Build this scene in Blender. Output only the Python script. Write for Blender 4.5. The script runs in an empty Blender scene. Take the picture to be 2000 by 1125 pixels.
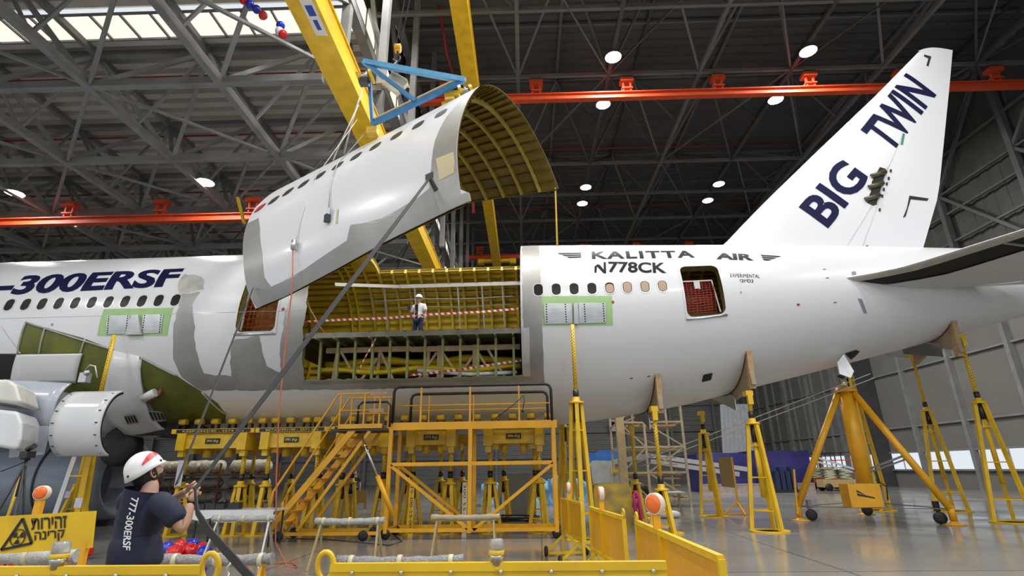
import bpy, bmesh, math, random
import numpy as np
from math import sin, cos, pi, radians, degrees, sqrt, atan2
from mathutils import Vector, Matrix
random.seed(7)
SC = bpy.context.scene
COL = SC.collection

# ------------------------------------------------------------------ camera, sky, exposure
EYE = np.array([0.0, 0.0, 1.65])
ROT = np.array([[0.9986954542, 0.0492609937, -0.013444115],
                [0.0287265554, -0.3243467479, 0.9455019683],
                [-0.0422158116, 0.9446547208, 0.3253387214]])
FOC = 1033.92                      # pixels of a 2000 px wide frame
cam_data = bpy.data.cameras.new('camera')
cam_data.sensor_width = 36.0
cam_data.lens = 36.0 * FOC / 2000.0
cam_data.clip_end = 500
cam = bpy.data.objects.new('camera', cam_data)
COL.objects.link(cam)
r_, u_, f_ = ROT[0], ROT[1] * 1.0, ROT[2]
# rows of ROT: right, depth-ish rows are given as right / up / forward of the camera
right, up, fwd = ROT[0], ROT[1], ROT[2]
cam.matrix_world = Matrix(((right[0], up[0], -fwd[0], EYE[0]), (right[1], up[1], -fwd[1], EYE[1]),
                           (right[2], up[2], -fwd[2], EYE[2]), (0, 0, 0, 1)))
SC.camera = cam
SC.view_settings.view_transform = 'Standard'
SC.view_settings.look = 'None'
SC.view_settings.exposure = 0.0
SC.view_settings.gamma = 1.0
SC.cycles.max_bounces = 6
SC.cycles.diffuse_bounces = 3
SC.cycles.glossy_bounces = 3
SC.cycles.sample_clamp_indirect = 4.0
SC.cycles.caustics_reflective = False
SC.cycles.caustics_refractive = False

world = bpy.data.worlds.new('daylight outside the open hangar front')
SC.world = world
world.use_nodes = True
_n = world.node_tree.nodes
_l = world.node_tree.links
_bg = _n['Background']
_tc = _n.new('ShaderNodeTexCoord')
_sep = _n.new('ShaderNodeSeparateXYZ')
_rmp = _n.new('ShaderNodeValToRGB')
_l.new(_tc.outputs['Generated'], _sep.inputs[0])
_mp = _n.new('ShaderNodeMath'); _mp.operation = 'MULTIPLY_ADD'
_mp.inputs[1].default_value = 0.5; _mp.inputs[2].default_value = 0.5
_l.new(_sep.outputs['Z'], _mp.inputs[0])
_l.new(_mp.outputs[0], _rmp.inputs[0])
_rmp.color_ramp.elements[0].position = 0.45
_rmp.color_ramp.elements[0].color = (0.30, 0.29, 0.27, 1)      # apron outside
_rmp.color_ramp.elements[1].position = 0.475
_rmp.color_ramp.elements[1].color = (0.86, 0.93, 1.0, 1)       # bright overcast sky
_l.new(_rmp.outputs[0], _bg.inputs[0])
_bg.inputs[1].default_value = WORLD_STRENGTH = 0.9

BY = 0.0238                        # the hangar is turned this much against the aircraft
CB, SB = cos(BY), sin(BY)
def bld(x, y, z=0.0):              # hangar frame -> world
    return (CB * x - SB * y, SB * x + CB * y, z)

def lamp_light(name, loc, size, power, col=(1, 0.97, 0.92), spread=pi):
    d = bpy.data.lights.new(name, 'AREA')
    d.shape = 'DISK'; d.size = size; d.energy = power; d.color = col
    d.spread = spread
    o = bpy.data.objects.new(name, d)
    o.location = loc
    COL.objects.link(o)
    return o

# ------------------------------------------------------------------ pixel -> place in the hangar (authoring helpers)
def ray(px, py):
    return ROT.T @ np.array([(px - 1000.0) / FOC, -(py - 562.5) / FOC, 1.0])
def onY(px, py, Y):
    d = ray(px, py); P = EYE + d * (Y - EYE[1]) / d[1]; return (P[0], P[1], P[2])
def onX(px, py, X):
    d = ray(px, py); P = EYE + d * (X - EYE[0]) / d[0]; return (P[0], P[1], P[2])
def onZ(px, py, Z=0.0):
    d = ray(px, py); P = EYE + d * (Z - EYE[2]) / d[2]; return (P[0], P[1], P[2])

# ------------------------------------------------------------------ materials
MATS = {}
def mat(name, col, rough=0.5, metal=0.0, noise=0.0, scale=3.0, bump=0.0, bscale=20.0, emit=None, estr=0.0, spec=0.5,
        trans=0.0, alpha=1.0, coat=0.0, col2=None, rnoise=0.0, ior=None):
    if name in MATS: return MATS[name]
    m = bpy.data.materials.new(name); m.use_nodes = True
    N, L = m.node_tree.nodes, m.node_tree.links
    b = N['Principled BSDF']
    c = (*col, 1)
    b.inputs['Base Color'].default_value = c
    b.inputs['Roughness'].default_value = rough
    b.inputs['Metallic'].default_value = metal
    b.inputs['Specular IOR Level'].default_value = spec
    if ior: b.inputs['IOR'].default_value = ior
    if coat: b.inputs['Coat Weight'].default_value = coat; b.inputs['Coat Roughness'].default_value = 0.08
    if trans: b.inputs['Transmission Weight'].default_value = trans
    if alpha < 1: b.inputs['Alpha'].default_value = alpha
    if emit is not None:
        b.inputs['Emission Color'].default_value = (*emit, 1); b.inputs['Emission Strength'].default_value = estr
    if noise > 0 or bump > 0 or rnoise > 0:
        tc = N.new('ShaderNodeTexCoord')
        nz = N.new('ShaderNodeTexNoise'); nz.inputs['Scale'].default_value = scale; nz.inputs['Detail'].default_value = 5
        L.new(tc.outputs['Object'], nz.inputs['Vector'])
        if noise > 0:
            mx = N.new('ShaderNodeMix'); mx.data_type = 'RGBA'
            rp = N.new('ShaderNodeMapRange'); rp.inputs[1].default_value = 0.3; rp.inputs[2].default_value = 0.7
            L.new(nz.outputs[0], rp.inputs[0]); L.new(rp.outputs[0], mx.inputs[0])
            k = 1 - noise
            mx.inputs[6].default_value = c
            mx.inputs[7].default_value = (*col2, 1) if col2 else (col[0] * k, col[1] * k, col[2] * k, 1)
            L.new(mx.outputs[2], b.inputs['Base Color'])
        if rnoise > 0:
            rr = N.new('ShaderNodeMapRange'); rr.inputs[1].default_value = 0.3; rr.inputs[2].default_value = 0.7
            rr.inputs[3].default_value = max(0, rough - rnoise); rr.inputs[4].default_value = min(1, rough + rnoise)
            L.new(nz.outputs[0], rr.inputs[0]); L.new(rr.outputs[0], b.inputs['Roughness'])
        if bump > 0:
            n2 = N.new('ShaderNodeTexNoise'); n2.inputs['Scale'].default_value = bscale; n2.inputs['Detail'].default_value = 4
            L.new(tc.outputs['Object'], n2.inputs['Vector'])
            bp = N.new('ShaderNodeBump'); bp.inputs['Strength'].default_value = bump; bp.inputs['Distance'].default_value = 0.05
            L.new(n2.outputs[0], bp.inputs['Height']); L.new(bp.outputs[0], b.inputs['Normal'])
    MATS[name] = m
    return m

def stripe_mat(name, c1, c2, freq, axis=0, rough=0.6, skew=0.0):
    m = bpy.data.materials.new(name); m.use_nodes = True
    N, L = m.node_tree.nodes, m.node_tree.links; b = N['Principled BSDF']
    tc = N.new('ShaderNodeTexCoord'); sp = N.new('ShaderNodeSeparateXYZ'); L.new(tc.outputs['Object'], sp.inputs[0])
    a = N.new('ShaderNodeMath'); a.operation = 'MULTIPLY'; a.inputs[1].default_value = freq
    if skew:
        k = N.new('ShaderNodeMath'); k.operation = 'MULTIPLY_ADD'; k.inputs[1].default_value = skew
        L.new(sp.outputs[2], k.inputs[0]); L.new(sp.outputs[axis], k.inputs[2]); L.new(k.outputs[0], a.inputs[0])
    else: L.new(sp.outputs[axis], a.inputs[0])
    f = N.new('ShaderNodeMath'); f.operation = 'FRACT'; L.new(a.outputs[0], f.inputs[0])
    g = N.new('ShaderNodeMath'); g.operation = 'GREATER_THAN'; g.inputs[1].default_value = 0.5; L.new(f.outputs[0], g.inputs[0])
    mx = N.new('ShaderNodeMix'); mx.data_type = 'RGBA'
    mx.inputs[6].default_value = (*c1, 1); mx.inputs[7].default_value = (*c2, 1)
    L.new(g.outputs[0], mx.inputs[0]); L.new(mx.outputs[2], b.inputs['Base Color'])
    b.inputs['Roughness'].default_value = rough
    return m

# ------------------------------------------------------------------ mesh builder
def vv(p): return Vector((float(p[0]), float(p[1]), float(p[2])))
class MB:
    def __init__(s): s.v = []; s.f = []; s.sm = []
    def add(s, V, F, smooth=False):
        o = len(s.v); s.v += [tuple(map(float, p)) for p in V]
        for f in F: s.f.append(tuple(i + o for i in f)); s.sm.append(smooth)
        return s
    def box(s, c, d, rz=0.0):
        x, y, z = d[0] / 2, d[1] / 2, d[2] / 2; ca, sa = cos(rz), sin(rz)
        V = []
        for k in (-z, z):
            for (i, j) in ((-x, -y), (x, -y), (x, y), (-x, y)):
                V.append((c[0] + i * ca - j * sa, c[1] + i * sa + j * ca, c[2] + k))
        return s.add(V, [(3, 2, 1, 0), (4, 5, 6, 7), (0, 1, 5, 4), (1, 2, 6, 5), (2, 3, 7, 6), (3, 0, 4, 7)])
    def beam(s, p, q, w, h=None, upv=(0, 0, 1), tw=None):          # rectangular bar from p to q: w across, h along upv
        h = w if h is None else h
        p, q = vv(p), vv(q); d = (q - p)
        if d.length < 1e-6: return s
        d.normalize(); U = Vector(upv)
        if abs(d.dot(U)) > 0.98: U = Vector((0, 1, 0)) if abs(d.y) < 0.9 else Vector((1, 0, 0))
        a = d.cross(U).normalized(); b = a.cross(d).normalized()
        V = []
        for c, k in ((p, 1.0), (q, tw or 1.0)):
            for (i, j) in ((-1, -1), (1, -1), (1, 1), (-1, 1)):
                V.append(c + a * (i * w / 2 * k) + b * (j * h / 2 * k))
        return s.add(V, [(3, 2, 1, 0), (4, 5, 6, 7), (0, 1, 5, 4), (1, 2, 6, 5), (2, 3, 7, 6), (3, 0, 4, 7)])
    def tube(s, pts, r, n=8, caps=True, smooth=True):              # round bar along a polyline; r number or list
        P = [vv(p) for p in pts]; m = len(P)
        R = r if isinstance(r, (list, tuple)) else [r] * m
        V = []; prev = None
        for i in range(m):
            t = (P[min(i + 1, m - 1)] - P[max(i - 1, 0)])
            if t.length < 1e-9: t = Vector((0, 0, 1))
            t.normalize()
            if prev is None:
                U = Vector((0, 0, 1)) if abs(t.z) < 0.9 else Vector((1, 0, 0))
                a = t.cross(U).normalized()
            else:
                a = prev - t * prev.dot(t)
                a = a.normalized() if a.length > 1e-6 else t.cross(Vector((0, 0, 1))).normalized()
            prev = a; b = t.cross(a)
            for k in range(n):
                th = 2 * pi * k / n
                V.append(P[i] + a * (R[i] * cos(th)) + b * (R[i] * sin(th)))
        F = []
        for i in range(m - 1):
            for k in range(n):
                k2 = (k + 1) % n
                F.append((i * n + k, i * n + k2, (i + 1) * n + k2, (i + 1) * n + k))
        s.add(V, F, smooth)
        if caps:
            o = len(s.v) - len(V)
            s.f.append(tuple(o + k for k in reversed(range(n)))); s.sm.append(False)
            s.f.append(tuple(o + (m - 1) * n + k for k in range(n))); s.sm.append(False)
        return s
    def lathe(s, c, prof, n=16, axis=(0, 0, 1), smooth=True):      # prof: (radius, height along axis)
        A = Vector(axis).normalized()
        U = Vector((1, 0, 0)) if abs(A.x) < 0.9 else Vector((0, 1, 0))
        a = A.cross(U).normalized(); b = A.cross(a); C = vv(c)
        V = []
        for (r, h) in prof:
            for k in range(n):
                th = 2 * pi * k / n
                V.append(C + A * h + a * (r * cos(th)) + b * (r * sin(th)))
        F = []
        for i in range(len(prof) - 1):
            for k in range(n):
                k2 = (k + 1) % n
                F.append((i * n + k, i * n + k2, (i + 1) * n + k2, (i + 1) * n + k))
        F.append(tuple(reversed(range(n)))); F.append(tuple((len(prof) - 1) * n + k for k in range(n)))
        s.add(V, F[:-2], smooth); o = len(s.v) - len(V)
        for f in F[-2:]: s.f.append(tuple(o + i for i in f)); s.sm.append(False)
        return s
    def ball(s, c, r, n=12, m=8, sq=(1, 1, 1)):
        V = [(c[0], c[1], c[2] - r * sq[2])]; F = []
        for i in range(1, m):
            ph = -pi / 2 + pi * i / m
            for k in range(n):
                th = 2 * pi * k / n
                V.append((c[0] + r * sq[0] * cos(ph) * cos(th), c[1] + r * sq[1] * cos(ph) * sin(th), c[2] + r * sq[2] * sin(ph)))
        V.append((c[0], c[1], c[2] + r * sq[2])); t = len(V) - 1
        for k in range(n):
            k2 = (k + 1) % n
            F.append((0, 1 + k2, 1 + k))
            for i in range(m - 2): F.append((1 + i * n + k, 1 + i * n + k2, 1 + (i + 1) * n + k2, 1 + (i + 1) * n + k))
            F.append((t, 1 + (m - 2) * n + k, 1 + (m - 2) * n + k2))
        return s.add(V, F, True)
    def prism(s, poly, ext):                                        # closed polygon (3d points) pushed along ext
        n = len(poly); E = vv(ext); P = [vv(p) for p in poly]
        V = P + [p + E for p in P]
        F = [tuple(reversed(range(n))), tuple(range(n, 2 * n))]
        for i in range(n): j = (i + 1) % n; F.append((i, j, n + j, n + i))
        return s.add(V, F)
    def grid(s, fn, nu, nv, smooth=True, skip=None):
        V = [fn(i / nu, j / nv) for i in range(nu + 1) for j in range(nv + 1)]
        F = []
        for i in range(nu):
            for j in range(nv):
                if skip and skip(i, j): continue
                F.append((i * (nv + 1) + j, (i + 1) * (nv + 1) + j, (i + 1) * (nv + 1) + j + 1, i * (nv + 1) + j + 1))
        return s.add(V, F, smooth)
    def ring(s, c, axis, r0, r1, t, n=16):                          # flat washer
        return s.lathe(c, [(r0, -t / 2), (r1, -t / 2), (r1, t / 2), (r0, t / 2), (r0, -t / 2)], n, axis, smooth=False)
    def build(s, name, m, parent=None, loc=None, fix=True):
        me = bpy.data.meshes.new(name)
        off = Vector((0, 0, 0))
        if parent is not None: off = world_loc(parent)
        elif loc is not None: off = vv(loc)
        me.from_pydata([(p[0] - off.x, p[1] - off.y, p[2] - off.z) for p in s.v], [], s.f)
        me.polygons.foreach_set('use_smooth', s.sm)
        if fix:
            bm = bmesh.new(); bm.from_mesh(me); bmesh.ops.recalc_face_normals(bm, faces=bm.faces); bm.to_mesh(me); bm.free()
        me.update()
        if m is not None: me.materials.append(m)
        o = bpy.data.objects.new(name, me); COL.objects.link(o)
        if parent is not None: o.parent = parent
        elif loc is not None: o.location = off
        return o

def world_loc(o):
    p = Vector((0, 0, 0))
    while o is not None: p += Vector(o.location); o = o.parent
    return p

def tag(o, label=None, cat=None, group=None, kind=None):
    if label: o['label'] = label
    if cat: o['category'] = cat
    if group: o['group'] = group
    if kind: o['kind'] = kind
    return o
def thing(name, label, cat, loc=(0, 0, 0), group=None):
    o = bpy.data.objects.new(name, None); o.empty_display_size = 0.2
    COL.objects.link(o); o.location = vv(loc)
    return tag(o, label, cat, group)
def struct(mb, name, m, label=None, loc=None):
    o = mb.build(name, m, loc=loc); o['kind'] = 'structure'
    if label: o['label'] = label
    return o
def copy_tree(o, parent=None):
    c = o.copy(); COL.objects.link(c)
    if parent is not None: c.parent = parent
    for ch in list(o.children): copy_tree(ch, c)
    return c

def text2d(body, bold=0.0, extrude=0.0, shear=0.0, spacing=1.0):    # outline of a text as 2d triangles, scaled to the unit box
    cu = bpy.data.curves.new('t', 'FONT'); cu.body = body; cu.size = 1.0; cu.offset = bold; cu.shear = shear
    cu.space_character = spacing; cu.resolution_u = 4
    ob = bpy.data.objects.new('t', cu); COL.objects.link(ob)
    dg = bpy.context.evaluated_depsgraph_get(); dg.update()
    me = bpy.data.meshes.new_from_object(ob.evaluated_get(dg))
    V = [tuple(v.co) for v in me.vertices]; F = [tuple(p.vertices) for p in me.polygons]
    bpy.data.objects.remove(ob); bpy.data.curves.remove(cu); bpy.data.meshes.remove(me)
    xs = [v[0] for v in V]; ys = [v[1] for v in V]
    x0, x1, y0, y1 = min(xs), max(xs), min(ys), max(ys)
    return [((v[0] - x0) / (x1 - x0), (v[1] - y0) / (y1 - y0)) for v in V], F, (x1 - x0) / (y1 - y0)
def subdivide2d(V, F, cuts_x=(), cuts_y=()):                        # cut a flat mesh along lines so it can be bent over a curve
    bm = bmesh.new()
    vs = [bm.verts.new((p[0], p[1], 0)) for p in V]
    for f in F:
        try: bm.faces.new([vs[i] for i in f])
        except ValueError: pass
    for x in cuts_x: bmesh.ops.bisect_plane(bm, geom=bm.verts[:] + bm.edges[:] + bm.faces[:], plane_co=(x, 0, 0), plane_no=(1, 0, 0))
    for y in cuts_y: bmesh.ops.bisect_plane(bm, geom=bm.verts[:] + bm.edges[:] + bm.faces[:], plane_co=(0, y, 0), plane_no=(0, 1, 0))
    bm.verts.index_update()
    o = [(v.co.x, v.co.y) for v in bm.verts]; g = [tuple(v.index for v in f.verts) for f in bm.faces]
    bm.free(); return o, g
def poly_tris(poly):
    from mathutils.geometry import tessellate_polygon
    return list(poly), [tuple(t) for t in tessellate_polygon([[Vector((p[0], p[1], 0)) for p in poly]])]
def flat_text(body, origin, ux, uy, name, m, parent=None, bold=0.0, off=(0, 0, 0), shear=0.0):  # text stretched over the box origin + ux + uy
    V, F, _ = text2d(body, bold, shear=shear); o = vv(origin) + vv(off); a = vv(ux); b = vv(uy)
    mb = MB(); mb.add([o + a * x + b * y for x, y in V], F)
    return mb.build(name, m, parent, fix=False)
# ------------------------------------------------------------------ hangar shell
M_yel = mat('yellow paint', (0.86, 0.54, 0.012), 0.38, noise=0.25, scale=2.5, rnoise=0.1)
M_yel2 = mat('worn yellow paint', (0.80, 0.52, 0.02), 0.45, noise=0.35, scale=5.0, col2=(0.55, 0.34, 0.03))
M_org = mat('amber yellow paint', (0.86, 0.42, 0.014), 0.35, noise=0.2, scale=2.0)
M_steel = mat('grey painted steel', (0.25, 0.255, 0.26), 0.55, noise=0.3, scale=1.2)
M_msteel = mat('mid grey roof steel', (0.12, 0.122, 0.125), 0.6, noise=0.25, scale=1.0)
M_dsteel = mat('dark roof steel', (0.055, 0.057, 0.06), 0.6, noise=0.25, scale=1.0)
M_black = mat('black rubber', (0.012, 0.012, 0.013), 0.55)
M_blacks = mat('black steel', (0.02, 0.02, 0.022), 0.35)
M_redp = mat('red pipe paint', (0.25, 0.02, 0.015), 0.5)
M_rail = mat('orange red rail paint', (0.58, 0.066, 0.014), 0.6, noise=0.2)
M_alu = mat('aluminium', (0.62, 0.63, 0.64), 0.3, 0.9, noise=0.15, scale=4)
M_chrome = mat('chrome', (0.7, 0.7, 0.72), 0.12, 1.0)
M_wood = mat('pine wood', (0.52, 0.35, 0.17), 0.6, noise=0.3, scale=6)
M_ply = mat('plywood', (0.40, 0.30, 0.20), 0.6, noise=0.25, scale=4)
M_white = mat('white gloss paint', (0.70, 0.71, 0.73), 0.22, coat=0.3, rnoise=0.05, scale=0.7)

# floor: polished concrete, cast in bays
m = mat('polished concrete', (0.29, 0.283, 0.265), 0.17, noise=0.35, scale=0.45, col2=(0.21, 0.203, 0.187), rnoise=0.1, bump=0.03, bscale=1.5)
N, L = m.node_tree.nodes, m.node_tree.links
b = N['Principled BSDF']; src = b.inputs['Base Color'].links[0].from_socket
tc = N.new('ShaderNodeTexCoord'); br = N.new('ShaderNodeTexBrick'); br.offset = 0.0
br.inputs['Scale'].default_value = 0.2; br.inputs['Mortar Size'].default_value = 0.004; br.inputs['Brick Width'].default_value = 1.0; br.inputs['Row Height'].default_value = 1.0
br.inputs['Color1'].default_value = (1, 1, 1, 1); br.inputs['Color2'].default_value = (0.9, 0.9, 0.9, 1); br.inputs['Mortar'].default_value = (0.35, 0.34, 0.32, 1)
L.new(tc.outputs['Object'], br.inputs['Vector'])
mx = N.new('ShaderNodeMix'); mx.data_type = 'RGBA'; mx.blend_type = 'MULTIPLY'; mx.inputs[0].default_value = 1
L.new(src, mx.inputs[6]); L.new(br.outputs[0], mx.inputs[7]); L.new(mx.outputs[2], b.inputs['Base Color'])
fl = MB(); fl.add([bld(-75, -14), bld(45, -14), bld(45, 90), bld(-75, 90)], [(0, 1, 2, 3)])
struct(fl, 'floor', m, 'grey polished concrete hangar floor with joints and reflections')

def profile_sheet(p0, p1, axis_vec, n_len, pitch, depth, dvec):
    """trapezoid profiled metal sheet: strips from p0 to p1, repeated along axis_vec"""
    mb = MB(); p0, p1, a, d = vv(p0), vv(p1), vv(axis_vec).normalized(), vv(dvec).normalized()
    n = int(n_len / pitch); V = []; F = []
    prof = [(0, 0), (0.5, 0), (0.56, 1), (0.94, 1)]
    for i in range(n):
        for (t, h) in prof:
            o = a * (pitch * (i + t)) + d * (depth * h)
            V += [p0 + o, p1 + o]
    for i in range(len(V) // 2 - 1): F.append((2 * i, 2 * i + 2, 2 * i + 3, 2 * i + 1))
    mb.add(V, F); return mb

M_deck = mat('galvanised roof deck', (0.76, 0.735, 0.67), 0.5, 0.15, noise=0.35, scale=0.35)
M_deckd = mat('roof deck with shade in colour', (0.075, 0.075, 0.078), 0.6, noise=0.3, scale=0.5)  # tail bay deck: the dimmer light up there is put into this dark colour
XB = -7.0                                             # the low bay ends here, the tail bay is higher
LZ, LDECK = 15.6, 19.5
RZ, RDECK = 22.0, 26.0
Bv = Matrix.Rotation(BY, 3, 'Z')
bx_, by_ = Bv @ Vector((1, 0, 0)), Bv @ Vector((0, 1, 0))
# low bay roof with two translucent strips
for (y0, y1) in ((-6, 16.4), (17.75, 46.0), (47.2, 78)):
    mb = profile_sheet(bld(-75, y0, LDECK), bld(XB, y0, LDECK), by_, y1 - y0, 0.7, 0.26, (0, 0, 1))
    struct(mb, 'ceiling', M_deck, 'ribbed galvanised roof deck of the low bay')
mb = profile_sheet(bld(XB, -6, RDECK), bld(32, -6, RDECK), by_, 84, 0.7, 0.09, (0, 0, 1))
struct(mb, 'ceiling', M_deckd, 'ribbed roof deck of the high tail bay, shade put into its dark colour')
M_sky = mat('translucent rooflight sheet', (0.9, 0.88, 0.8), 0.5, noise=0.12, scale=0.8, emit=(1.0, 0.93, 0.80), estr=0.95)
wi = 0
def rooflight(c, name_label, pts, mull):
    global wi
    wi += 1
    o = thing('window_%d' % wi, name_label, 'rooflight', c); o['kind'] = 'structure'; del o['category']
    mb = MB(); mb.add(pts, [(0, 1, 2, 3)]); mb.build('pane', M_sky, o)
    f = MB()
    for (p, q) in mull: f.beam(p, q, 0.07, 0.1)
    f.build('window_frame', M_steel, o)
for (y0, y1) in ((16.4, 17.75), (46.0, 47.2)):
    rooflight(bld(-40, y0, LDECK), 'long bright translucent rooflight strip across the low bay' if y0 < 20 else 'distant translucent rooflight strip of the low bay',
              [bld(-75, y0, LDECK + .05), bld(XB - .1, y0, LDECK + .05), bld(XB - .1, y1, LDECK + .05), bld(-75, y1, LDECK + .05)],
              [(bld(x, y0, LDECK), bld(x, y1, LDECK)) for x in np.arange(-60, XB, 1.25)] +
              [(bld(-75, y0, LDECK), bld(XB, y0, LDECK)), (bld(-75, y1, LDECK), bld(XB, y1, LDECK))])
# clerestory between the low bay and the tail bay
cl = MB(); cl.add([bld(XB, y, z) for (y, z) in ((-6, LDECK), (78, LDECK), (78, LDECK + .4), (-6, LDECK + .4))], [(0, 1, 2, 3)])
cl.add([bld(XB, y, z) for (y, z) in ((-6, LDECK + 2.6), (78, LDECK + 2.6), (78, RDECK), (-6, RDECK))], [(0, 1, 2, 3)])
struct(cl, 'wall_clerestory', M_deckd, 'dark strip of wall between the low roof and the tail bay roof')
rooflight(bld(XB, 20, LDECK), 'bright clerestory glazing running away beside the yellow crane girder',
          [bld(XB, -6, LDECK + .4), bld(XB, 78, LDECK + .4), bld(XB, 78, LDECK + 2.6), bld(XB, -6, LDECK + 2.6)],
          [(bld(XB, y, LDECK + .4), bld(XB, y, LDECK + 2.6)) for y in np.arange(-5, 78, 1.5)] +
          [(bld(XB, -6, LDECK + 1.5), bld(XB, 78, LDECK + 1.5))])

# roof trusses (steel grid): each line of the grid is one object
def yline(x, zb, zt, ys, half, wb, mt, lab, xl=None):
    mb = MB(); y0, y1 = ys[0], ys[-1]
    mb.beam(bld(x, y0 - 4, zb), bld(x, y1 + 4, zb), wb, wb * 1.15)
    st = ys[1] - ys[0]
    for y in ys:
        for sx in (-1, 1):
            for sy in (-1, 1):
                mb.beam(bld(x, y, zb), bld(x + sx * half, y + sy * st / 2, zt), wb * .62, wb * .62)
    mb.beam(bld(x + half, y0 - 4, zt), bld(x + half, y1 + 4, zt), wb * .8, wb * 1.0)
    for i, y in enumerate(ys[:-1]):
        k = 1 if (i + int(round(x / 5))) % 2 else -1
        mb.beam(bld(x, y + (st if k < 0 else 0), zb), bld(x + 2 * half, y + (0 if k < 0 else st), zb), wb * .4, wb * .4)
        mb.beam(bld(x, y + st / 2, zb), bld(x + half, y + st / 2, zt), wb * .4, wb * .4)
        mb.beam(bld(x, y + st / 2, zb), bld(x - half, y + st / 2, zt), wb * .4, wb * .4)
    o = struct(mb, 'roof_truss', mt, lab)
def xline(y, zb, zt, x0, x1, st, wb, mt, lab):
    mb = MB(); mb.beam(bld(x0, y, zb), bld(x1, y, zb), wb, wb * 1.1)
    mb.beam(bld(x0, y + st / 2, zt - .1), bld(x1, y + st / 2, zt - .1), wb * .9, wb * 1.1)
    struct(mb, 'roof_truss', mt, lab)
ysl = list(np.arange(6.0, 75, 5.0))
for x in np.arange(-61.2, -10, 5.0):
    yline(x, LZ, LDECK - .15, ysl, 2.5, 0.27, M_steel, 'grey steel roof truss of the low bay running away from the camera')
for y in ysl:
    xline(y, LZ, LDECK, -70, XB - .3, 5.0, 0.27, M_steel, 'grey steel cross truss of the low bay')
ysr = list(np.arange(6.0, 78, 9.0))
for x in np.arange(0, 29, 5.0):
    yline(x, RZ + .3, RDECK - .15, ysr, 2.5, 0.2, M_dsteel if x % 10 else M_msteel, 'slim steel roof truss of the tail bay running away from the camera')  # steel darkened along with the deck: weak light under this roof as colour
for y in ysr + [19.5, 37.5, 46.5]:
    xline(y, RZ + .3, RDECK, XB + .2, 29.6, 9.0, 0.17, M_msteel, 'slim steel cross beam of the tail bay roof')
# heavy lattice truss on the line between both bays
mb = MB()
for zz in (LZ - .4, LDECK - .2, RDECK - .3): mb.beam(bld(XB + .35, -2, zz), bld(XB + .35, 78, zz), 0.4, 0.4)
for k, y in enumerate(np.arange(1, 77, 5.0)):
    mb.beam(bld(XB + .35, y, LZ - .4), bld(XB + .35, y, RDECK), 0.32, 0.32)
    mb.beam(bld(XB + .35, y, LZ - .4), bld(XB + .35, y + 5, LDECK - .2), 0.22, 0.22)
    mb.beam(bld(XB + .35, y + 5, LDECK), bld(XB + .35, y, RDECK - .3), 0.2, 0.2)
    mb.beam(bld(XB + 1.9, y, LZ - .4), bld(XB + 1.9, y, RDECK), 0.28, 0.28)
    mb.beam(bld(XB + 1.9, y, LZ + 1), bld(XB + .35, y + 2.5, LDECK + 2), 0.18, 0.18)
struct(mb, 'roof_truss', M_steel, 'heavy grey lattice truss on the line where the roof steps up')
# fire sprinkler pipes under the decks
for i, (y, z, x0, x1) in enumerate([(19.5, LDECK - .5, -60, XB), (24.0, LDECK - .5, -60, XB), (30.0, LDECK - .5, -60, XB), (36, LDECK - .5, -60, XB),
                      (20, RDECK - .5, XB, 29), (27.5, RDECK - .5, XB, 29), (36, RDECK - .5, XB, 29), (46, RDECK - .5, XB, 29)]):
    mb = MB(); mb.tube([bld(x0, y, z), bld(x1, y, z)], 0.05, 6)
    struct(mb, 'trim_%d' % (i + 1), M_redp, 'thin red sprinkler pipe below the roof deck')
mb = MB(); mb.tube([bld(-4.2, 22, 25.5), bld(-4.0, 24, 24), bld(-3.0, 27.0, 21.5), bld(-2.8, 28, 16)], 0.09, 8)
struct(mb, 'trim_20', M_redp, 'red drop pipe behind the lifting frame')

# right wall: tall panelled hangar doors, a glazed strip near the ground, dark siding above
XR = 29.6
M_door = mat('grey door panel', (0.19, 0.187, 0.172), 0.55, noise=0.15, scale=0.4)
M_side = mat('dark siding', (0.085, 0.085, 0.082), 0.6, noise=0.3, scale=0.6)
mb = MB()
mb.add([bld(XR, 8, 0), bld(XR, 78, 0), bld(XR, 78, 1.25), bld(XR, 8, 1.25)], [(0, 1, 2, 3)])
mb.add([bld(XR, 8, 2.55), bld(XR, 78, 2.55), bld(XR, 78, 13.5), bld(XR, 8, 13.5)], [(0, 1, 2, 3)])
struct(mb, 'wall_right', M_door, 'grey panelled sliding hangar door wall on the right')
mb = MB()
yy = [8 + 4.85 * k for k in range(15)]
for y in yy: mb.box(bld(XR - .18, y, 6.75), (0.36, 0.3, 13.5))
for y in np.arange(49, 77, 2.2): mb.box(bld(XR - .1, y, 7.8), (0.2, 0.12, 10.6))
for z in (1.25, 2.55, 4.4, 8.6, 13.4): mb.beam(bld(XR - .12, 8, z), bld(XR - .12, 78, z), 0.16, 0.12)
struct(mb, 'trim_30', M_steel, 'grey steel columns and rails of the hangar door wall')
mb = MB(); mb.box(bld(XR - .5, 46.2, 7), (1.0, 1.0, 14))
struct(mb, 'trim_31', M_dsteel, 'thick dark steel column on the hangar door wall')
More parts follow.
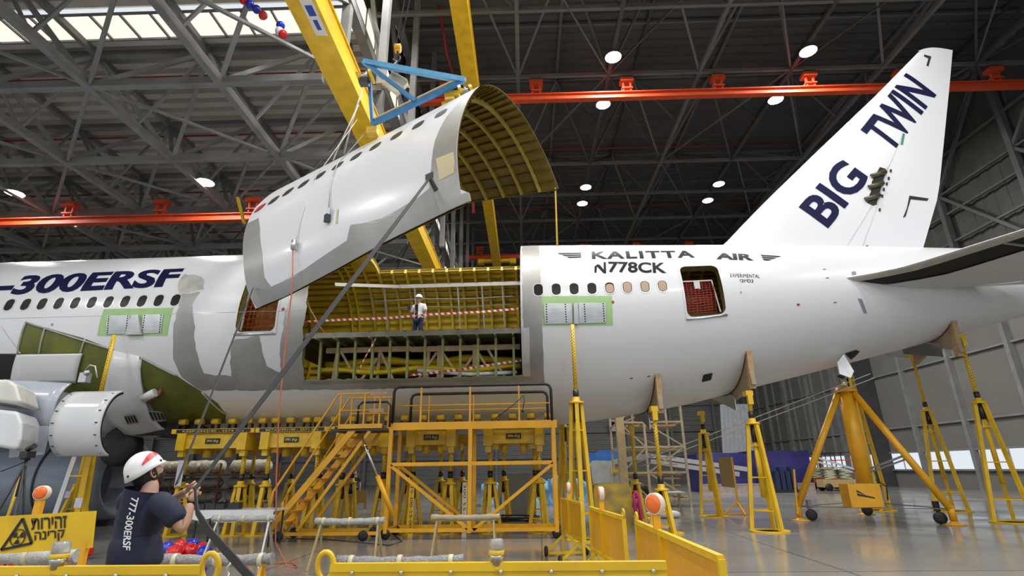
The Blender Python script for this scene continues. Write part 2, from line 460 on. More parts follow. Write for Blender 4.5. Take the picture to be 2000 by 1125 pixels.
for k in range(len(yy) - 1):
    wi += 1
    y0, y1 = yy[k] + .15, yy[k + 1] - .15
    o = thing('window_%d' % wi, 'low bright window in the hangar door wall', None, bld(XR, y0, 1.25)); o['kind'] = 'structure'
    mb = MB(); mb.add([bld(XR + .02, y0, 1.25), bld(XR + .02, y1, 1.25), bld(XR + .02, y1, 2.55), bld(XR + .02, y0, 2.55)], [(0, 1, 2, 3)])
    mb.build('pane', mat('window glass', (1, 1, 1), 0.0, trans=1.0, spec=0.3, ior=1.06), o)
    mb = MB()
    for y in (y0, (y0 + y1) / 2, y1): mb.beam(bld(XR - .02, y, 1.25), bld(XR - .02, y, 2.55), 0.06, 0.06)
    mb.build('window_frame', M_alu, o)
mb = profile_sheet(bld(XR + .3, 8, 13.5), bld(XR + .3, 8, RDECK), by_, 70, 0.9, 0.06, bx_)
struct(mb, 'wall_right_upper', M_side, 'dark ribbed siding above the hangar doors')
mb = MB()
for y in np.arange(10, 77, 6.0):
    mb.beam(bld(XR - .1, y, 13.5), bld(XR - .1, y, RDECK), 0.35, 0.35)
    mb.beam(bld(XR - .1, y, 13.5), bld(XR - .1, y + 6, 19.5), 0.2, 0.2)
    mb.beam(bld(XR - .1, y + 6, 19.5), bld(XR - .1, y, RDECK), 0.2, 0.2)
for z in (13.6, 16, 18, 19.5, 22): mb.beam(bld(XR - .05, 8, z), bld(XR - .05, 78, z), 0.14, 0.14)
mb.beam(bld(XR - 1.6, 8, 12.4), bld(XR - 1.6, 78, 12.4), 0.3, 0.3)
struct(mb, 'trim_32', M_msteel, 'steel columns girts and bracing of the upper right wall')

# back wall
mb = profile_sheet(bld(-75, 76, 0), bld(XR, 76, 0), (0, 0, 1), 26, 0.6, 0.08, by_)
struct(mb, 'wall_back', mat('grey ribbed cladding', (0.27, 0.27, 0.26), 0.55, noise=0.2, scale=0.5), 'grey ribbed cladding wall at the back of the hangar')
mb = MB()
for x in np.arange(-70, 29, 6.0): mb.box(bld(x, 75.6, 13), (0.4, 0.5, 26))
for z in (3.2, 6.5, 10): mb.beam(bld(-75, 75.7, z), bld(XR, 75.7, z), 0.25, 0.3)
struct(mb, 'trim_33', M_steel, 'steel columns and rails of the back wall')

# high bay lamps
M_bulb = mat('lamp face', (1, 1, 1), 0.4, emit=(1, 0.98, 0.94), estr=30.0)
M_cast = mat('lamp housing', (0.42, 0.42, 0.43), 0.4, 0.6)
def bay_lamp(x, y, z, label, power, tilt=0.0):
    c = bld(x, y, z)
    o = thing('high_bay_lamp', label, 'ceiling lamp', c, 'high bay lamps under the roof')
    h = MB(); h.lathe(c, [(0.10, 0.5), (0.13, 0.32), (0.20, 0.25), (0.42, 0.06), (0.44, 0.0), (0.42, 0.0), (0.40, 0.03), (0.1, 0.1)], 18)
    h.build('housing', M_cast, o)
    f = MB(); f.lathe(c, [(0.02, -0.03), (0.20, -0.025), (0.41, 0.0), (0.02, 0.03)], 18); f.build('lens', M_bulb, o)
    s = MB(); s.tube([(c[0], c[1], c[2] + .45), (c[0], c[1], c[2] + .9)], 0.025, 6); s.build('stem', M_steel, o)
    lamp_light('lamp beam', (c[0], c[1], c[2] - .06), 0.8, power)
PW = 900.0
lamps = [(5, 22.4, 'bright lamp just above the long orange rail, right of the skin panel'),
         (5, 26.2, 'bright lamp just below the long orange rail, right of the skin panel'),
         (5, 35.9, 'third lamp away in the centre roof row, above the fuselage lettering'),
         (5, 38.5, 'farthest lamp of the centre roof row'),
         (15.1, 22.4, 'big bright lamp above the tail fin leading edge, above the orange rail'),
         (15.1, 26.2, 'bright lamp left of the tail fin just below the orange rail'),
         (15.1, 35.9, 'third lamp away in the row beside the tail fin'),
         (15.1, 38.5, 'farthest lamp in the row beside the tail fin')]
for (x, y, lab) in lamps: bay_lamp(x, y, RZ, lab, PW)
bay_lamp(-15.8, 23.0, LZ - .1, 'bright lamp in the low bay just above the left orange rail', PW * .4)
bay_lamp(-26.1, 23.6, LZ - .1, 'bright lamp at the left edge of the low bay', PW * .4)
bay_lamp(-26.2, 27.1, LZ - .1, 'small lamp below the left orange rail', PW * .4)
for (x, y) in ((-25, -6), (-15, -6), (5, -6), (15, -6), (-25, 5), (-15, 5), (5, 7), (15, 7), (24, 3), (-4, 8), (-4, -6), (0, 14), (10, 14), (-4, 14.5)):  # added lamps out of view, put in to brighten the aircraft and its interior
    bay_lamp(x, y, RZ if x > XB else LZ - .1, 'high bay lamp near the hangar front, above and behind the camera view', PW * (1.0 if x > XB else .6))
# ------------------------------------------------------------------ crane rails, girders, lifting frame
def hanger(o, x, y, z):
    p = MB(); p.box(bld(x, y, z + .95), (0.72, 0.5, 0.24), BY); p.build('hanger_plate', M_rail, o)
    q = MB()
    for sx in (-.2, .2): q.beam(bld(x + sx, y, z + .3), bld(x + sx, y, z + .85), 0.09, 0.12)
    q.beam(bld(x - .3, y, z + .45), bld(x + .3, y, z + .45), 0.3, 0.08)
    q.build('hanger_bracket', M_rail, o)
def crane_rail(y, z, x0, x1, xs, label):
    o = thing('crane_rail', label, 'crane rail', bld((x0 + x1) / 2, y, z))
    mb = MB()
    a, b_ = bld(x0, y, z), bld(x1, y, z)
    mb.beam((a[0], a[1], z - .18), (b_[0], b_[1], z - .18), 0.34, 0.05)
    mb.beam((a[0], a[1], z + .18), (b_[0], b_[1], z + .18), 0.34, 0.05)
    mb.beam(a, b_, 0.06, 0.4)
    mb.build('rail_beam', M_rail, o)
    for x in xs: hanger(o, x, y, z)
crane_rail(25.0, 14.55, -60, -8.5, [-24.3 + 5 * k for k in range(-4, 4)], 'orange crane rail under the low bay roof on the left')
crane_rail(24.2, 21.0, -5.5, 29, [1.0 + 5 * k for k in range(-1, 6)], 'long orange crane rail across the tail bay above the skin panel')
crane_rail(47.0, 21.0, -5.5, 29, [1.0 + 5 * k for k in range(-1, 6)], 'distant orange crane rail just above the fuselage crown')

def girder(x, z, y0, y1, w, h, label, text=False):
    o = thing('crane_girder', label, 'crane girder', bld(x, (y0 + y1) / 2, z))
    mb = MB(); mb.beam(bld(x, y0, z), bld(x, y1, z), w, h)
    mb.build('box_girder', M_yel, o)
    mb = MB()
    for dz in (-h / 2, h / 2): mb.beam(bld(x, y0, z + dz), bld(x, y1, z + dz), w + .12, 0.04)
    mb.build('flange', M_yel, o)
    return o
g1 = girder(-5.9, 14.35, 6, 36, 0.72, 0.95, 'thick yellow crane girder with white nameplate passing behind the loose panel')
# nameplate on its left face with blue blocks
z0 = 14.35
def gface(y, dz): return (bld(-5.9 - .37, y, z0 + dz))
mb = MB(); mb.add([bld(-5.9 - .02, 9.9, z0 - .51), bld(-5.9 + .33, 9.9, z0 - .51), bld(-5.9 + .33, 12.2, z0 - .51), bld(-5.9 - .02, 12.2, z0 - .51)], [(0, 1, 2, 3)])
npl = mb.build('nameplate', mat('white sign', (0.8, 0.8, 0.78), 0.5), g1, fix=False); npl['label'] = 'white plate with blue blocks'
for (y, s) in ((10.0, 1), (10.55, 1), (11.1, 1), (11.6, .6)):
    mb = MB(); mb.box(bld(-5.9 + .16, y + .2, z0 - .515), (0.2 * s, 0.36, 0.012)); mb.build('blue_mark', mat('blue mark', (0.02, 0.06, 0.35), 0.5), npl)
# walkway brackets on the girder
for k, y in enumerate((19.5, 21.2)):
    mb = MB(); a = bld(-5.5, y, 14.3)
    mb.beam(a, (a[0] + 1.0, a[1], a[2] - .05), 0.06, 0.06); mb.beam((a[0] + 1.0, a[1], a[2]), (a[0], a[1], a[2] - .8), 0.05, 0.05)
    mb.build('bracket', M_yel, g1)
g2 = girder(-2.36, 20.1, 8, 48.5, 0.60, 0.86, 'slim yellow crane girder on the right, behind the top of the skin panel')
o = g2
for yy_ in (24.2, 47.0):
    mb = MB(); mb.beam(bld(-3.9, yy_, 20.6), bld(-0.85, yy_, 20.6), 0.4, 0.26, tw=1.0)
    for sx in (-3.9, -.85): mb.box(bld(sx, yy_, 20.52), (0.6, 0.5, 0.44), BY)
    mb.build('end_carriage', M_yel, g2)

# hanging lifting frame (blue triangle) with two winches
M_blue = mat('blue paint', (0.03, 0.22, 0.52), 0.42, noise=0.3, scale=5)
M_bluel = mat('light blue paint', (0.10, 0.36, 0.62), 0.42, noise=0.25, scale=6)
M_cream = mat('cream painted tray', (0.66, 0.60, 0.42), 0.5, noise=0.2, scale=5)
A = onY(710, 121, 9.9); Bp = onY(908, 157, 9.6); Cc = onY(728, 243, 10.2); D_ = onY(812, 198, 9.9)
lf = thing('spreader_rig', 'blue triangular lifting frame hanging above the loose skin panel', 'lifting frame', D_)
def fr(p, q, w, name, m, h=None):
    mb = MB(); mb.beam(p, q, w, h or w); return mb.build(name, m, lf)
fr(A, Bp, 0.10, 'top_boom', M_bluel, 0.13)
fr(Bp, Cc, 0.08, 'lower_boom', M_blue, 0.09)
fr(onY(722, 160, 9.95), Cc, 0.07, 'end_strut', M_blue)
fr(A, D_, 0.09, 'middle_strut', M_blue)
mb = MB(); p, q = vv(Cc), vv(Bp)
for t in (0.02, 0.5): mb.beam(p.lerp(q, t) + Vector((0, .02, .10)), p.lerp(q, t + .42) + Vector((0, .02, .10)), 0.16, 0.03)
mb.build('tray', M_cream, lf)
mb = MB(); mb.beam(onY(748, 160, 9.9), onY(778, 183, 9.9), 0.10, 0.09); mb.build('tray', M_cream, lf)
mb = MB(); mb.beam(onY(762, 150, 10.1), onY(793, 168, 10.1), 0.12, 0.14); mb.beam(onY(766, 146, 10.1), onY(797, 163, 10.1), 0.3, 0.02); mb.build('control_box', M_cream, lf)
def winch(c, s, lab):
    w = thing('winch', lab, 'winch', c)
    for k in (-1, 1):
        mb = MB(); mb.lathe((c[0] + k * .15 * s, c[1], c[2]), [(0.04, -.03), (0.17 * s, -.03), (0.17 * s, .03), (0.04, .03)], 8, (1, 0, .35), smooth=False)
        mb.build('side_plate', M_yel, w)
    mb = MB(); mb.tube([(c[0] - .14 * s, c[1], c[2] - .03), (c[0] + .14 * s, c[1], c[2] + .05)], 0.10 * s, 12); mb.build('drum', M_chrome, w)
    mb = MB(); mb.box((c[0], c[1] - .02, c[2] - .16 * s), (0.2 * s, 0.16 * s, 0.16 * s)); mb.build('motor', M_blacks, w)
    return w
winch(onY(713, 150, 9.8), 1.0, 'yellow and black winch at the left end of the blue lifting frame')
winch(onY(910, 178, 9.5), 0.8, 'yellow and black winch between blue frame and skin panel top')
# crane hook block over the frame
hk = thing('hook_block', 'crane hook block on wire ropes above the blue frame', 'crane hook', onY(778, 100, 10.2))
mb = MB(); a = onY(777, 95, 10.2)
mb.box(a, (0.13, 0.1, 0.2)); mb.lathe((a[0], a[1], a[2] + .02), [(0.02, -.07), (.1, -.07), (.1, .07), (.02, .07)], 12, (1, 0, 0)); mb.build('sheave', M_org, hk)
mb = MB(); z = a[2] - .1
mb.tube([(a[0], a[1], z), (a[0], a[1], z - .08), (a[0] + .07, a[1], z - .16), (a[0] + .06, a[1], z - .26), (a[0] - .03, a[1], z - .3), (a[0] - .1, a[1], z - .22)], 0.025, 8); mb.build('hook', M_blacks, hk)
for dx in (-.05, 0.06):
    mb = MB(); mb.tube([(a[0] + dx, a[1], a[2] + .1), (bld(-2.36, a[1] + .6)[0] + dx * 2, a[1] + .6, 19.655)], 0.012, 5); mb.build('wire_rope', M_dsteel, hk)
mb = MB(); mb.tube([(a[0], a[1], z - .28), (vv(A).lerp(vv(Bp), .3).x, 9.8, vv(A).lerp(vv(Bp), .3).z + .05)], 0.02, 5); mb.build('chain', M_blacks, hk)
# yellow lower hooks under winches
mb = MB(); c = onY(728, 258, 10.2); mb.box(c, (0.24, 0.2, 0.16)); mb.beam((c[0], c[1], c[2]), Cc, 0.04); o = mb.build('pulley_block', M_yel2, None, c)
tag(o, 'small yellow pulley block under the left corner of the blue frame', 'pulley')
mb = MB(); c = onY(884, 188, 9.9); mb.box(c, (0.34, 0.25, 0.12)); mb.box((c[0] - .05, c[1], c[2] - .1), (0.22, 0.2, 0.1)); o = mb.build('pulley_block', M_yel2, None, c)
tag(o, 'stepped yellow pulley block left of the panel top', 'pulley')
# steel ropes
def rope(name, pts, r, m, lab, cat='rope', n=6):
    mb = MB(); mb.tube(pts, r, n); return tag(mb.build(name, m, None, pts[0]), lab, cat)
M_rope = mat('wire rope', (0.35, 0.34, 0.31), 0.5)
# balloons up under the roof
M_bal = {'red': mat('red balloon', (0.72, 0.015, 0.012), 0.18, coat=.5), 'blue': mat('blue balloon', (0.012, 0.03, 0.50), 0.18, coat=.5), 'white': mat('white balloon', (0.85, 0.85, 0.85), 0.2, coat=.5)}
def balloon(c, r, colr, lab, group, drop=(0, 0, -1)):
    mb = MB(); d = vv(drop).normalized()
    prof = [(0.01, -1.28), (0.09, -1.24), (0.05, -1.16)] + [(cos(t) * (1 - .12 * max(0, -sin(t))), sin(t) * (1.15 if t < 0 else 1.0)) for t in np.linspace(-1.45, 1.45, 10)] + [(0.01, 1.0)]
    mb.lathe(c, [(a * r, -b * r) for a, b in prof], 14, d)
    o = mb.build('balloon', M_bal[colr], None, c); return tag(o, lab, 'balloon', group)
for (px, py, cl_, lab) in ((476, 0, 'red', 'red balloon at the very top edge, first of the string'), (488, 8, 'blue', 'blue balloon second in the string under the roof'), (501, 18, 'blue', 'blue balloon just above the red one under the roof'),
                           (514, 30, 'red', 'red balloon at the lower end of the upper string'), (548, 50, 'blue', 'blue balloon beside the thick yellow girder, top of three'),
                           (546, 61, 'white', 'white balloon beside the thick yellow girder'), (553, 67, 'red', 'red balloon beside the thick yellow girder, lowest of three')):
    balloon(onY(px, py, 14.0), 0.15, cl_, lab, 'balloons under the roof', (random.uniform(-.6, .2), 0, -1))
# ------------------------------------------------------------------ the aircraft
YC, ZC, RF = 18.016, 6.111, 3.1
TX = [-30, 0.3, 2.4, 4.9, 7.3, 9.5, 12.4, 14.6, 16.8, 19.5, 22.0]
TT = [9.211, 9.205, 9.15, 9.09, 9.03, 8.97, 8.85, 8.75, 8.6, 8.35, 8.0]
TB = [3.011, 3.012, 3.21, 3.61, 4.16, 4.66, 5.33, 5.90, 6.40, 7.0, 7.55]
def RZc(X):
    t, b = np.interp(X, TX, TT), np.interp(X, TX, TB)
    return (t - b) / 2, (t + b) / 2
def surf(X, a, off=0.0):            # a: degrees up from the near side of the barrel
    R, z = RZc(X); R += off; a = radians(a)
    return (X, YC - R * cos(a), z + R * sin(a))
def onF(px, py, off=0.0):           # pixel -> (X, angle) on the near side of the barrel
    d = ray(px, py); X = 0.0
    for _ in range(30):
        R, zc = RZc(X); R += off
        A_ = d[1]**2 + d[2]**2; B_ = 2 * (d[1] * (EYE[1] - YC) + d[2] * (EYE[2] - zc)); C_ = (EYE[1] - YC)**2 + (EYE[2] - zc)**2 - R * R
        t = (-B_ - sqrt(max(B_ * B_ - 4 * A_ * C_, 0))) / (2 * A_)
        P = EYE + d * t; X = X * .4 + P[0] * .6
    return (P[0], degrees(atan2(P[2] - zc, -(P[1] - YC))))
DEG = degrees(1 / RF)
def conform(poly, off, name, m, parent, thick=0.0, step=0.12, holes=None, flat=False):
    """polygon given as (X, angle) -> thin sheet bent over the barrel"""
    if holes:
        from mathutils.geometry import tessellate_polygon
        loops = [poly] + holes
        allp = [p for l in loops for p in l]
        F = [tuple(t) for t in tessellate_polygon([[Vector((p[0], p[1] / DEG, 0)) for p in l] for l in loops])]
        V = [(p[0], p[1] / DEG) for p in allp]
    else:
        V, F = poly_tris([(p[0], p[1] / DEG) for p in poly])
    ys = [p[1] for p in V]; xs = [p[0] for p in V]
    V, F = subdivide2d(V, F, np.arange(min(xs) + .5, max(xs), .5), np.arange(min(ys) + step, max(ys), step))
    mb = MB(); mb.add([surf(x, y * DEG, off) for x, y in V], F, not flat)
    o = mb.build(name, m, parent, fix=False)
    me = o.data; me.flip_normals() if sum((p.normal.y for p in me.polygons)) > 0 else None
    if thick:
        md = o.modifiers.new('thickness', 'SOLIDIFY'); md.thickness = thick; md.offset = -1
    return o
def pxpoly(pts, off=0.0): return [onF(x, y, off) for x, y in pts]
def ragged(poly, amp, step):       # uneven paint edge
    out = []
    n = len(poly)
    for i in range(n):
        a, b_ = poly[i], poly[(i + 1) % n]
        L_ = sqrt((a[0] - b_[0])**2 + ((a[1] - b_[1]) / DEG)**2); k = max(1, int(L_ / step))
        for j in range(k):
            t = j / k
            out.append((a[0] + (b_[0] - a[0]) * t + random.uniform(-amp, amp), a[1] + (b_[1] - a[1]) * t + random.uniform(-amp, amp) * DEG))
    return out
def rrect(x0, x1, a0, a1, r, n=5):  # rounded rectangle in (X, angle); r in metres
    P = []
    ra = r * DEG
    for (cx, ca, s) in ((x1 - r, a1 - ra, 0), (x0 + r, a1 - ra, 90), (x0 + r, a0 + ra, 180), (x1 - r, a0 + ra, 270)):
        for k in range(n + 1):
            t = radians(s + 90 * k / n); P.append((cx + r * cos(t), ca + ra * sin(t)))
    return P

plane = thing('cargo_aircraft', 'huge white twin-engine airliner with its side cut open for a cargo door', 'airplane', (0, YC, 0))
M_skin = mat('white aircraft paint', (0.69, 0.70, 0.73), 0.3, coat=0.2)
M_bare = mat('bare aluminium skin', (0.37, 0.365, 0.35), 0.42, 0.4, noise=0.3, scale=0.9, rnoise=0.1)
M_prim = mat('green primer', (0.15, 0.165, 0.02), 0.5, noise=0.45, scale=1.3, col2=(0.07, 0.075, 0.012))
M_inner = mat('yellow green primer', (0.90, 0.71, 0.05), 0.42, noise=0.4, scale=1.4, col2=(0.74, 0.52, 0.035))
M_navy = mat('navy lettering', (0.004, 0.006, 0.045), 0.5, spec=.15)
M_darkl = mat('dark grey lettering', (0.010, 0.009, 0.010), 0.5, spec=.1)
M_dark = mat('dark interior', (0.015, 0.013, 0.01), 0.7)
M_glass = mat('cabin window', (0.018, 0.016, 0.012), 0.3, spec=.15)

HX0, HX1, HA0 = -6.95, -0.42, -37.0      # the cut-out
HAF, HAF2 = 107.5, 84.0                  # its upper edge on the far side (right / left of X = -6.0)
D3 = (-8.97, -7.75, -8.9, 26.0); D4 = (4.47, 5.68, -10.3, 26.0)
def in_hole(x, a):
    if HX0 < x < HX1 and HA0 < a < (HAF if x > -5.95 else HAF2): return True
    for (x0, x1, a0, a1) in (D3, D4):
        if x0 < x < x1 and a0 < a < a1: return True
    return False
xs_ = sorted(set([-30, -26, -22, -20, -18, -16, -14, -12.5, -11, -10, HX0, -5.95, HX1, D3[0], D3[1], D4[0], D4[1], 22.0] + [-9.5, -8.4, -7.4] + list(np.arange(-6.4, 22, 0.6))))
as_ = sorted(set([HA0, HAF, HAF2, D3[2], D3[3], D4[2], D4[3]] + list(np.arange(-180, 180.1, 4.0))))
as_ = [a for a in as_ if a < 180] + [180.0]
def shell(off, name, m):
    V = [surf(x, a, off) for x in xs_ for a in as_]; n = len(as_); F = []
    for i in range(len(xs_) - 1):
        for j in range(n - 1):
            if in_hole((xs_[i] + xs_[i + 1]) / 2, (as_[j] + as_[j + 1]) / 2): continue
            F.append((i * n + j, (i + 1) * n + j, (i + 1) * n + j + 1, i * n + j + 1))
    mb = MB(); mb.add(V, F, True)
    return mb
skin = shell(0, '', None)
o = skin.build('fuselage_skin', M_skin, plane, fix=False)
me = o.data
bm = bmesh.new(); bm.from_mesh(me); bmesh.ops.remove_doubles(bm, verts=bm.verts, dist=1e-4); bmesh.ops.recalc_face_normals(bm, faces=bm.faces); bm.to_mesh(me); bm.free()
# tail cone end
mb = MB(); mb.lathe((22.0, YC, 7.775), [(0.225, 0), (0.2, .5), (0.1, .9), (0.01, 1.0)], 18, (1, 0, .12)); mb.build('tail_cone', M_skin, plane)
# inside: primed inner skin with stringers, one ring frame per window bay
inn = shell(-0.035, '', None)
inn.build('inner_skin', M_inner, plane, fix=False)
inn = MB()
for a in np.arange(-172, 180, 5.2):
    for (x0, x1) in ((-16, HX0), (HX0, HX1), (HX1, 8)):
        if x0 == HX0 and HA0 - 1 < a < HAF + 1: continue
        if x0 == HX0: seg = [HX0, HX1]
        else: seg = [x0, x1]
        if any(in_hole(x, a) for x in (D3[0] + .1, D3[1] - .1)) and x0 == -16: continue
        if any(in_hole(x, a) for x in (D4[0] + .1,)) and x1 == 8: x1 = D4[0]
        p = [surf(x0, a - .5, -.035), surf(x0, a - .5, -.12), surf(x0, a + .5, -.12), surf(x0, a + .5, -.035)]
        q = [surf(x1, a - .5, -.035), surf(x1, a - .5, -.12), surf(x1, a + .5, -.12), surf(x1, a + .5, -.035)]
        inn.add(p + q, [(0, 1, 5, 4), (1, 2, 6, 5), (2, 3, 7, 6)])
inn.build('stringers', mat('shaded stringer primer', (.40, .27, .02), .5, noise=.3, scale=2), plane, fix=False)  # browner than the inner skin: the stringers' shadow side is put into their colour
def ring_frame(X, a0, a1, m, w=0.13, t=0.035, name='frame_ring'):
    mb = MB(); A_ = np.linspace(a0, a1, max(3, int((a1 - a0) / 5)))
    V = []
    for a in A_:
        V += [surf(X - t, a, -.04), surf(X + t, a, -.04), surf(X + t, a, -.04 - w), surf(X - t, a, -.04 - w)]
    F = []
    for i in range(len(A_) - 1):
        for k in range(4): F.append((i * 4 + k, i * 4 + (k + 1) % 4, (i + 1) * 4 + (k + 1) % 4, (i + 1) * 4 + k))
    F += [(0, 1, 2, 3), tuple(reversed([len(V) - 4 + k for k in range(4)]))]
    mb.add(V, F, False); mb.build(name, m, plane)
fx = -0.42 - .27
k = 0
while fx > HX0:
    ring_frame(fx, (HAF if fx > -5.95 else HAF2) - .4, 318, mat('frame primer', (.80, .60, .09), .45, noise=.3, scale=3), .16, .045); fx -= 0.533
for X in (-7.2, -7.5, -9.2, -9.7, -0.2, .35, .9, 1.4, 4.2, 5.9, 6.4): ring_frame(X, 30, 330, M_inner)
# sill strip under the opening and edges of the cut
conform([(HX0 - .05, HA0 - .05), (HX1 + .3, HA0 - .05), (HX1 + .3, HA0 - 2.0), (HX0 - .05, HA0 - 2.0)], 0.012, 'sill_strip', mat('sill', (0.30, 0.31, 0.25), .45, .5, noise=.3), plane)
# ---- main deck: floor beams along the cut, floor panels and stanchions
FZ = 5.62
def half_w(z): return sqrt(max(RF**2 - (z - ZC)**2, 0)) - .06
mb = MB(); mb.box((HX0 / 2 + HX1 / 2, YC + .15, FZ - .02), (HX1 - HX0 + 3.0, 5.75, 0.03)); mb.build('main_deck_floor', mat('deck panel', (0.24, 0.21, 0.14), .55, noise=.35, scale=2), plane)
M_beam = mat('grey floor beam', (0.26, 0.24, 0.18), 0.45, 0.3, noise=.3)
for i in range(13):
    X = HX1 - .25 - i * .533
    mb = MB(); mb.beam((X, YC - 2.95, FZ - .11), (X, YC + 2.9, FZ - .11), 0.05, 0.2); mb.beam((X, YC - 2.95, FZ - .02), (X, YC + 2.9, FZ - .02), 0.11, 0.025); mb.build('floor_beam', M_beam, plane)
    mb = MB(); mb.beam((X, YC - 2.52, FZ - .2), (X, YC - 2.42, 4.28), 0.07, 0.09); mb.build('stanchion', mat('green stanchion', (0.27, 0.30, 0.09), .5, noise=.3, scale=5), plane)
mb = MB(); mb.beam((HX0, YC - 2.93, FZ - .1), (HX1, YC - 2.93, FZ - .1), 0.03, 0.16); mb.build('edge_beam', M_beam, plane)
mb = MB(); mb.box((-3.7, YC, 4.05), (7.0, 4.4, .04)); mb.build('cargo_hold_floor', mat('hold floor', (0.10, 0.09, .06), .6, noise=.4), plane)
M_wood2 = mat('fresh pine', (.72, .53, .32), .6, noise=.25, scale=6)
# wooden shores and yellow ducts in the hold
for i, (x, z0_, x2, z2) in enumerate([(-6.3, 4.1, -6.2, 5.3), (-5.4, 4.1, -6.1, 5.2), (-4.95, 4.1, -4.9, 5.3), (-4.3, 4.1, -4.85, 5.2), (-5.6, 4.1, -4.95, 5.0), (-3.8, 4.1, -3.1, 5.15), (-3.0, 4.1, -3.0, 5.35), (-2.2, 4.1, -2.95, 5.2), (-2.6, 4.1, -1.9, 5.1), (-1.9, 4.1, -1.9, 5.35), (-1.2, 4.1, -1.85, 5.2), (-3.4, 4.1, -3.35, 5.3), (-0.9, 4.2, -1.5, 5.2)]):
    mb = MB(); mb.beam((x, YC - 1.9 + .05 * (i % 3), z0_), (x2, YC - 1.95 + .05 * (i % 3), z2), 0.09 if i % 3 else .13, 0.07); mb.build('wooden_shore', M_wood2, plane)
for (x0, x1, z) in ((-6.6, -3.9, 5.28), (-3.9, -.5, 5.26)):
    mb = MB(); mb.beam((x0, YC - 1.9, z), (x1, YC - 1.92, z), 0.09, 0.16); mb.build('wooden_header', M_wood2, plane)
M_duct = mat('yellow duct', (0.90, 0.66, 0.02), 0.4)
for (z, y, r, ph) in ((5.0, -1.3, .12, 0), (4.72, -1.5, .13, 1.7), (4.62, -1.9, .08, 3), (4.95, -.6, .16, 2.2)):
    mb = MB(); mb.tube([(x, YC + y, z + .06 * sin(x * 2.2 + ph)) for x in np.arange(-6.8, -.4, .3)], [r * (1 + .12 * sin(x * 5 + ph)) for x in np.arange(-6.8, -.4, .3)], 10); mb.build('duct_hose', M_duct, plane)
mb = MB(); mb.tube([(-3.6, YC - 2.2, 4.55), (-2.0, YC - 2.25, 4.38), (-.6, YC - 2.2, 4.42)], .06, 8); mb.build('white_pipe', M_white, plane)
# pipes, cable rails and struts on the far inner wall
mb = MB()
mb.beam(surf(-5.6, 121, -.25), surf(HX1 + .1, 121, -.25), 0.05, 0.15); mb.build('ceiling_rail', mat('silver rail', (.55, .53, .47), .35, .6), plane)
for (a, r) in ((134, .035), (141, .02), (128, .015)):
    mb = MB(); mb.tube([surf(x, a + .5 * sin(x * 1.7), -.24) for x in np.arange(HX0, HX1 + .1, .4)], r, 6); mb.build('cable_conduit', mat('silver rail', (.55, .53, .47), .35, .6), plane)
for X in (-5.9, -4.7, -3.0, -2.05, -1.25):
    mb = MB(); mb.beam(surf(X, 122, -.3), (X + .1, YC + 2.5, FZ), 0.06, 0.05); mb.build('support_strut', mat('silver rail', (.55, .53, .47), .35, .6), plane)
mb = MB(); mb.beam((-7.0, YC - .8, 7.9), (-5.2, YC + 1.2, 8.45), .05, .12); mb.build('support_strut', mat('silver rail', (.55, .53, .47), .35, .6), plane)
mb = MB(); mb.beam(surf(-6.6, 166, -.3), surf(-5.5, 166, -.3), .02, .5); mb.build('red_panel', mat('red brown panel', (.22, .05, .01), .5), plane)
for X in (-1.6, -1.35, -1.1, -.95, -.8, -.65):
    mb = MB(); mb.beam((X, YC + 1.6, FZ), (X - .03, YC + 1.6, FZ + .28), .025, .025); mb.build('rail_stub', M_blacks, plane)
# ---- windows
def window(X, a=11.6, dark=True, shade=0.0):
    ww, wh = .135, .20
    o = conform(rrect(X - ww, X + ww, a - wh * DEG, a + wh * DEG, .125), 0.006, 'window', M_glass, plane)
    if shade:
        s_ = conform(rrect(X - ww + .02, X + ww - .02, a - (wh - .02) * DEG, a + (wh - .02 - .2 * (1 - shade)) * DEG, .1), 0.008, 'window_shade', mat('tan window blind', (0.42, 0.30, 0.20), .6), o)
    f = conform(rrect(X - ww - .028, X + ww + .028, a - (wh + .028) * DEG, a + (wh + .028) * DEG, .15), 0.008, 'window_rim', mat('window rim', (.62, .63, .64), .3, .5), o,
                holes=[list(reversed(rrect(X - ww, X + ww, a - wh * DEG, a + wh * DEG, .125)))])
for i in range(-8, 11): window(-16.353 + .533 * i)
for i in range(8): window(0.117 + .533 * i, 11.6 - .05 * i * i * .25, shade=(0 if i < 4 else .8 + .2 * (i > 4)))
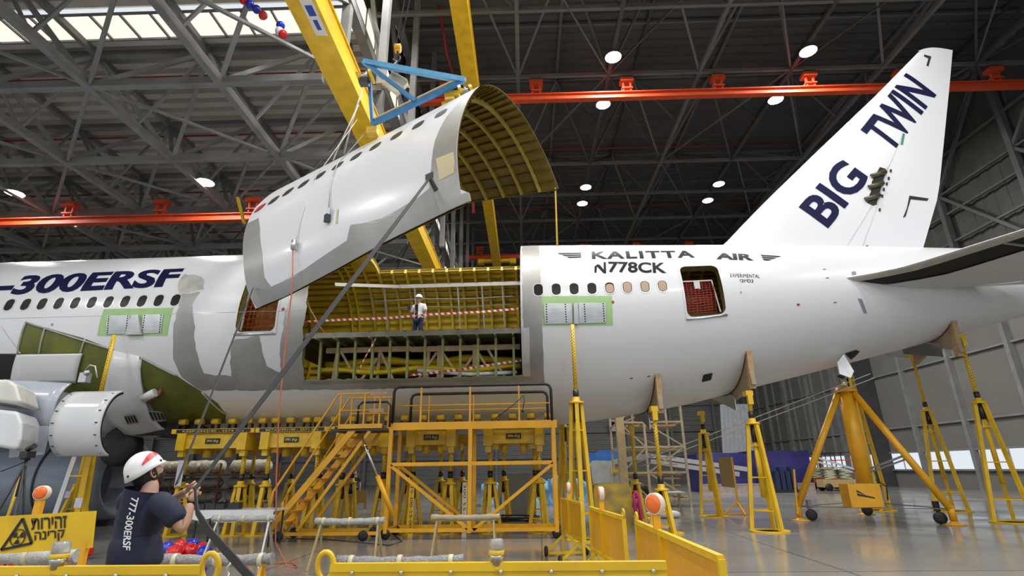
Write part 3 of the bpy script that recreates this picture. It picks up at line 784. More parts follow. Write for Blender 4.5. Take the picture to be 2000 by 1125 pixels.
# ---- doors: open holes with a rounded frame, red net and a wall behind
M_net = mat('red cargo net', (0.38, 0.02, 0.012), 0.6)
for di, (x0, x1, a0, a1) in enumerate((D3, D4)):
    conform([(x0 - .05, a0 - .9), (x1 + .05, a0 - .9), (x1 + .05, a1 + .9), (x0 - .05, a1 + .9)], 0.010, 'door_surround', M_skin, plane, holes=[list(reversed(rrect(x0 + .01, x1 - .01, a0 + .2, a1 - .2, .22)))])
    mb = MB(); R_ = rrect(x0 + .01, x1 - .01, a0 + .2, a1 - .2, .22)
    P1 = [surf(x, a, .010) for x, a in R_]; P2 = [surf(x, a, -.22) for x, a in R_]; n = len(R_)
    mb.add(P1 + P2, [(i, (i + 1) % n, n + (i + 1) % n, n + i) for i in range(n)], True); mb.build('door_frame', mat('olive door jamb', (.13, .11, .025), .5, noise=.5, scale=8), plane)
    xa, xb = x0 + .05, x1 - .2
    mb = MB()
    nk, nm = (9, 7) if di == 0 else (14, 8)
    for i in range(nm + 1):
        x = xa + (xb - xa) * i / nm; mb.tube([surf(x + .05 * (a - a0) / 30, a, -.3 + .02 * sin(i * 3 + a)) for a in np.linspace(a0 + 1, a1 - 9, 8)], .010, 4)
    for j in range(nk + 1):
        a = a0 + 1 + (a1 - a0 - 10) * j / nk; mb.tube([surf(x, a + .25 * sin(x * 9 + j), -.3) for x in np.linspace(xa, xb, 8)], .012, 4)
    mb.build('safety_net', M_net, plane)
    mb = MB()
    fr_ = [surf(xa - .03, a0 + .8, -.24), surf(xb + .12, a0 + .8, -.24), surf(xb + .02, a1 - 8, -.3), surf(xa - .03, a1 - 8, -.3)]
    for i in range(4): mb.beam(fr_[i], fr_[(i + 1) % 4], .035, .035)
    mb.build('net_frame', mat('white tube', (.7, .7, .7), .35), plane)
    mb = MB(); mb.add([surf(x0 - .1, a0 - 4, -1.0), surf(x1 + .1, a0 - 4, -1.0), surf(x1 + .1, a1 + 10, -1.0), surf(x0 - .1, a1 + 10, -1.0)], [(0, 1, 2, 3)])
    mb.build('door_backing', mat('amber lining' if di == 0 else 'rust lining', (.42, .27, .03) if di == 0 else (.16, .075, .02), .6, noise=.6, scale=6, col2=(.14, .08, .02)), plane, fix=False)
    conform([(x0 - .02, a0 - .2), (x1 + .02, a0 - .2), (x1 + .02, a0 - 1.4), (x0 - .02, a0 - 1.4)], 0.03, 'door_sill', M_alu, plane, thick=.03)
mb = MB(); P = surf(5.0, 14, -.28); mb.box(P, (.18, .01, .26)); mb.build('paper_notice', M_white, plane)
# ---- bare metal areas around the work
def bare(pts, lab=None, amp=.03, off=.004, m=None):
    return conform(ragged(pxpoly(pts), amp, .15), off, 'bare_metal_patch', m or M_bare, plane)
bare([(338, 655), (348, 600), (352, 575), (392, 570), (376, 595), (380, 640), (382, 680), (398, 730), (452, 735), (452, 665), (508, 655), (520, 715), (548, 730), (553, 640), (560, 600), (590, 545), (606, 545), (598, 600), (592, 660), (594, 742), (1030, 733), (1032, 752), (800, 758), (560, 762), (392, 762), (355, 735), (340, 700)])
bare([(1020, 481), (1052, 480), (1056, 560), (1060, 650), (1063, 750), (1026, 752), (1022, 640), (1020, 560)], amp=.012)
bare([(1020, 640), (1034, 640), (1036, 735), (1022, 735)], amp=.0, off=.02, m=M_alu)
conform(ragged(pxpoly([(360, 535), (395, 540), (400, 565), (352, 575), (345, 560)]), .03, .15), .004, 'bare_metal_patch', mat('scuffed paint', (.62, .61, .57), .35, .25, noise=.3, scale=3), plane)
# panel seam line along the barrel
for a in (3.0,):
    mb = MB(); mb.tube([surf(x, a, .002) for x in np.arange(-26, HX0, 1.0)], .006, 4); mb.build('lap_joint', mat('seam grey', (.45, .45, .46), .5), plane)
# ---- lettering on the barrel
def fuse_text(body, bl, brr, tl, m, bold=0.0, shear=0.0, name='lettering', off=.007, spacing=1.0):
    V, F, _ = text2d(body, bold, shear=shear, spacing=spacing)
    V, F = subdivide2d(V, F, np.arange(.05, 1, .05), np.arange(.1, 1, .1))
    p0, p1, p2 = onF(*bl), onF(*brr), onF(*tl)
    mb = MB(); mb.add([surf(p0[0] + x * (p1[0] - p0[0]) + y * (p2[0] - p0[0]), p0[1] + x * (p1[1] - p0[1]) + y * (p2[1] - p0[1]), off) for x, y in V], F)
    o = mb.build(name, m, plane, fix=False); return o
fuse_text('-300ERSF', (-6, 578), (374, 558), (-6, 541), M_navy, bold=.04, shear=.45)
fuse_text('KALITTA', (1156, 506), (1358, 503.5), (1155, 491), M_darkl, bold=.035, spacing=1.2)
fuse_text('AIR', (1399, 506.5), (1472, 509), (1397, 494), M_darkl, bold=.045)
fuse_text('778CK', (1188, 532), (1302, 534), (1188, 511), M_darkl, bold=.03)
p = [(1161, 533), (1165, 533), (1166, 521), (1179, 534), (1184, 534), (1183, 512), (1179, 512), (1179, 527), (1172, 518), (1167, 516), (1161, 521)]
conform(pxpoly(p), .006, 'lettering', M_darkl, plane)
for side, xx in ((0, 1088), (1, 1526)):
    for k in range(3):
        if side == 0: q = [(1088 + 9 * k, 494.5 + 3.6 * k), (1135, 493.5 + 3.6 * k), (1135, 496 + 3.6 * k), (1094 + 9 * k, 497 + 3.6 * k)]
        else: q = [(1485 + 2 * k, 497.5 + 4 * k), (1526 - 9 * k, 500.5 + 3.2 * k), (1519 - 9 * k, 502.5 + 3.4 * k), (1488 + 2 * k, 500.5 + 4 * k)]
        conform(pxpoly(q), .006, 'wing_emblem', M_darkl, plane)
fuse_text('EXPERIMENTAL', (1426, 541), (1484, 543), (1426, 534), M_darkl, bold=0)
fuse_text('ינויסנ', (1445, 551.5), (1471, 552), (1445, 545.5), M_darkl, bold=.01)
# ---- small marks
for (px, py, r, c) in ((553, 604, .05, 'r'), (1197, 590, .045, 'r'), (1559, 595, .05, 'r'), (1447, 571, .035, 'g'), (102, 634, .04, 'g')):
    p = onF(px, py)
    conform([(p[0] + r * cos(t), p[1] + r * DEG * sin(t)) for t in np.linspace(0, 2 * pi, 14)[:-1]], .01, 'skin_marker', mat('red tag', (.5, .02, .02), .5) if c == 'r' else mat('grey port', (.3, .3, .32), .4, .4), plane)
for (px, py) in ((1233, 739), (1267, 735), (1610, 526), (1616, 543), (1631, 591)):
    p = onF(px, py); conform(rrect(p[0] - .05, p[0] + .05, p[1] - .3, p[1] + .3, .01), .006, 'drain_hole', M_dark, plane)
p = onF(1381, 737); conform(rrect(p[0] - .2, p[0] + .2, p[1] - 4.0, p[1] + 4.0, .06), .008, 'port_frame', M_white, plane)
conform(rrect(p[0] - .15, p[0] + .15, p[1] - 3.2, p[1] + 3.2, .05), .012, 'port_opening', M_dark, plane)
# ---- jacking pads: green tape with a drilled metal plate and a bracket
M_tape = mat('green masking tape', (0.36, 0.58, 0.25), 0.6, noise=.12, scale=4)
M_plate = mat('plate aluminium', (0.60, 0.61, 0.62), 0.38, 0.7, noise=.25, scale=2.5)
def pad(tape, plates, holes, col=None):
    conform(pxpoly(tape), .006, 'masking_tape', M_tape, plane)
    for q in plates:
        pl = conform(pxpoly(q), .03, 'jacking_plate', M_plate, plane, thick=.02, flat=True)
        for (hx0, hy0, hx1, hy1, n) in holes:
            if not (min(p[0] for p in q) - 2 < hx0 < max(p[0] for p in q) + 2): continue
            for k in range(n):
                pp = onF(hx0 + (hx1 - hx0) * k / (n - 1), hy0 + (hy1 - hy0) * k / (n - 1))
                conform([(pp[0] + .022 * cos(t), pp[1] + .022 * DEG * sin(t)) for t in np.linspace(0, 2 * pi, 9)[:-1]], .034, 'bolt_hole', M_dark, pl)
pad([(203, 604), (339, 601), (327, 656), (190, 656)], [[(211, 617), (255, 616), (252, 652), (208, 653)], [(281, 615), (320, 614), (316, 650), (277, 652)]],
    [(214, 619, 211, 650, 8), (251, 618, 247, 650, 8), (284, 617, 279, 649, 8), (316, 616, 313, 648, 8)])
pad([(1057, 579), (1195, 578), (1197, 635), (1060, 636)], [[(1062, 593), (1117, 593), (1118, 632), (1064, 633)], [(1130, 592), (1183, 592), (1184, 630), (1131, 632)]],
    [(1067, 595, 1068, 629, 8), (1104, 595, 1106, 629, 8), (1141, 595, 1143, 628, 8), (1178, 594, 1180, 627, 8)])
for (a_, b_, c_, d_) in (((262, 617), (275, 617), (280, 654), (250, 654)), ((1120, 594), (1128, 594), (1130, 633), (1121, 633))):
    conform(pxpoly([a_, b_, c_, d_]), .12, 'pad_bracket', M_plate, plane, thick=.09, flat=True)
# ---- wing root fairing: olive openings, white fairing lip, drum shaped covers
conform(pxpoly([(36, 692), (52, 630), (90, 640), (165, 661), (222, 683), (206, 762), (150, 770), (28, 745)]), .012, 'fairing_opening', M_prim, plane)
conform(pxpoly([(274, 695), (300, 712), (345, 733), (395, 765), (425, 787), (441, 808), (441, 826), (330, 834), (300, 800), (282, 760)]), .012, 'fairing_opening', M_prim, plane)
conform(pxpoly([(-80, 575), (5, 640), (43, 690), (-80, 692)]), .03, 'fairing_panel', M_skin, plane)
def strip(p, q, w, name, m, off=.03):
    a, b_ = onF(*p), onF(*q); n = 10
    mb = MB(); mb.tube([surf(a[0] + (b_[0] - a[0]) * t, a[1] + (b_[1] - a[1]) * t, off) for t in np.linspace(0, 1, n)], w, 6); return mb.build(name, m, plane)
for p, q in (((52, 630), (222, 683)), ((90, 640), (78, 692)), ((168, 662), (158, 692)), ((222, 683), (207, 760)), ((52, 630), (36, 692)), ((274, 697), (345, 733)), ((395, 765), (441, 808))):
    strip(p, q, .03, 'fairing_rib', mat('primed rib', (.42, .43, .36), .45, .3, noise=.3))
conform(pxpoly([(38, 692), (165, 690), (152, 746), (26, 742)]), .10, 'access_panel', M_white, plane, thick=.04)
conform(pxpoly([(-70, 690), (36, 692), (25, 745), (-70, 745)]), .03, 'wing_root_cavity', M_dark, plane)
# fairing lip: thick white skin that stands off the barrel and curls under it
def lip(ptsL, ptsR, offs, name, m):
    mb = MB(); n = len(ptsL); V = []
    for (l, r2, o_) in zip(ptsL, ptsR, offs):
        a, b_ = onF(*l), onF(*r2)
        for t in np.linspace(0, 1, 9): V.append(surf(a[0] + (b_[0] - a[0]) * t, a[1] + (b_[1] - a[1]) * t, o_ * (1 - .0 * t) * min(1, 1.2 - .6 * t)))
    F = [(i * 9 + j, i * 9 + j + 1, (i + 1) * 9 + j + 1, (i + 1) * 9 + j) for i in range(n - 1) for j in range(8)]
    mb.add(V, F, True); o = mb.build(name, m, plane, fix=False)
    md = o.modifiers.new('thickness', 'SOLIDIFY'); md.thickness = .04; md.offset = 0
    return o
lip([(222, 684), (216, 715), (211, 745), (212, 780), (228, 808), (255, 828), (290, 838)],
    [(279, 697), (276, 720), (279, 745), (287, 775), (302, 805), (322, 824), (342, 833)], [.02, .06, .12, .22, .3, .34, .3], 'fairing_lip', M_white)
def grille(pts, n, parent_m):
    o = conform(pxpoly(pts), .36, 'vent_grille', M_alu, plane)
    (ax, ay), (bx2, by2), (cx, cy), (dx, dy) = pts
    for k in range(n):
        t0, t1 = (k + .25) / n, (k + .8) / n
        L_ = lambda t, s: ((ax + (bx2 - ax) * t) * (1 - s) + (dx + (cx - dx) * t) * s, (ay + (by2 - ay) * t) * (1 - s) + (dy + (cy - dy) * t) * s)
        conform(pxpoly([L_(t0, .15), L_(t1, .15), L_(t1, .85), L_(t0, .85)]), .37, 'vent_slot', M_dark, o)
grille([(255, 795), (277, 792), (284, 808), (262, 811)], 4, None)
grille([(302, 785), (330, 788), (337, 804), (310, 805)], 4, None)
mb = MB(); mb.tube([onY(281, 778, 15.6), onY(292, 772, 15.5), onY(304, 766, 15.5)], .13, 10); mb.build('duct_stub', M_white, plane)
mb = MB(); mb.tube([onY(290, 785, 15.7), onY(300, 777, 15.6), onY(312, 768, 15.6), onY(316, 757, 15.7)], .06, 8); mb.build('brown_duct', mat('rust duct', (.2, .07, .03), .5), plane)
mb = MB(); mb.tube([onY(168, 722, 14.9), onY(176, 713, 14.8), onY(186, 715, 14.8), (onY(190, 738, 14.9))], .02, 6); mb.build('hydraulic_line', M_white, plane)
mb = MB(); mb.box(onY(166, 738, 14.9), (.22, .2, .28)); mb.ball(onY(170, 728, 14.8), .09); mb.build('actuator', M_alu, plane)
# drum covers of the flap and gear bay (near side of the wing root)
def drum(x0, x1, y, z, r, a0, a1, name, m, x0b=None, rr=None):
    mb = MB(); n = 22
    def fn(u, v):
        a = radians(a0 + (a1 - a0) * v); X = x0 + (x1 - x0) * u
        R_ = r + ((rr or r) - r) * u
        return (X, y + .35 - R_ * .75 * cos(a), z + R_ * sin(a))
    mb.grid(fn, 6, n); o = mb.build(name, m, plane, fix=False)
    md = o.modifiers.new('thickness', 'SOLIDIFY'); md.thickness = .05; md.offset = 0
    return o
P0, P1 = onY(108, 826, 13.4), onY(200, 826, 13.4)
dz = (onY(150, 764, 13.6)[2] - onY(150, 890, 13.6)[2]) / 2
zc_ = (onY(150, 764, 13.6)[2] + onY(150, 890, 13.6)[2]) / 2
dr = drum(P0[0] - .05, P1[0] + .02, 13.6, zc_, dz * 1.02, -78, 80, 'flap_fairing', M_white)
mb = MB()
for s in (0, 1):
    X = P0[0] + .02 if s == 0 else P1[0] - .08
    for a in np.linspace(-66, 62, 7): mb.box((X, 13.95 - dz * 1.02 * .75 * cos(radians(a)) - .03, zc_ + dz * 1.02 * sin(radians(a))), (.06, .03, .025))
mb.build('fastener', M_blacks, dr)
drum(P0[0] + .1, P1[0] - .02, 13.66, zc_, dz * .97, -78, 80, 'bay_opening', M_dark)
# curved blue-grey wing root piece between, and rounded flap ends at the frame edge
M_bgrey = mat('blue grey paint', (0.42, 0.46, 0.53), 0.3, coat=.3, noise=.08)
q0, q1 = onY(-30, 800, 14.3), onY(105, 800, 14.3)
drum(q0[0], q1[0], 14.6, onY(60, 800, 14.3)[2], 1.02, -70, 62, 'wing_root_fillet', M_bgrey, rr=.85)
mb = MB(); mb.prism([onY(24, 832, 14.0), onY(97, 832, 14.0), onY(82, 888, 14.0), onY(17, 894, 14.0)], (0, .06, 0)); mb.build('fillet_plate', M_bgrey, plane)
for pts, mt in (([(-70, 738), (18, 741), (32, 752), (41, 787), (30, 789), (-70, 775)], mat('chalky white', (.72, .71, .66), .45, noise=.15)), ([(-70, 792), (34, 803), (43, 826), (41, 858), (33, 880), (-70, 862)], M_white)):
    mb = MB(); mb.prism([onY(px, py, 12.7) for px, py in pts], (-.9, 1.5, 0)); o = mb.build('flap_end', mt, plane)
    md = o.modifiers.new('b', 'BEVEL'); md.width = .09; md.segments = 4
# main wheels behind
mb = MB()
c = onY(238, 872, 17.2); mb.lathe(c, [(.2, -.25), (.5, -.25), (.62, -.15), (.62, .15), (.5, .25), (.2, .25)], 22, (0, 1, 0)); mb.build('landing_wheel', M_black, plane)
mb = MB(); mb.box((-11.8, YC - .2, 3.05), (2.0, 2.0, .4)); mb.build('gear_bay', M_dark, plane)
# ---- fin
FO = [(6.6, 9.1, 13.4), (6.84, 9.22, 13.42), (7.47, 9.83, 13.9), (8.79, 11.08, 14.85), (11.05, 13.11, 15.62), (13.44, 15.22, 16.4), (16.02, 17.5, 17.15)]
def fin_edge(z):
    le = np.interp(z, [8.7, 9.22, 9.83, 11.08, 13.11, 15.22, 17.6], [6.2, 6.86, 7.47, 8.79, 11.05, 13.44, 15.98])
    te = np.interp(z, [8.6, 11.0, 15.96, 17.5], [13.66, 14.91, 16.67, 17.2])
    return le, te
def foil(u): return 5 * (.2969 * sqrt(max(u, 0)) - .126 * u - .3516 * u * u + .2843 * u**3 - .1015 * u**4)
def fin_half(x, z):
    le, te = fin_edge(z); c = te - le; u = min(max((x - le) / c, 0), 1)
    return foil(u) * np.interp(z, [8.6, 17.6], [.62, .16]) + .004
us = [0, .004, .015, .04, .08, .14, .22, .32, .44, .56, .68, .80, .9, 1.0]
def fin_mesh(u0, u1, z0, z1, mb, off=0.0):
    zs = np.linspace(z0, z1, 14); U = [u for u in us if u0 < u < u1]; U = [u0] + U + [u1]
    for s in (-1, 1):
        V = []
        for z in zs:
            le, te = fin_edge(z)
            for u in U:
                x = le + (te - le) * u; V.append((x, YC + s * (fin_half(x, z) + off), z))
        n = len(U)
        mb.add(V, [(i * n + j, i * n + j + 1, (i + 1) * n + j + 1, (i + 1) * n + j) for i in range(13) for j in range(n - 1)], True)
    return mb
mb = MB(); fin_mesh(0, 1, 8.75, 17.45, mb); mb.build('tail_fin', M_skin, plane, fix=True)
# rounded fin cap
mb = MB()
def capf(u, v):
    z = 17.45 + .28 * sin(pi * (0.1 + .8 * u)) * (1 - .4 * u) * v; x = 15.85 + (17.2 - 15.85) * u
    return (x, YC - fin_half(min(max(x, 15.9), 17.18), 17.45) * (1 - v) , z)
mb.grid(capf, 14, 4); mb.build('fin_cap', M_skin, plane, fix=False)
def fin_poly(pts, name, m, off=.008, parent=plane):
    P = [onY(px, py, YC - .3) for px, py in pts]
    V, F = poly_tris([(p[0], p[2]) for p in P])
    V, F = subdivide2d(V, F, np.arange(6, 18, .35), np.arange(8, 18, .5))
    mb = MB(); mb.add([(x, YC - fin_half(x, z) - off, z) for x, z in V], F); return mb.build(name, m, parent, fix=False)
def fin_text(body, bl, brr, tl, bold):
    V, F, _ = text2d(body, bold); V, F = subdivide2d(V, F, np.arange(.03, 1, .03), np.arange(.1, 1, .1))
    a, b_, c = (vv(onY(*q, YC - .3)) for q in (bl, brr, tl))
    mb = MB()
    pts = [a + (b_ - a) * x + (c - a) * y for x, y in V]
    mb.add([(p.x, YC - fin_half(p.x, p.z) - .012, p.z) for p in pts], F); mb.build('fin_lettering', M_navy, plane, fix=False)
fin_text('BIG', (1619, 446), (1703, 346), (1560, 403), .028)
fin_text('TWIN', (1747, 296), (1838, 178), (1684, 250), .028)
fin_poly([(1722, 323), (1734, 326), (1736, 335), (1717, 396), (1709, 399), (1697, 394), (1698, 385), (1704, 372), (1706, 352)], 'hinge_cavity', M_dark)
for q in [(1719, 338), (1714, 360), (1707, 384)]:
    P = onY(*q, YC - .35); mb = MB(); mb.tube([(P[0] - .25, YC - fin_half(P[0], P[2]) - .03, P[2] - .05), (P[0] + .3, YC - fin_half(P[0], P[2]) - .03, P[2] + .12)], .09, 10); mb.build('actuator', mat('olive actuator', (.12, .11, .06), .4, .5, noise=.4), plane)
fin_poly([(1737, 322), (1740, 323), (1718, 398), (1715, 398)], 'rudder_gap', mat('gap grey', (.45, .45, .45), .5))
fin_poly([(1768, 255), (1773, 257), (1769, 278), (1764, 278)], 'green_fitting', mat('green fitting', (.03, .22, .15), .4))
fin_poly([(1812, 99), (1826, 103), (1820, 123), (1816, 121), (1820, 107), (1811, 103)], 'rudder_gap', M_dark)
fin_poly([(1783, 377), (1778, 402), (1770, 421), (1776, 418), (1786, 384), (1820, 386), (1824, 381)], 'rudder_gap', M_dark)
for q in ((1744, 330), (1740, 345), (1736, 356), (1730, 367), (1727, 380), (1722, 407), (1697, 480)):
    fin_poly([(q[0] - 2, q[1] - 3), (q[0] + 2, q[1] - 3), (q[0] + 2, q[1] + 3), (q[0] - 2, q[1] + 3)], 'hinge_fitting', M_dark, off=.02)
for p, q in (((1706, 400), (1648, 492)), ((1717, 400), (1683, 492)), ((1768, 258), (1740, 322))):
    a, b_ = onY(*p, YC - .3), onY(*q, YC - .3)
    mb = MB(); mb.tube([(a[0] + (b_[0] - a[0]) * t, YC - fin_half(a[0] + (b_[0] - a[0]) * t, a[2] + (b_[2] - a[2]) * t) - .002, a[2] + (b_[2] - a[2]) * t) for t in np.linspace(0, 1, 8)], .008, 4); mb.build('panel_seam', mat('gap grey', (.45, .45, .46), .5), plane)
# ---- near side horizontal stabiliser (its underside towards us)
def stab(sgn, names=True):
    YR = 16.4 if sgn < 0 else 2 * YC - 16.4
    def sec(d):                     # d: metres outboard
        k = max(0.0, 1 - d / 1.5)
        le = 10.1 + .72 * d - 1.7 * k * k; c = 6.2 - .36 * d + 1.5 * k * k
        z = 7.12 + .055 * d; return le, c, z
    def pt(d, u, low):
        le, c, z = sec(d); h = foil(u) * c * .052
        return (le + c * u, YR + sgn * d, z + (-h if low else h) - .15 * u - .5 * u * min(1, max(0, d) / 1.2))
    ds = np.linspace(-.4, 9.0, 24)
    def shellp(us_, low, name, m, d0=0, offz=0.0):
        D = [d for d in ds if d >= d0]; mb = MB()
        V = [(p[0], p[1], p[2] + offz) for d in D for p in [pt(d, u, low) for u in us_]]; n = len(us_)
        mb.add(V, [(i * n + j, i * n + j + 1, (i + 1) * n + j + 1, (i + 1) * n + j) for i in range(len(D) - 1) for j in range(n - 1)], True)
        return mb.build(name, m, plane, fix=False)
    M_st = mat('stabiliser grey', (.58, .585, .59), .32, coat=.25, noise=.08)
    shellp([0, .005, .02, .05, .1, .2, .35, .5, .7, 1.0], False, 'stabiliser_upper_skin', M_st)
    shellp([0, .004, .012, .025, .04, .055], True, 'stabiliser_nose', mat('weathered nose', (.47, .45, .41), .4, noise=.25))
    shellp([.055, .1, .15, .2], True, 'stabiliser_nose', mat('weathered nose', (.47, .45, .41), .4, noise=.25), d0=-.4) if False else None
    shellp([.055, .10, .15, .20], True, 'spar_bay', M_dark, offz=.04)
    shellp([.20, .25, .35, .5, .62], True, 'stabiliser_lower_skin', M_st)
    shellp([.635, .72, .85, 1.0], True, 'elevator', mat('elevator grey', (.30, .31, .32), .4), d0=1.4)
    shellp([.62, .635], True, 'elevator_gap', M_dark, offz=.05)
    shellp([.635, .8, 1.0], True, 'stabiliser_root', M_st)
    for d in (2.9, 5.0):
        mb = MB(); mb.beam(pt(d, .05, True), pt(d, .2, True), .05, .05); mb.build('spar_rib', M_alu, plane)
    mb = MB(); P = pt(5.6, .45, True); mb.box((P[0], P[1], P[2] - .15), (1.6, .35, .35)); mb.build('hinge_fairing', M_st, plane)
stab(-1); stab(1)
for q in ([(1663, 531), (1671, 530), (1674, 546), (1665, 546)], [(1675, 583), (1683, 584), (1693, 612), (1687, 611)]):
    conform(pxpoly(q), .01, 'rub_strip', mat('grey strip', (.22, .23, .27), .5), plane)
# nose-up doors under the tail: hinged flap and dark opening by the tail jack
conform(pxpoly([(1650, 690), (1672, 683), (1679, 686), (1662, 702)]), .015, 'drain_opening', M_dark, plane)
mb = MB(); mb.prism([onY(1636, 708, 16.9), onY(1648, 692, 16.9), onY(1668, 725, 16.7), onY(1662, 738, 16.7), onY(1640, 730, 16.8)], (0, .05, 0)); mb.build('gear_door', M_skin, plane)

# ------------------------------------------------------------------ the loose skin panel hanging in the crane
pc0 = np.array([-5.617, 12.905, 6.103]); pu = np.array([0.903, -0.402, 0.151]); pu /= np.linalg.norm(pu)
pe1 = np.cross(pu, [0, 0, 1]); pe1 /= np.linalg.norm(pe1); pe2 = np.cross(pe1, pu)
def psurf(s, t, off=0.0):           # s along the panel (m), t degrees round it, 0 = towards the camera
    t = radians(t); R = 3.1 * (1 - .14576 * cos(2 * (t - .54957))) + off
    return tuple(pc0 + pu * s + pe1 * (R * cos(t)) + pe2 * (R * sin(t)))
def pproj(P):
    c = ROT @ (np.array(P) - EYE); return 1000 + FOC * c[0] / c[2], 562.5 - FOC * c[1] / c[2]
_S, _T = np.meshgrid(np.linspace(-1, 7.2, 206), np.linspace(-45, 75, 241))
_XY = np.array([pproj(psurf(s, t)) for s, t in zip(_S.ravel(), _T.ravel())])
def onP(px, py):
    k = ((_XY - np.array([px, py]))**2).sum(1).argmin(); return _S.ravel()[k], _T.ravel()[k]
panel = thing('fuselage_panel', 'big loose white fuselage skin panel hanging from the blue lifting frame', 'aircraft panel', psurf(3, 80))
def s_left(t): return float(np.interp(t, [-29, -21, -8, 8, 34, 90, 145], [1.26, 1.1, .92, .62, .2, .0, .0]))
def s_right(t): return float(np.interp(t, [-24, -23.5, -20.6, -20.5, 150], [6.28, 6.28, 6.28, 6.13, 6.13]))
def t_low(s): return float(np.interp(s, [0, 1.2, 2.0, 3.4, 4.5, 5.8, 7], [-30, -29, -29, -27, -25, -23.6, -23.4]))
def t_far(s): return float(np.interp(s, [0, 3.6, 6.1], [128, 133.5, 143.5]))
ts_ = np.linspace(0, 1, 73)
def pgrid(off, s0=None, s1=None, name='', m=None, t0=None, t1=None, ns=26):
    V = []; 
    for i in range(ns + 1):
        for v in ts_:
            sm = 6.13 * i / ns
            sm = s_left(-28) * (1 - i / ns) + 6.2 * i / ns if v < .1 else sm; a0 = t_low(sm); a1 = t_far(sm); t = a0 + (a1 - a0) * v
            l, r2 = s_left(t), s_right(t); s = l + (r2 - l) * i / ns
            V.append(psurf(s, t, off))
    n = len(ts_); mb = MB(); mb.add(V, [(i * n + j, i * n + j + 1, (i + 1) * n + j + 1, (i + 1) * n + j) for i in range(ns) for j in range(n - 1)], True)
    return mb.build(name, m, panel, fix=False)
o = pgrid(0, name='outer_skin', m=M_skin)
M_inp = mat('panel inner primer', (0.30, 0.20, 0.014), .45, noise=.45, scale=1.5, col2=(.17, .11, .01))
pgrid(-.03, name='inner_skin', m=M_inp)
def pconform(poly, off, name, m, parent=panel, holes=None):
    V, F = poly_tris([(p[0], p[1] / DEG) for p in poly])
    V, F = subdivide2d(V, F, np.arange(.5, 7, .5), np.arange(-3, 8, .12))
    mb = MB(); mb.add([psurf(x, y * DEG, off) for x, y in V], F, True); return mb.build(name, m, parent, fix=False)
WX = [508, 534.4, 563.2, 593.6, 625.6, 660, 695.6, 733.6, 774, 816.4, 861.6]; WY = [406, 391, 375, 359, 342, 323, 305, 286, 265, 244, 222]
for i in range(11):                 # window holes
    s, t = onP(WX[i], WY[i])
    w_ = pconform(rrect(s - .135, s + .135, t - .2 * DEG, t + .2 * DEG, .125), .008, 'window', mat('red shade', (.35, .02, .01), .5) if i == 0 else mat('panel window hole', (.02, .02, .008), .4))
mb = MB()
for v in np.linspace(0.0, 1.0, 36):  # stringers
    pts = []
    for s in np.linspace(.05, 6.1, 8):
        t = t_low(s) + (t_far(s) - t_low(s)) * v; pts.append((s if s > s_left(t) else s_left(t), t))
    V = []
    for s, t in pts: V += [psurf(s, t - .35, -.03), psurf(s, t - .35, -.1), psurf(s, t + .35, -.1), psurf(s, t + .35, -.03)]
    F = [(i * 4 + k, i * 4 + k + 1, (i + 1) * 4 + k + 1, (i + 1) * 4 + k) for i in range(7) for k in range(3)]
    mb.add(V, F)
mb.build('stringers', mat('panel stringer', (.15, .10, .01), .5, noise=.3, scale=3), panel)
for k in range(12):
    s = 5.62 - .52 * k if k < 11 else .2
    mb = MB(); A_ = np.linspace(t_low(s) + .5, t_far(s), 34); V = []
    for t in A_:
        ss = max(s, s_left(t) + .05)
        V += [psurf(ss - .03, t, -.04), psurf(ss + .03, t, -.04), psurf(ss + .03, t, -.20), psurf(ss - .03, t, -.20)]
    F = [(i * 4 + q, i * 4 + (q + 1) % 4, (i + 1) * 4 + (q + 1) % 4, (i + 1) * 4 + q) for i in range(33) for q in range(4)] + [(0, 1, 2, 3)]
    mb.add(V, F); mb.build('frame_rib', mat('rib primer', (.48, .37, .07), .45, noise=.3), panel)
def pbare(pts, amp=.02, m=None, nm='bare_metal_patch', off=.005): return pconform(ragged([onP(*p) for p in pts], amp, .15), off, nm, m or M_bare)
bt = lambda s: t_low(s) + .3
# strip along the lower edge and the two cut ends, in panel coordinates
lo = [(1.3, -28.8)] + [(s, t_low(s) + .05) for s in np.arange(1.6, 6.2, .3)] + [(6.27, -23.4), (6.27, -20.7)]
up_ = [(6.12, -20.4), (6.12, 36), (5.9, 38), (5.72, 25), (5.62, 8), (5.6, -6), (5.55, -14)] + [(5.3, -15.5), (4.9, -16.5), (4.5, -17.2), (4.1, -16), (3.8, -14.5), (3.7, -19.5), (3.2, -21), (2.6, -23.0), (2.0, -24), (1.75, -24)]
pconform(lo + up_ + [(1.6, -20), (1.5, -10), (1.15, 6), (.85, 16)] + [(s_left(t) + .012, t) for t in (16, 8, 0, -8, -14, -21, -27)], .005, 'bare_metal_patch', M_bare)
pconform(ragged([(5.75, -12.5), (6.08, -12.5), (6.08, -4), (5.72, -3)], .03, .2), .009, 'masking_paper', mat('beige tape', (.55, .47, .28), .6))
for (px, py, w_, h_) in ((658, 424, .03, .3),):
    s, t = onP(px, py); pconform([(s, t - 3.0), (s + .05, t - 3), (s + .05, t + 3), (s, t + 3)], .008, 'masking_paper', mat('beige tape', (.55, .47, .28), .6))
s, t = onP(838, 350)
pconform([(s - .08, t - .2), (s + .08, t - .2), (s + .08, t + 2.2), (s - .08, t + 2.2)], .012, 'strap_fitting', mat('dark bronze', (.05, .03, .02), .5))
pconform([(s - .02, t), (s + .05, t), (s + .16, t - 5.2), (s + .08, t - 5.6)], .016, 'strap_tail', M_black)
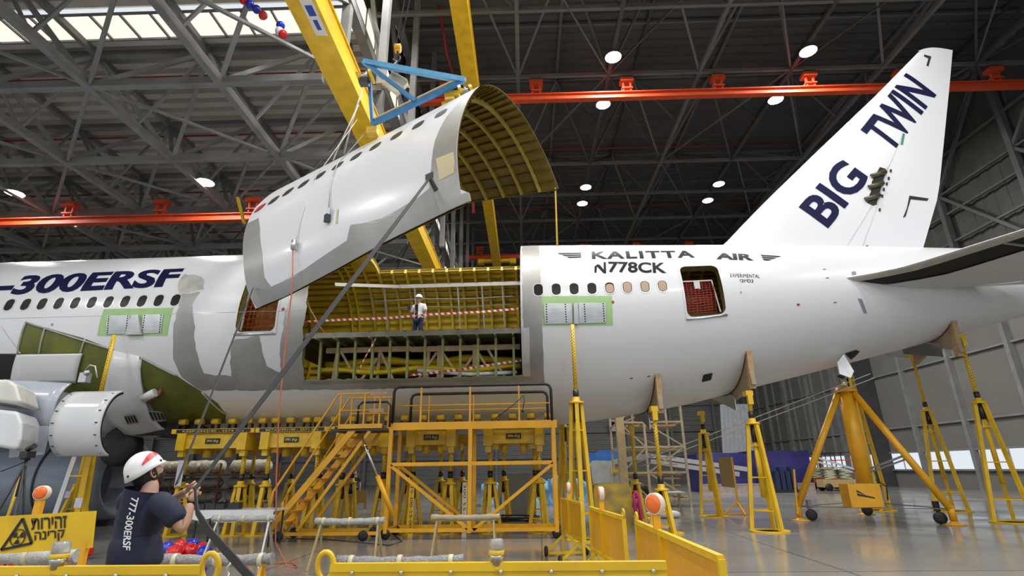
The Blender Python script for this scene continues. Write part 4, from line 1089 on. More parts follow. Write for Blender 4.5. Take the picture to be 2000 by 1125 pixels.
# clip on rope
P = onP(645, 415); a = vv(psurf(P[0], P[1], .06))
cl_ = thing('rope_clamp', 'steel rope clamp hanging on the near skin of the loose panel', 'clamp', a)
mb = MB(); mb.box(a, (.07, .05, .16)); mb.build('clamp_body', M_chrome, cl_)
mb = MB(); mb.box(a - Vector((0, 0.02, .15)), (.11, .05, .15)); mb.lathe(a - Vector((0, .0, .1)), [(.02, -.04), (.05, -.04), (.05, .04), (.02, .04)], 10, (0, 1, 0)); mb.build('clamp_jaw', M_blacks, cl_)
mb = MB(); P2 = onP(662, 318); pts = [tuple(a + Vector((0, 0, .06)))] + [psurf(P[0] + (P2[0] - P[0]) * k, P[1] + (41 - P[1]) * k, .03) for k in (.3, .6, .95)] + [psurf(P2[0], 50, .03), tuple(vv(Cc))]
mb.tube(pts, .012, 5); mb.build('wire_rope', M_rope, cl_)
# white rope / red line going down past the left end
P = onP(577, 480); pts = [psurf(*onP(620, 345), .03), psurf(*onP(596, 410), .03), psurf(*onP(582, 460), .03), psurf(P[0], P[1], .05)]
rope('rope', [tuple(vv(Cc) + Vector((-.3, -.2, .0)))] + pts, .009, mat('light rope', (.6, .57, .48), .6), 'thin light rope over the left half of the hanging panel')
e = vv(pts[-1])
mb = MB(); mb.tube([e + Vector((0, -.02, .08)), e + Vector((0, -.02, -.1))], .05, 10); tag(mb.build('rope_connector', M_alu, None, e), 'small silver connector joining light rope and red line', 'connector')
rope('red_line', [tuple(e + Vector((0, -.03, -.1))), onY(571, 560, 9.0), onY(556, 690, 9.2), onY(545, 800, 9.5), onY(540, 930, 10.0), onY(538, 1060, 10.4), onZ(560, 1104, .02), onZ(580, 1108, .02), onZ(572, 1098, .02), onZ(520, 1101, .02)], .012, mat('salmon line', (.62, .17, .08), .6), 'thin salmon red line hanging from the panel down to the floor', 'line', 6)
rope('wire_rope', [onY(700, 205, 10.3), onY(660, 290, 10.2), psurf(*onP(645, 303), .02)], .014, mat('light rope', (.6, .57, .48), .6), 'tight light rope from the blue frame to the panel window row')
rope('wire_rope', [onY(707, 175, 10.3), onY(684, 250, 10.3), onY(672, 300, 10.3)], .02, M_rope, 'grey chain sling left of the blue lifting frame')
# ------------------------------------------------------------------ jack stands
def jack_stand(x, y, zleg, ztop, lab, group=None, br=.55, rot=.3, saddle=False, text=None, tall=False, tr=.13, rungs=3, pole_r=.055, wood=False, box=False, m=None, holes=True):
    m = m or M_yel
    o = thing('jack_stand', lab, 'jack stand', (x, y, 0), group)
    if not tall:
        mb = MB(); mb.lathe((x, y, 0), [(br * .8, 0), (br + .12, 0), (br + .12, .025), (br * .8, .025), (br * .8, 0)], 24, smooth=False) if False else mb.ring((x, y, .015), (0, 0, 1), br - .1, br + .08, .03, 28)
        mb.build('base_ring', m, o)
    feet = []
    for k in range(3):
        a = rot + 2 * pi * k / 3
        p = (x + br * cos(a), y + br * sin(a), 0.02); q = (x + tr * cos(a), y + tr * sin(a), zleg); feet.append((p, q))
        mb = MB(); mb.beam(p, q, .10, .10, upv=(cos(a), sin(a), 0)); mb.build('leg', M_white if (wood and k == 2) else m, o)
    for j in range(rungs):
        t = (j + .6) / (rungs + .3)
        c = [vv(p).lerp(vv(q), t) for p, q in feet]
        mb = MB()
        for k in range(3): mb.beam(c[k], c[(k + 1) % 3], .035, .035)
        mb.build('brace', m, o)
    mb = MB(); mb.lathe((x, y, zleg - .02), [(tr + .07, 0), (tr + .07, .05), (.1, .08), (.1, .16), (.075, .18)], 16); mb.build('head_plate', m, o)
    mb = MB(); mb.tube([(x, y, zleg - min(.5, zleg * .3)), (x, y, zleg - .02)], .085, 12); mb.build('cylinder', M_blacks, o)
    if zleg > 2:
        mb = MB(); mb.tube([(x, y, zleg * .3), (x, y, zleg - .45)], .07, 12); mb.build('inner_tube', m, o)
    mb = MB(); mb.tube([(x, y, zleg + .15), (x, y, zleg + .34)], .078, 14); mb.build('lock_collar', M_blacks, o)
    mb = MB(); mb.tube([(x, y, zleg + .33), (x, y, ztop)], pole_r, 14); pole = mb.build('pole', m, o)
    if holes and ztop - zleg > .7:
        mb = MB()
        for z in np.arange(zleg + .5, ztop - .15, .085):
            mb.tube([(x - pole_r * .5, y - pole_r * .80, z), (x - pole_r * .5, y - pole_r * .98, z)], .013, 6); mb.tube([(x + pole_r * .25, y - pole_r * .9, z + .04), (x + pole_r * .25, y - pole_r * 1.03, z + .04)], .013, 6)
        mb.build('pin_holes', M_black, pole)
    if saddle:
        mb = MB(); mb.box((x, y, ztop + .02), (.2, .28, .14)); mb.box((x, y - .1, ztop - .15), (.14, .1, .3)); mb.build('saddle', m, o)
    return o
def Zat(px, py, Y): return onY(px, py, Y)[2]
jack_stand(-12.35, 14.55, Zat(218, 800, 14.55), Zat(250, 655, 14.6), 'tall yellow jack stand under the left drilled plate, with one pale leg', br=.42, wood=True, rot=-.6)
jack_stand(1.02, 14.3, Zat(1137, 787, 14.3), Zat(1126, 634, 14.3), 'tall yellow jack stand under the drilled plate right of the cargo opening', br=.33, rot=.5)
for (nm, bx2, Y, zl, zt, lab, sd, br_) in (
    ('j3', 3.3, 15.6, (1302, 957), (1286, 800), 'yellow jack stand under the near end of the first plywood saddle', True, .40),
    ('j4', 6.12, 15.9, (1473, 828), (1463, 770), 'yellow jack stand under the near end of the middle plywood saddle', True, .44),
    ('j5', 13.85, 17.6, (1912, 787), (1870, 660), 'rightmost yellow jack stand, under the near end of the aft saddle', True, .52),
    ('j9', 3.4, 20.2, (1244, 945), (1237, 835), 'slim yellow jack stand under the far end of the first saddle', True, .42),
    ('j8', 6.1, 20.6, (1392, 847), (1388, 808), 'yellow jack stand under the far end of the middle saddle', True, .42),
    ('j6', 15.1, 21.8, (1800, 803), (1757, 695), 'yellow jack stand behind the right foot of the orange tripod jack', True, .55),
    ('j7', 12.9, 22.6, (1683, 737), (1676, 712), 'yellow jack stand directly behind the orange tripod jack column', False, .55),
    ('j10', .95, 20.6, (1106, 835), (1103, 812), 'tall yellow jack stand far behind, right of the platform', False, .45)):
    jack_stand(bx2, Y, Zat(*zl, Y), Zat(*zt, Y), lab, saddle=sd, br=br_, rot=.9 if sd else .2)
jack_stand(-14.9, 17.6, Zat(131, 948, 17.6), Zat(143, 885, 17.6), 'short yellow jack stand behind the radiation sign', br=.5)

# plywood saddles that cradle the belly
def wood_saddle(X, a0, a1, depth, lab, w=.13):
    o = thing('belly_saddle', lab, 'saddle', surf(X, a0))
    mb = MB(); A_ = np.linspace(a0, a1, 27); V = []
    Ze = surf(X, a0)[2] - .95; Zm = surf(X, -90)[2] - .28
    for a in A_:
        t = abs(a + 90) / abs(a0 + 90); zl = Zm + (Ze - Zm) * t ** 1.3
        p, q = surf(X, a, .01), surf(X, a, .12)
        zl = min(zl, q[2] - .02)
        V += [(X - w / 2, p[1], p[2]), (X + w / 2, p[1], p[2]), (X + w / 2, q[1], zl), (X - w / 2, q[1], zl)]
    F = [(i * 4 + k, i * 4 + (k + 1) % 4, (i + 1) * 4 + (k + 1) % 4, (i + 1) * 4 + k) for i in range(26) for k in range(4)] + [(0, 1, 2, 3), (107, 106, 105, 104)]
    mb.add(V, F); mb.build('contour_board', M_ply, o)
    mb = MB(); V = []
    for a in A_: V += [surf(X - w / 2 - .03, a, .004), surf(X + w / 2 + .03, a, .004), surf(X + w / 2 + .03, a, .03), surf(X - w / 2 - .03, a, .03)]
    mb.add(V, F); mb.build('felt_liner', mat('brown felt', (.16, .06, .025), .8), o)
    mb = MB()
    P0 = surf(X, a0, .0); mb.beam((P0[0], P0[1] - .04, P0[2] + .05), (P0[0], P0[1] + .10, P0[2] - 1.05), w + .03, .16); mb.build('end_post', M_wood, o)
    mb = MB(); P1 = surf(X - w / 2 - .01, -78, .2); P2 = surf(X - w / 2 - .01, -140, .25)
    mb.prism([(P1[0], P1[1], P1[2]), (P2[0], P2[1], P2[2]), (P2[0], P2[1], P2[2] - .55), (P1[0], P1[1], P1[2] - .45)], (-.02, 0, 0)); mb.build('gusset_sheet', M_alu, o)
    return o
def a_at(px, py): return onF(px, py)
q = a_at(1281, 736); wood_saddle(q[0] + .05, q[1], -180 - q[1], .62, 'plywood belly saddle nearest the cargo opening')
q = a_at(1458, 690); wood_saddle(q[0] + .05, q[1], -180 - q[1], .62, 'plywood belly saddle in the middle, below the rear door')
q = a_at(1857, 632); wood_saddle(q[0] + .05, q[1], -180 - q[1], .5, 'plywood belly saddle below the stabiliser')

# orange-yellow tripod jack under the tail
oj = thing('tripod_jack', 'large amber tripod jack on wheels under the tail', 'aircraft jack', (11.0, 19.5, 0))
top = onY(1650, 762, 18.7); tx, ty, tz = top
colb = (tx + .05, ty, .75)
mb = MB(); mb.tube([(tx, ty, .62), (tx, ty, tz)], .24, 20); mb.build('main_column', M_org, oj)
mb = MB(); mb.lathe((tx, ty, tz - .08), [(.26, 0), (.36, .0), (.36, .06), (.3, .09), (.3, .16), (.2, .18)], 20); mb.build('head_ring', M_org, oj)
mb = MB(); mb.tube([(tx, ty, tz), (tx, ty, tz + .45)], .09, 14); mb.build('ram', M_chrome, oj)
mb = MB(); mb.lathe((tx, ty, tz + .4), [(.06, 0), (.13, .05), (.13, .12), (.04, .16)], 14); mb.build('jack_pad', M_blacks, oj)
FEET = [(8.3, 18.9), (11.8, 17.1), (11.5, 20.9)]
for i, (fx_, fy_) in enumerate(FEET):
    d = Vector((fx_ - tx, fy_ - ty, 0)).normalized()
    p = Vector((tx, ty, tz - .12)) + d * .25; q = Vector((fx_, fy_, .42))
    mb = MB(); mb.tube([p, q], .105, 14); lg = mb.build('leg', M_org, oj)
    mb = MB(); mb.tube([(fx_, fy_, .12), (fx_, fy_, .5)], .09, 12); mb.build('foot_post', M_org, oj)
    mb = MB(); mb.lathe((fx_, fy_, 0), [(.28, 0), (.28, .02), (.1, .05), (.04, .16)], 20); mb.build('foot_pad', M_org, oj)
    t = .58; a = p.lerp(q, t); b_ = Vector((tx, ty, 1.45))
    mb = MB(); mb.beam(a + Vector((0, 0, .03)), b_, .05, .06); mb.beam(a + Vector((0.0, .06, -.1)), b_ + Vector((0, .06, -.1)), .05, .05); mb.build('strut', M_alu if i == 0 else M_steel, oj)
    c = q.lerp(Vector((tx, ty, .3)), .16); wy = fy_ - .1
    mb = MB(); mb.lathe((c.x, c.y - .05, .17), [(.05, -.05), (.16, -.05), (.17, -.03), (.17, .03), (.16, .05), (.05, .05)], 18, (0.3, 1, 0)); mb.build('wheel', M_black, oj)
    mb = MB(); mb.box((c.x, c.y, .48), (.12, .12, .28)); mb.beam((c.x, c.y, .36), (c.x, c.y - .04, .17), .05, .05); mb.build('caster_fork', M_blacks if i else M_steel, oj)
for i in range(3):
    a, b_ = FEET[i], FEET[(i + 1) % 3]
    mb = MB(); mb.tube([(a[0], a[1], .42), (b_[0], b_[1], .42)], .018, 6); mb.build('tie_rod', M_steel, oj)
c = onY(1673, 957, 17.9)
mb = MB(); mb.box((c[0] + .1, c[1], .78), (.95, .5, .66)); bx = mb.build('pump_box', M_org, oj)
mb = MB(); p0 = c[0] - .15; mb.add([(p0, c[1] - .256, .85), (p0 + .5, c[1] - .256, .73), (p0 + .5, c[1] - .256, .69), (p0, c[1] - .256, .78)], [(0, 1, 2, 3)]); mb.add([(p0, c[1] - .256, .95), (p0 + .25, c[1] - .256, .80), (p0, c[1] - .256, .88)], [(0, 1, 2)])
mb.build('arrow_mark', M_blacks, bx, fix=False)
mb = MB(); mb.tube([(tx + .25, ty - .2, 1.2), (tx + .5, ty - .25, 1.0), (tx + .45, ty - .25, .6)], .02, 6); mb.build('hose', M_black, oj)
mb = MB(); mb.beam((8.2, 18.8, .2), (8.4, 18.95, 1.55), .05, .05); mb.build('tow_bar', M_org, oj)

# ------------------------------------------------------------------ roller cradles under the belly on small jack stands
M_lab = mat('black label', (.015, .015, .012), .5); M_ylab = mat('yellow label text', (.75, .6, .15), .6)
def cradle(x0, x1, rollers, kg, lab, txt):
    yb = 16.15; zt = 2.95
    o = thing('roller_cradle', lab, 'fuselage cradle', ((x0 + x1) / 2, yb, zt))
    mb = MB(); mb.beam((x0 - .25, yb, zt - .07), (x1 + .25, yb, zt - .07), .5, .13); mb.build('top_beam', M_yel, o)
    mb = MB(); mb.beam((x0 + .15, yb, zt - .36), (x1 - .15, yb, zt - .36), .38, .42); mb.build('lower_beam', M_yel2, o)
    mb = MB(); mb.beam((x0 - .1, yb - .256, zt - .07), (x1 + .1, yb - .256, zt - .07), .006, .10); lp = mb.build('label_strip', M_lab, o)
    V, F, _ = text2d(txt); n = (x1 - x0) * .9
    mb = MB(); mb.add([(x0 + .1 + u * n, yb - .262, zt - .1 + v * .055) for u, v in V], F); mb.build('label_text', M_ylab, lp, fix=False)
    if kg:
        cx = (x0 + x1) / 2
        mb = MB(); mb.beam((cx - .22, yb - .20, zt - .36), (cx + .22, yb - .20, zt - .36), .02, .15); lp = mb.build('load_plate', M_lab, o)
        V, F, _ = text2d(kg, .01); mb = MB(); mb.add([(cx - .18 + u * .36, yb - .215, zt - .41 + v * .09) for u, v in V], F); mb.build('load_text', M_ylab, lp, fix=False)
    for fx_ in (x0 + .1, x1 - .1):
        mb = MB(); mb.box((fx_, yb, zt - .38), (.26, .56, .48)); mb.beam((fx_, yb - .1, zt - .5), (fx_, yb - .1, zt - .8), .16, .16); mb.build('fork_head', M_yel, o)
    for rx in rollers:
        a = -62 if True else 0
        P = surf(rx, -64, 0)
        r = thing_part('roller', o, (rx, P[1], P[2]))
        mb = MB(); mb.tube([(rx - .11, P[1] - .03, P[2] - .11), (rx + .11, P[1] - .03, P[2] - .11)], .10, 12); rr = mb.build('roller', M_yel2, o)
        mb = MB()
        for k in (-.1, .1): mb.box((rx + k, P[1] - .03, zt + .08), (.025, .16, .22))
        mb.box((rx, P[1] - .03, zt + .02), (.24, .22, .05)); mb.build('roller_bracket', M_blacks, rr)
    mb = MB(); mb.beam((x0 - .1, 19.9, zt - .25), (x1 + .1, 19.9, zt - .25), .4, .4); mb.build('rear_beam', M_yel2, o)
    for fx_ in (x0 + .3, x1 - .3):
        mb = MB(); mb.beam((fx_, yb, zt - .6), (fx_, 19.9, zt - .5), .18, .22); mb.build('cross_beam', M_yel2, o)
    for k in (.33, .66):
        cx = x0 + (x1 - x0) * k; mb = MB(); mb.lathe((cx, yb + .2, zt - .82), [(.11, 0), (.11, .3)], 12); mb.build('weight', M_yel2, o)
    return o
def thing_part(*a): return None
YR_ = surf(0, -64)[1]
def rx_at(px, py=826): return onY(px, py, YR_)[0]
RP = [360, 391, 423, 456, 488, 515, 540, 569, 601, 622, 655, 689, 725, 759, 791, 827, 861, 896, 932, 967, 1001, 1037, 1070]
crs = [(360, 490, RP[0:5], '2943 (Kg)', 'roller cradle at the left end below the olive fairing opening, marked 2943', 'KEEP 2943/40 - 2574 KG'),
       (520, 632, RP[5:10], '1991 (Kg)', 'second roller cradle from the left, behind the stair handrail', 'BETA 1991/40 - 2571 KG'),
       (665, 762, RP[10:14], None, 'roller cradle behind the stair landing', 'BETA 1735/40 - 2570 KG'),
       (800, 890, RP[14:18], '1713 (Kg)', 'roller cradle marked 1713 seen through the left half of the platform', 'BETA 1713/40 - 2569 KG'),
       (948, 1060, RP[18:23], '2056 (Kg)', 'roller cradle marked 2056 seen through the right half of the platform', 'BETA 2056/40 - 2567 KG')]
order_ = ['leftmost', 'second', 'third', 'fourth', 'fifth']
for i, (p0, p1, rp, kg, lab, txt) in enumerate(crs):
    x0, x1 = onY(p0, 850, 16.15)[0], onY(p1, 850, 16.15)[0]
    cradle(x0, x1, [rx_at(p) for p in rp], kg, lab, txt)
    where = ['below the olive fairing opening', 'behind the stair handrail', 'behind the stair landing', 'inside the left half of the platform', 'inside the right half of the platform'][i]
    for j, (xx, yy2, nm) in enumerate(((x0 + .14, 16.22, 'front left'), (x1 - .14, 16.22, 'front right'), (x0 + .3, 19.9, 'rear left'), (x1 - .3, 19.9, 'rear right'))):
        jack_stand(xx, yy2, 1.3, 2.14 if j < 2 else 2.49, 'small jack stand, %s corner of the cradle %s' % (nm, where), 'jack stands under the roller cradles', br=.31, tr=.11, rungs=2, rot=.5 + .4 * j, pole_r=.06, holes=(j < 2))

# ------------------------------------------------------------------ work platform with rails
pf = thing('work_platform', 'yellow wheeled work platform with black handrail in front of the cargo opening', 'work platform', (-2, 15.0, 0))
yF, yB = 14.75, 15.75
xL = onY(755, 1000, yF)[0]; xR = onY(1087, 1000, yF)[0]; xM = onY(917, 1000, yF)[0]
zD = onY(920, 832, yF)[2]; zM = onY(920, 905, yF)[2]; zB1 = onY(920, 1042, yF)[2]; zB2 = onY(920, 1034, yF)[2]
zB1 = max(zB1, .22)
for x in (xL, xM, xR):
    for y in (yF, yB):
        mb = MB(); mb.beam((x, y, .15), (x, y, zD), .1, .1, upv=(0, 1, 0)); mb.build('post', M_org, pf)
mb = MB(); mb.beam((xL - .08, yF, zD + .02), (xR + .1, yF, zD + .02), .06, .2); mb.build('front_fascia', M_org, pf)
mb = MB(); mb.box(((xL + xR) / 2, (yF + yB) / 2, zD + .06), (xR - xL + .2, yB - yF, .05)); mb.build('deck', mat('checker deck', (.35, .22, .03), .5, noise=.3), pf)
for (x0, x1) in ((xL, xM), (xM, xR)):
    for y, z in ((yF, zM), (yF, zB1), (yB, zB1), (yB, zM)):
        mb = MB(); mb.beam((x0, y, z), (x1, y, z), .07, .09); mb.build('rail', M_org, pf)
for (p, q) in (((xL, yF, zM), (xM, yF, zB1)), ((xM + .1, yF, zB1), (xR, yF, zM)), ((xL, yB, zM), (xM, yB, zB1))):
    mb = MB(); mb.beam(p, q, .07, .08); mb.build('diagonal', M_org, pf)
for x in (xL, xR):
    for z in (zM, zB1): 
        mb = MB(); mb.beam((x, yF, z), (x, yB, z), .07, .08); mb.build('side_rail', M_org, pf)
zT = onY(920, 753, yF)[2]; zT2 = onY(920, 768, yB - .1)[2]
def handrail(x0, x1, y, z0_, z1_, r, m, nm='handrail'):
    mb = MB(); c = .14
    pts = [(x0, y, z0_), (x0, y, z1_ - c), (x0 + c * .3, y, z1_ - c * .3), (x0 + c, y, z1_), (x1 - c, y, z1_), (x1 - c * .3, y, z1_ - c * .3), (x1, y, z1_ - c), (x1, y, z0_)]
    mb.tube(pts, r, 10); return mb.build(nm, m, pf)
handrail(xL + .02, xR - .03, yF, zD + .1, zT, .04, M_black)
handrail(xL + .3, xR - .12, yB - .1, zD + .1, zT2, .04, M_black)
for z, y, x0, x1 in ((onY(920, 790, yF)[2], yF, xL, xR), (onY(920, 800, yB - .1)[2], yB - .1, xL + .3, xR - .1)):
    mb = MB(); mb.tube([(x0, y, z), (x1, y, z)], .018, 6); mb.build('mid_rail', M_org, pf)
for px in (822, 918, 1014):
    x = onY(px, 800, yF)[0]; mb = MB(); mb.beam((x, yF, zD), (x, yF, zT), .045, .045, upv=(0, 1, 0)); mb.build('rail_post', M_org, pf)
for px in (838, 925):
    x = onY(px, 800, yB - .1)[0]; mb = MB(); mb.beam((x, yB - .1, zD), (x, yB - .1, zT2), .03, .03, upv=(0, 1, 0)); mb.build('rail_post', M_org, pf)
for (x, y) in ((xL, yF), (xR, yF), (xL, yB), (xR, yB)):
    mb = MB(); mb.lathe((x, y, .14), [(.04, -.035), (.13, -.035), (.14, 0), (.13, .035), (.04, .035)], 18, (.3, 1, 0)); mb.build('caster_wheel', M_black, pf)
mb = MB(); a = onY(1023, 772, yF - .05); mb.tube([a, onY(1000, 793, yF - .05), onY(968, 817, yF - .05)], .012, 5); mb.tube([a, onY(1024, 785, yF - .05), onY(1021, 800, yF - .05)], .012, 5); mb.ball(onY(1021, 803, yF - .05), .04)
tag(mb.build('pendant_cable', M_black, None, a), 'black pendant control cable hung over the platform handrail', 'cable')

# stairs going down to the left
st = thing('mobile_stairs', 'yellow mobile stairs descending left from the work platform', 'stairs', (-6.2, 15.0, 0))
sy0, sy1 = 14.55, 15.45
Tt = (xL - .20, sy0, 0); lx = onY(655, 842, sy0)[0]; zLn = onY(700, 838, sy0)[2]
bxp = onY(500, 1025, sy0); 
p_top = (lx + .5, zLn); p_bot = (onY(545, 1018, sy0)[0] - .25, .25)
for y in (sy0, sy1):
    mb = MB(); mb.beam((p_top[0], y, p_top[1]), (p_bot[0], y, p_bot[1]), .07, .16); mb.build('stringer', M_org, st)
    mb = MB(); mb.beam((p_top[0] + .45, y, p_top[1] - .05), (p_bot[0] + .75, y, .25), .06, .08); mb.build('lower_stringer', M_org, st)
for k in range(9):
    t = (k + .7) / 9.3; x = p_top[0] + (p_bot[0] - p_top[0]) * t; z = p_top[1] + (p_bot[1] - p_top[1]) * t
    mb = MB(); mb.box((x, (sy0 + sy1) / 2, z), (.24, sy1 - sy0, .035)); mb.build('tread', M_org, st)
for y in (sy0, sy1):
    mb = MB(); h = .95
    pts = [(p_bot[0] - .05, y, .35), (p_bot[0] - .0, y, p_bot[1] + h), (lx - .0, y, zLn + h), (Tt[0] + .05, y, zLn + h)]
    mb.tube(pts, .03, 8); mb.build('handrail', M_org, st)
    mb = MB()
    mb.tube([(p_bot[0] + .15, y, p_bot[1] + .45), (lx + .1, y, zLn + .5), (Tt[0], y, zLn + .5)], .022, 8); mb.build('mid_rail', M_org, st)
    for x in (lx + .08, lx + .75, Tt[0] - .1):
        mb = MB(); mb.beam((x, y, zLn), (x, y, zLn + h), .04, .04, upv=(0, 1, 0)); mb.build('rail_post', M_org, st)
    mb = MB(); mb.beam((p_bot[0] + .25, y, .18), (Tt[0] + .1, y, .18), .08, .08); mb.build('base_rail', M_org, st)
    mb = MB(); mb.beam((p_bot[0] + .35, y, .1), (p_bot[0] + .3, y, .95), .06, .06, upv=(0, 1, 0)); mb.build('stub_post', M_org, st)
mb = MB(); mb.tube([(lx + .55, sy0 + .1, zLn + .05), (lx + .55, sy0 + .1, zLn + .62), (lx + .65, sy0 + .1, zLn + .72), (lx + 1.35, sy0 + .1, zLn + .72), (lx + 1.45, sy0 + .1, zLn + .62), (lx + 1.45, sy0 + .1, zLn + .05)], .03, 8); mb.build('gate_loop', M_black, st)
mb = MB(); mb.box(((lx + Tt[0]) / 2 + .0, (sy0 + sy1) / 2, zLn - .02), (Tt[0] - lx + .24, sy1 - sy0 + .1, .06)); mb.build('landing', M_dsteel, st)
mb = MB(); mb.beam((lx + .1, sy0 - .03, zLn + .06), (Tt[0], sy0 - .03, zLn + .06), .04, .14); mb.build('landing_fascia', M_org, st)
for z in (.93, .48):
    mb = MB(); mb.beam((lx + .9, sy0 - .04, zLn + z), (Tt[0] + .02, sy0 - .04, zLn + z), .03, .1); mb.build('guard_board', M_wood, st)
a = vv((lx + .75, sy0 - .06, zLn - .2)); b_ = vv((lx + 1.75, sy0 - .06, .55)); c = a.lerp(b_, .5)
mb = MB(); mb.tube([a, c], .035, 10); ra = mb.build('lift_rod', M_chrome, st)
mb = MB(); mb.tube([c, b_], .065, 12); mb.build('lift_cylinder', M_org, st)
for (x, y) in ((p_bot[0] + .3, sy0), (p_bot[0] + .3, sy1), (Tt[0] - .3, sy0), (Tt[0] - .3, sy1)):
    mb = MB(); mb.lathe((x, y - .06, .13), [(.03, -.03), (.12, -.03), (.13, 0), (.12, .03), (.03, .03)], 16, (0, 1, 0)); mb.build('caster_wheel', M_black, st)
M_num = mat('stencil black', (.02, .02, .02), .6)
# stencilled strips standing in the platform
for (px0, lab, mt, txt) in ((803, 'tall stencilled yellow strip with numbers standing inside the platform', M_yel, 'T0-300-55-00-1'), (907, 'pale stencilled strip standing beside the platform middle post', mat('pale strip', (.62, .58, .45), .5), '300-55-00-2')):
    x = onY(px0, 1000, 15.3)[0]
    o = thing('marked_strip', lab, 'marker strip', (x, 15.3, 0))
    mb = MB(); mb.beam((x, 15.3, .0), (x, 15.3, 1.35), .12, .03, upv=(0, 1, 0)); sp_ = mb.build('strip', mt, o)
    V, F, _ = text2d(txt); mb = MB(); mb.add([(x - .035 + v * .07, 15.28, 1.3 - u * 1.2) for u, v in V], F); mb.build('stencil_text', M_num, sp_, fix=False)
# ------------------------------------------------------------------ sawhorses with wrapped pipes, barricades, lamps, sign
M_wrap = mat('bubble wrap', (.60, .60, .56), .25, noise=.3, scale=14, bump=.5, bscale=60, alpha=.9)
M_net2 = mat('grey mesh sleeve', (.42, .42, .42), .45, .3, noise=.4, scale=40, bump=.6, bscale=90)
def sawhorse(p0, p1, zt, m_leg, m_top, lab, r=.055, spread=.30, tape=True, toplab='roll'):
    p, q = vv((p0[0], p0[1], zt)), vv((p1[0], p1[1], zt)); d = (q - p).normalized(); n = Vector((-d.y, d.x, 0))
    o = thing('trestle', lab, 'trestle', ((p.x + q.x) / 2, (p.y + q.y) / 2, 0))
    mb = MB(); mb.beam(p + d * .05, q - d * .05, .04, .05); mb.build('top_bar', m_leg, o)
    for e, s in ((p + d * .12, -1), (q - d * .12, 1)):
        for k in (-1, 1):
            mb = MB(); mb.beam(e, (e.x + n.x * spread * k + d.x * s * .06, e.y + n.y * spread * k + d.y * s * .06, 0), .035, .035); mb.build('leg', m_leg, o)
    mb = MB(); N_ = 14
    mb.tube([p + (q - p) * (i / N_) + Vector((0, 0, .05 - .02 * sin(pi * i / N_))) for i in range(N_ + 1)], [r * (1 + .12 * sin(i * 2.3)) for i in range(N_ + 1)], 10); ww = mb.build('wrapping', m_top, o)
    if tape:
        for t in (.12, .5, .9):
            c = p.lerp(q, t) + Vector((0, 0, .04)); mb = MB(); mb.tube([c - d * .025, c + d * .025], r * 1.2, 10); mb.build('tape_band', mat('cream tape', (.65, .60, .42), .5), ww)
    return o
M_tan = mat('tan steel tube', (.45, .35, .16), .5, noise=.3)
A1 = onZ(672, 1106); A0 = onZ(600, 1119)
sawhorse((-5.15, 11.6), (-3.05, 11.55), onY(520, 1016, 11.6)[2] if False else .98, M_alu, M_wrap, 'aluminium trestle padded with bubble wrap, left, in front of the white table') if False else None
def tr(px0, px1, py, Y, ml, mt, lab, **k):
    a = onY(px0, py, Y); b_ = onY(px1, py, Y); sawhorse((a[0], Y), (b_[0], Y), a[2] - .04, ml, mt, lab, **k)
tr(415, 538, 1013, 10.9, M_alu, M_wrap, 'aluminium trestle padded with bubble wrap in front of the white table')
tr(616, 751, 1018, 10.6, M_tan, M_wrap, 'tan trestle padded with bubble wrap in front of the stairs')
tr(842, 976, 1011, 11.0, M_tan, mat('kraft wrap', (.50, .41, .27), .55, noise=.3, scale=8), 'tan trestle with brown paper wrapping in front of the platform', tape=False)
tr(318, 532, 1094, 6.6, M_org, M_net2, 'long low trestle in grey mesh sleeve right of the man', r=.06)
tr(657, 906, 1097, 6.3, M_org, M_net2, 'long low trestle in grey mesh sleeve behind the front barricade', r=.055)
tr(-40, 152, 1088, 6.4, M_org, M_wrap, 'low trestle in bubble wrap under the radiation sign', r=.07)

def barricade_plank(x0, x1, y, z, lab, ends):
    o = thing('barricade', lab, 'barricade', ((x0 + x1) / 2, y, 0))
    mb = MB(); mb.beam((x0, y, z - .3), (x1, y, z - .3), .025, .6); mb.build('panel', M_yel, o)
    mb = MB(); mb.beam((x0, y, z), (x1, y, z), .05, .05); mb.build('top_rail', M_yel, o)
    for x in np.arange(x0 + .15, x1, .33):
        mb = MB(); mb.lathe((x, y - .026, z - .03), [(.014, 0), (.014, .006), (.006, .01)], 8, (0, -1, 0)); mb.build('rivet', M_alu, o)
    for x in (x0 + .1, x1 - .1):
        mb = MB(); mb.beam((x, y, 0), (x, y, z - .4), .05, .05, upv=(0, 1, 0)); mb.beam((x, y - .3, .03), (x, y + .3, .03), .05, .05); mb.build('leg', M_yel, o)
    for e in ends:
        mb = MB(); th = np.linspace(.3, 2 * pi - .3, 16)
        mb.tube([(e + .055 * sin(t), y + .012 * cos(t), z + .01 + .085 * -cos(t)) for t in th], .018, 8); mb.build('coupling_hook', M_yel, o)
    return o
pa = onY(647, 1108, 3.9); pb = onY(1301, 1108, 3.9)
barricade_plank(pa[0], pb[0], 3.9, pa[2], 'front yellow barricade with bolted top rail across the bottom middle', [pa[0] - .04])
pc = onY(395, 1112, 3.7)
barricade_plank(-4.2, pc[0], 3.7, pc[2], 'front yellow barricade at the bottom left below the man', [pc[0] + .05])
mb = MB(); mb.tube([(pc[0] + .17 + .012 * sin(k * 1.8), 3.7 + .012 * cos(k * 1.8), pc[2] + .05 - .02 * k) for k in range(14)], .008, 5); tag(mb.build('chain', M_alu, None, (pc[0] + .17, 3.7, pc[2])), 'short chain hanging from the hook of the left front barricade', 'chain')
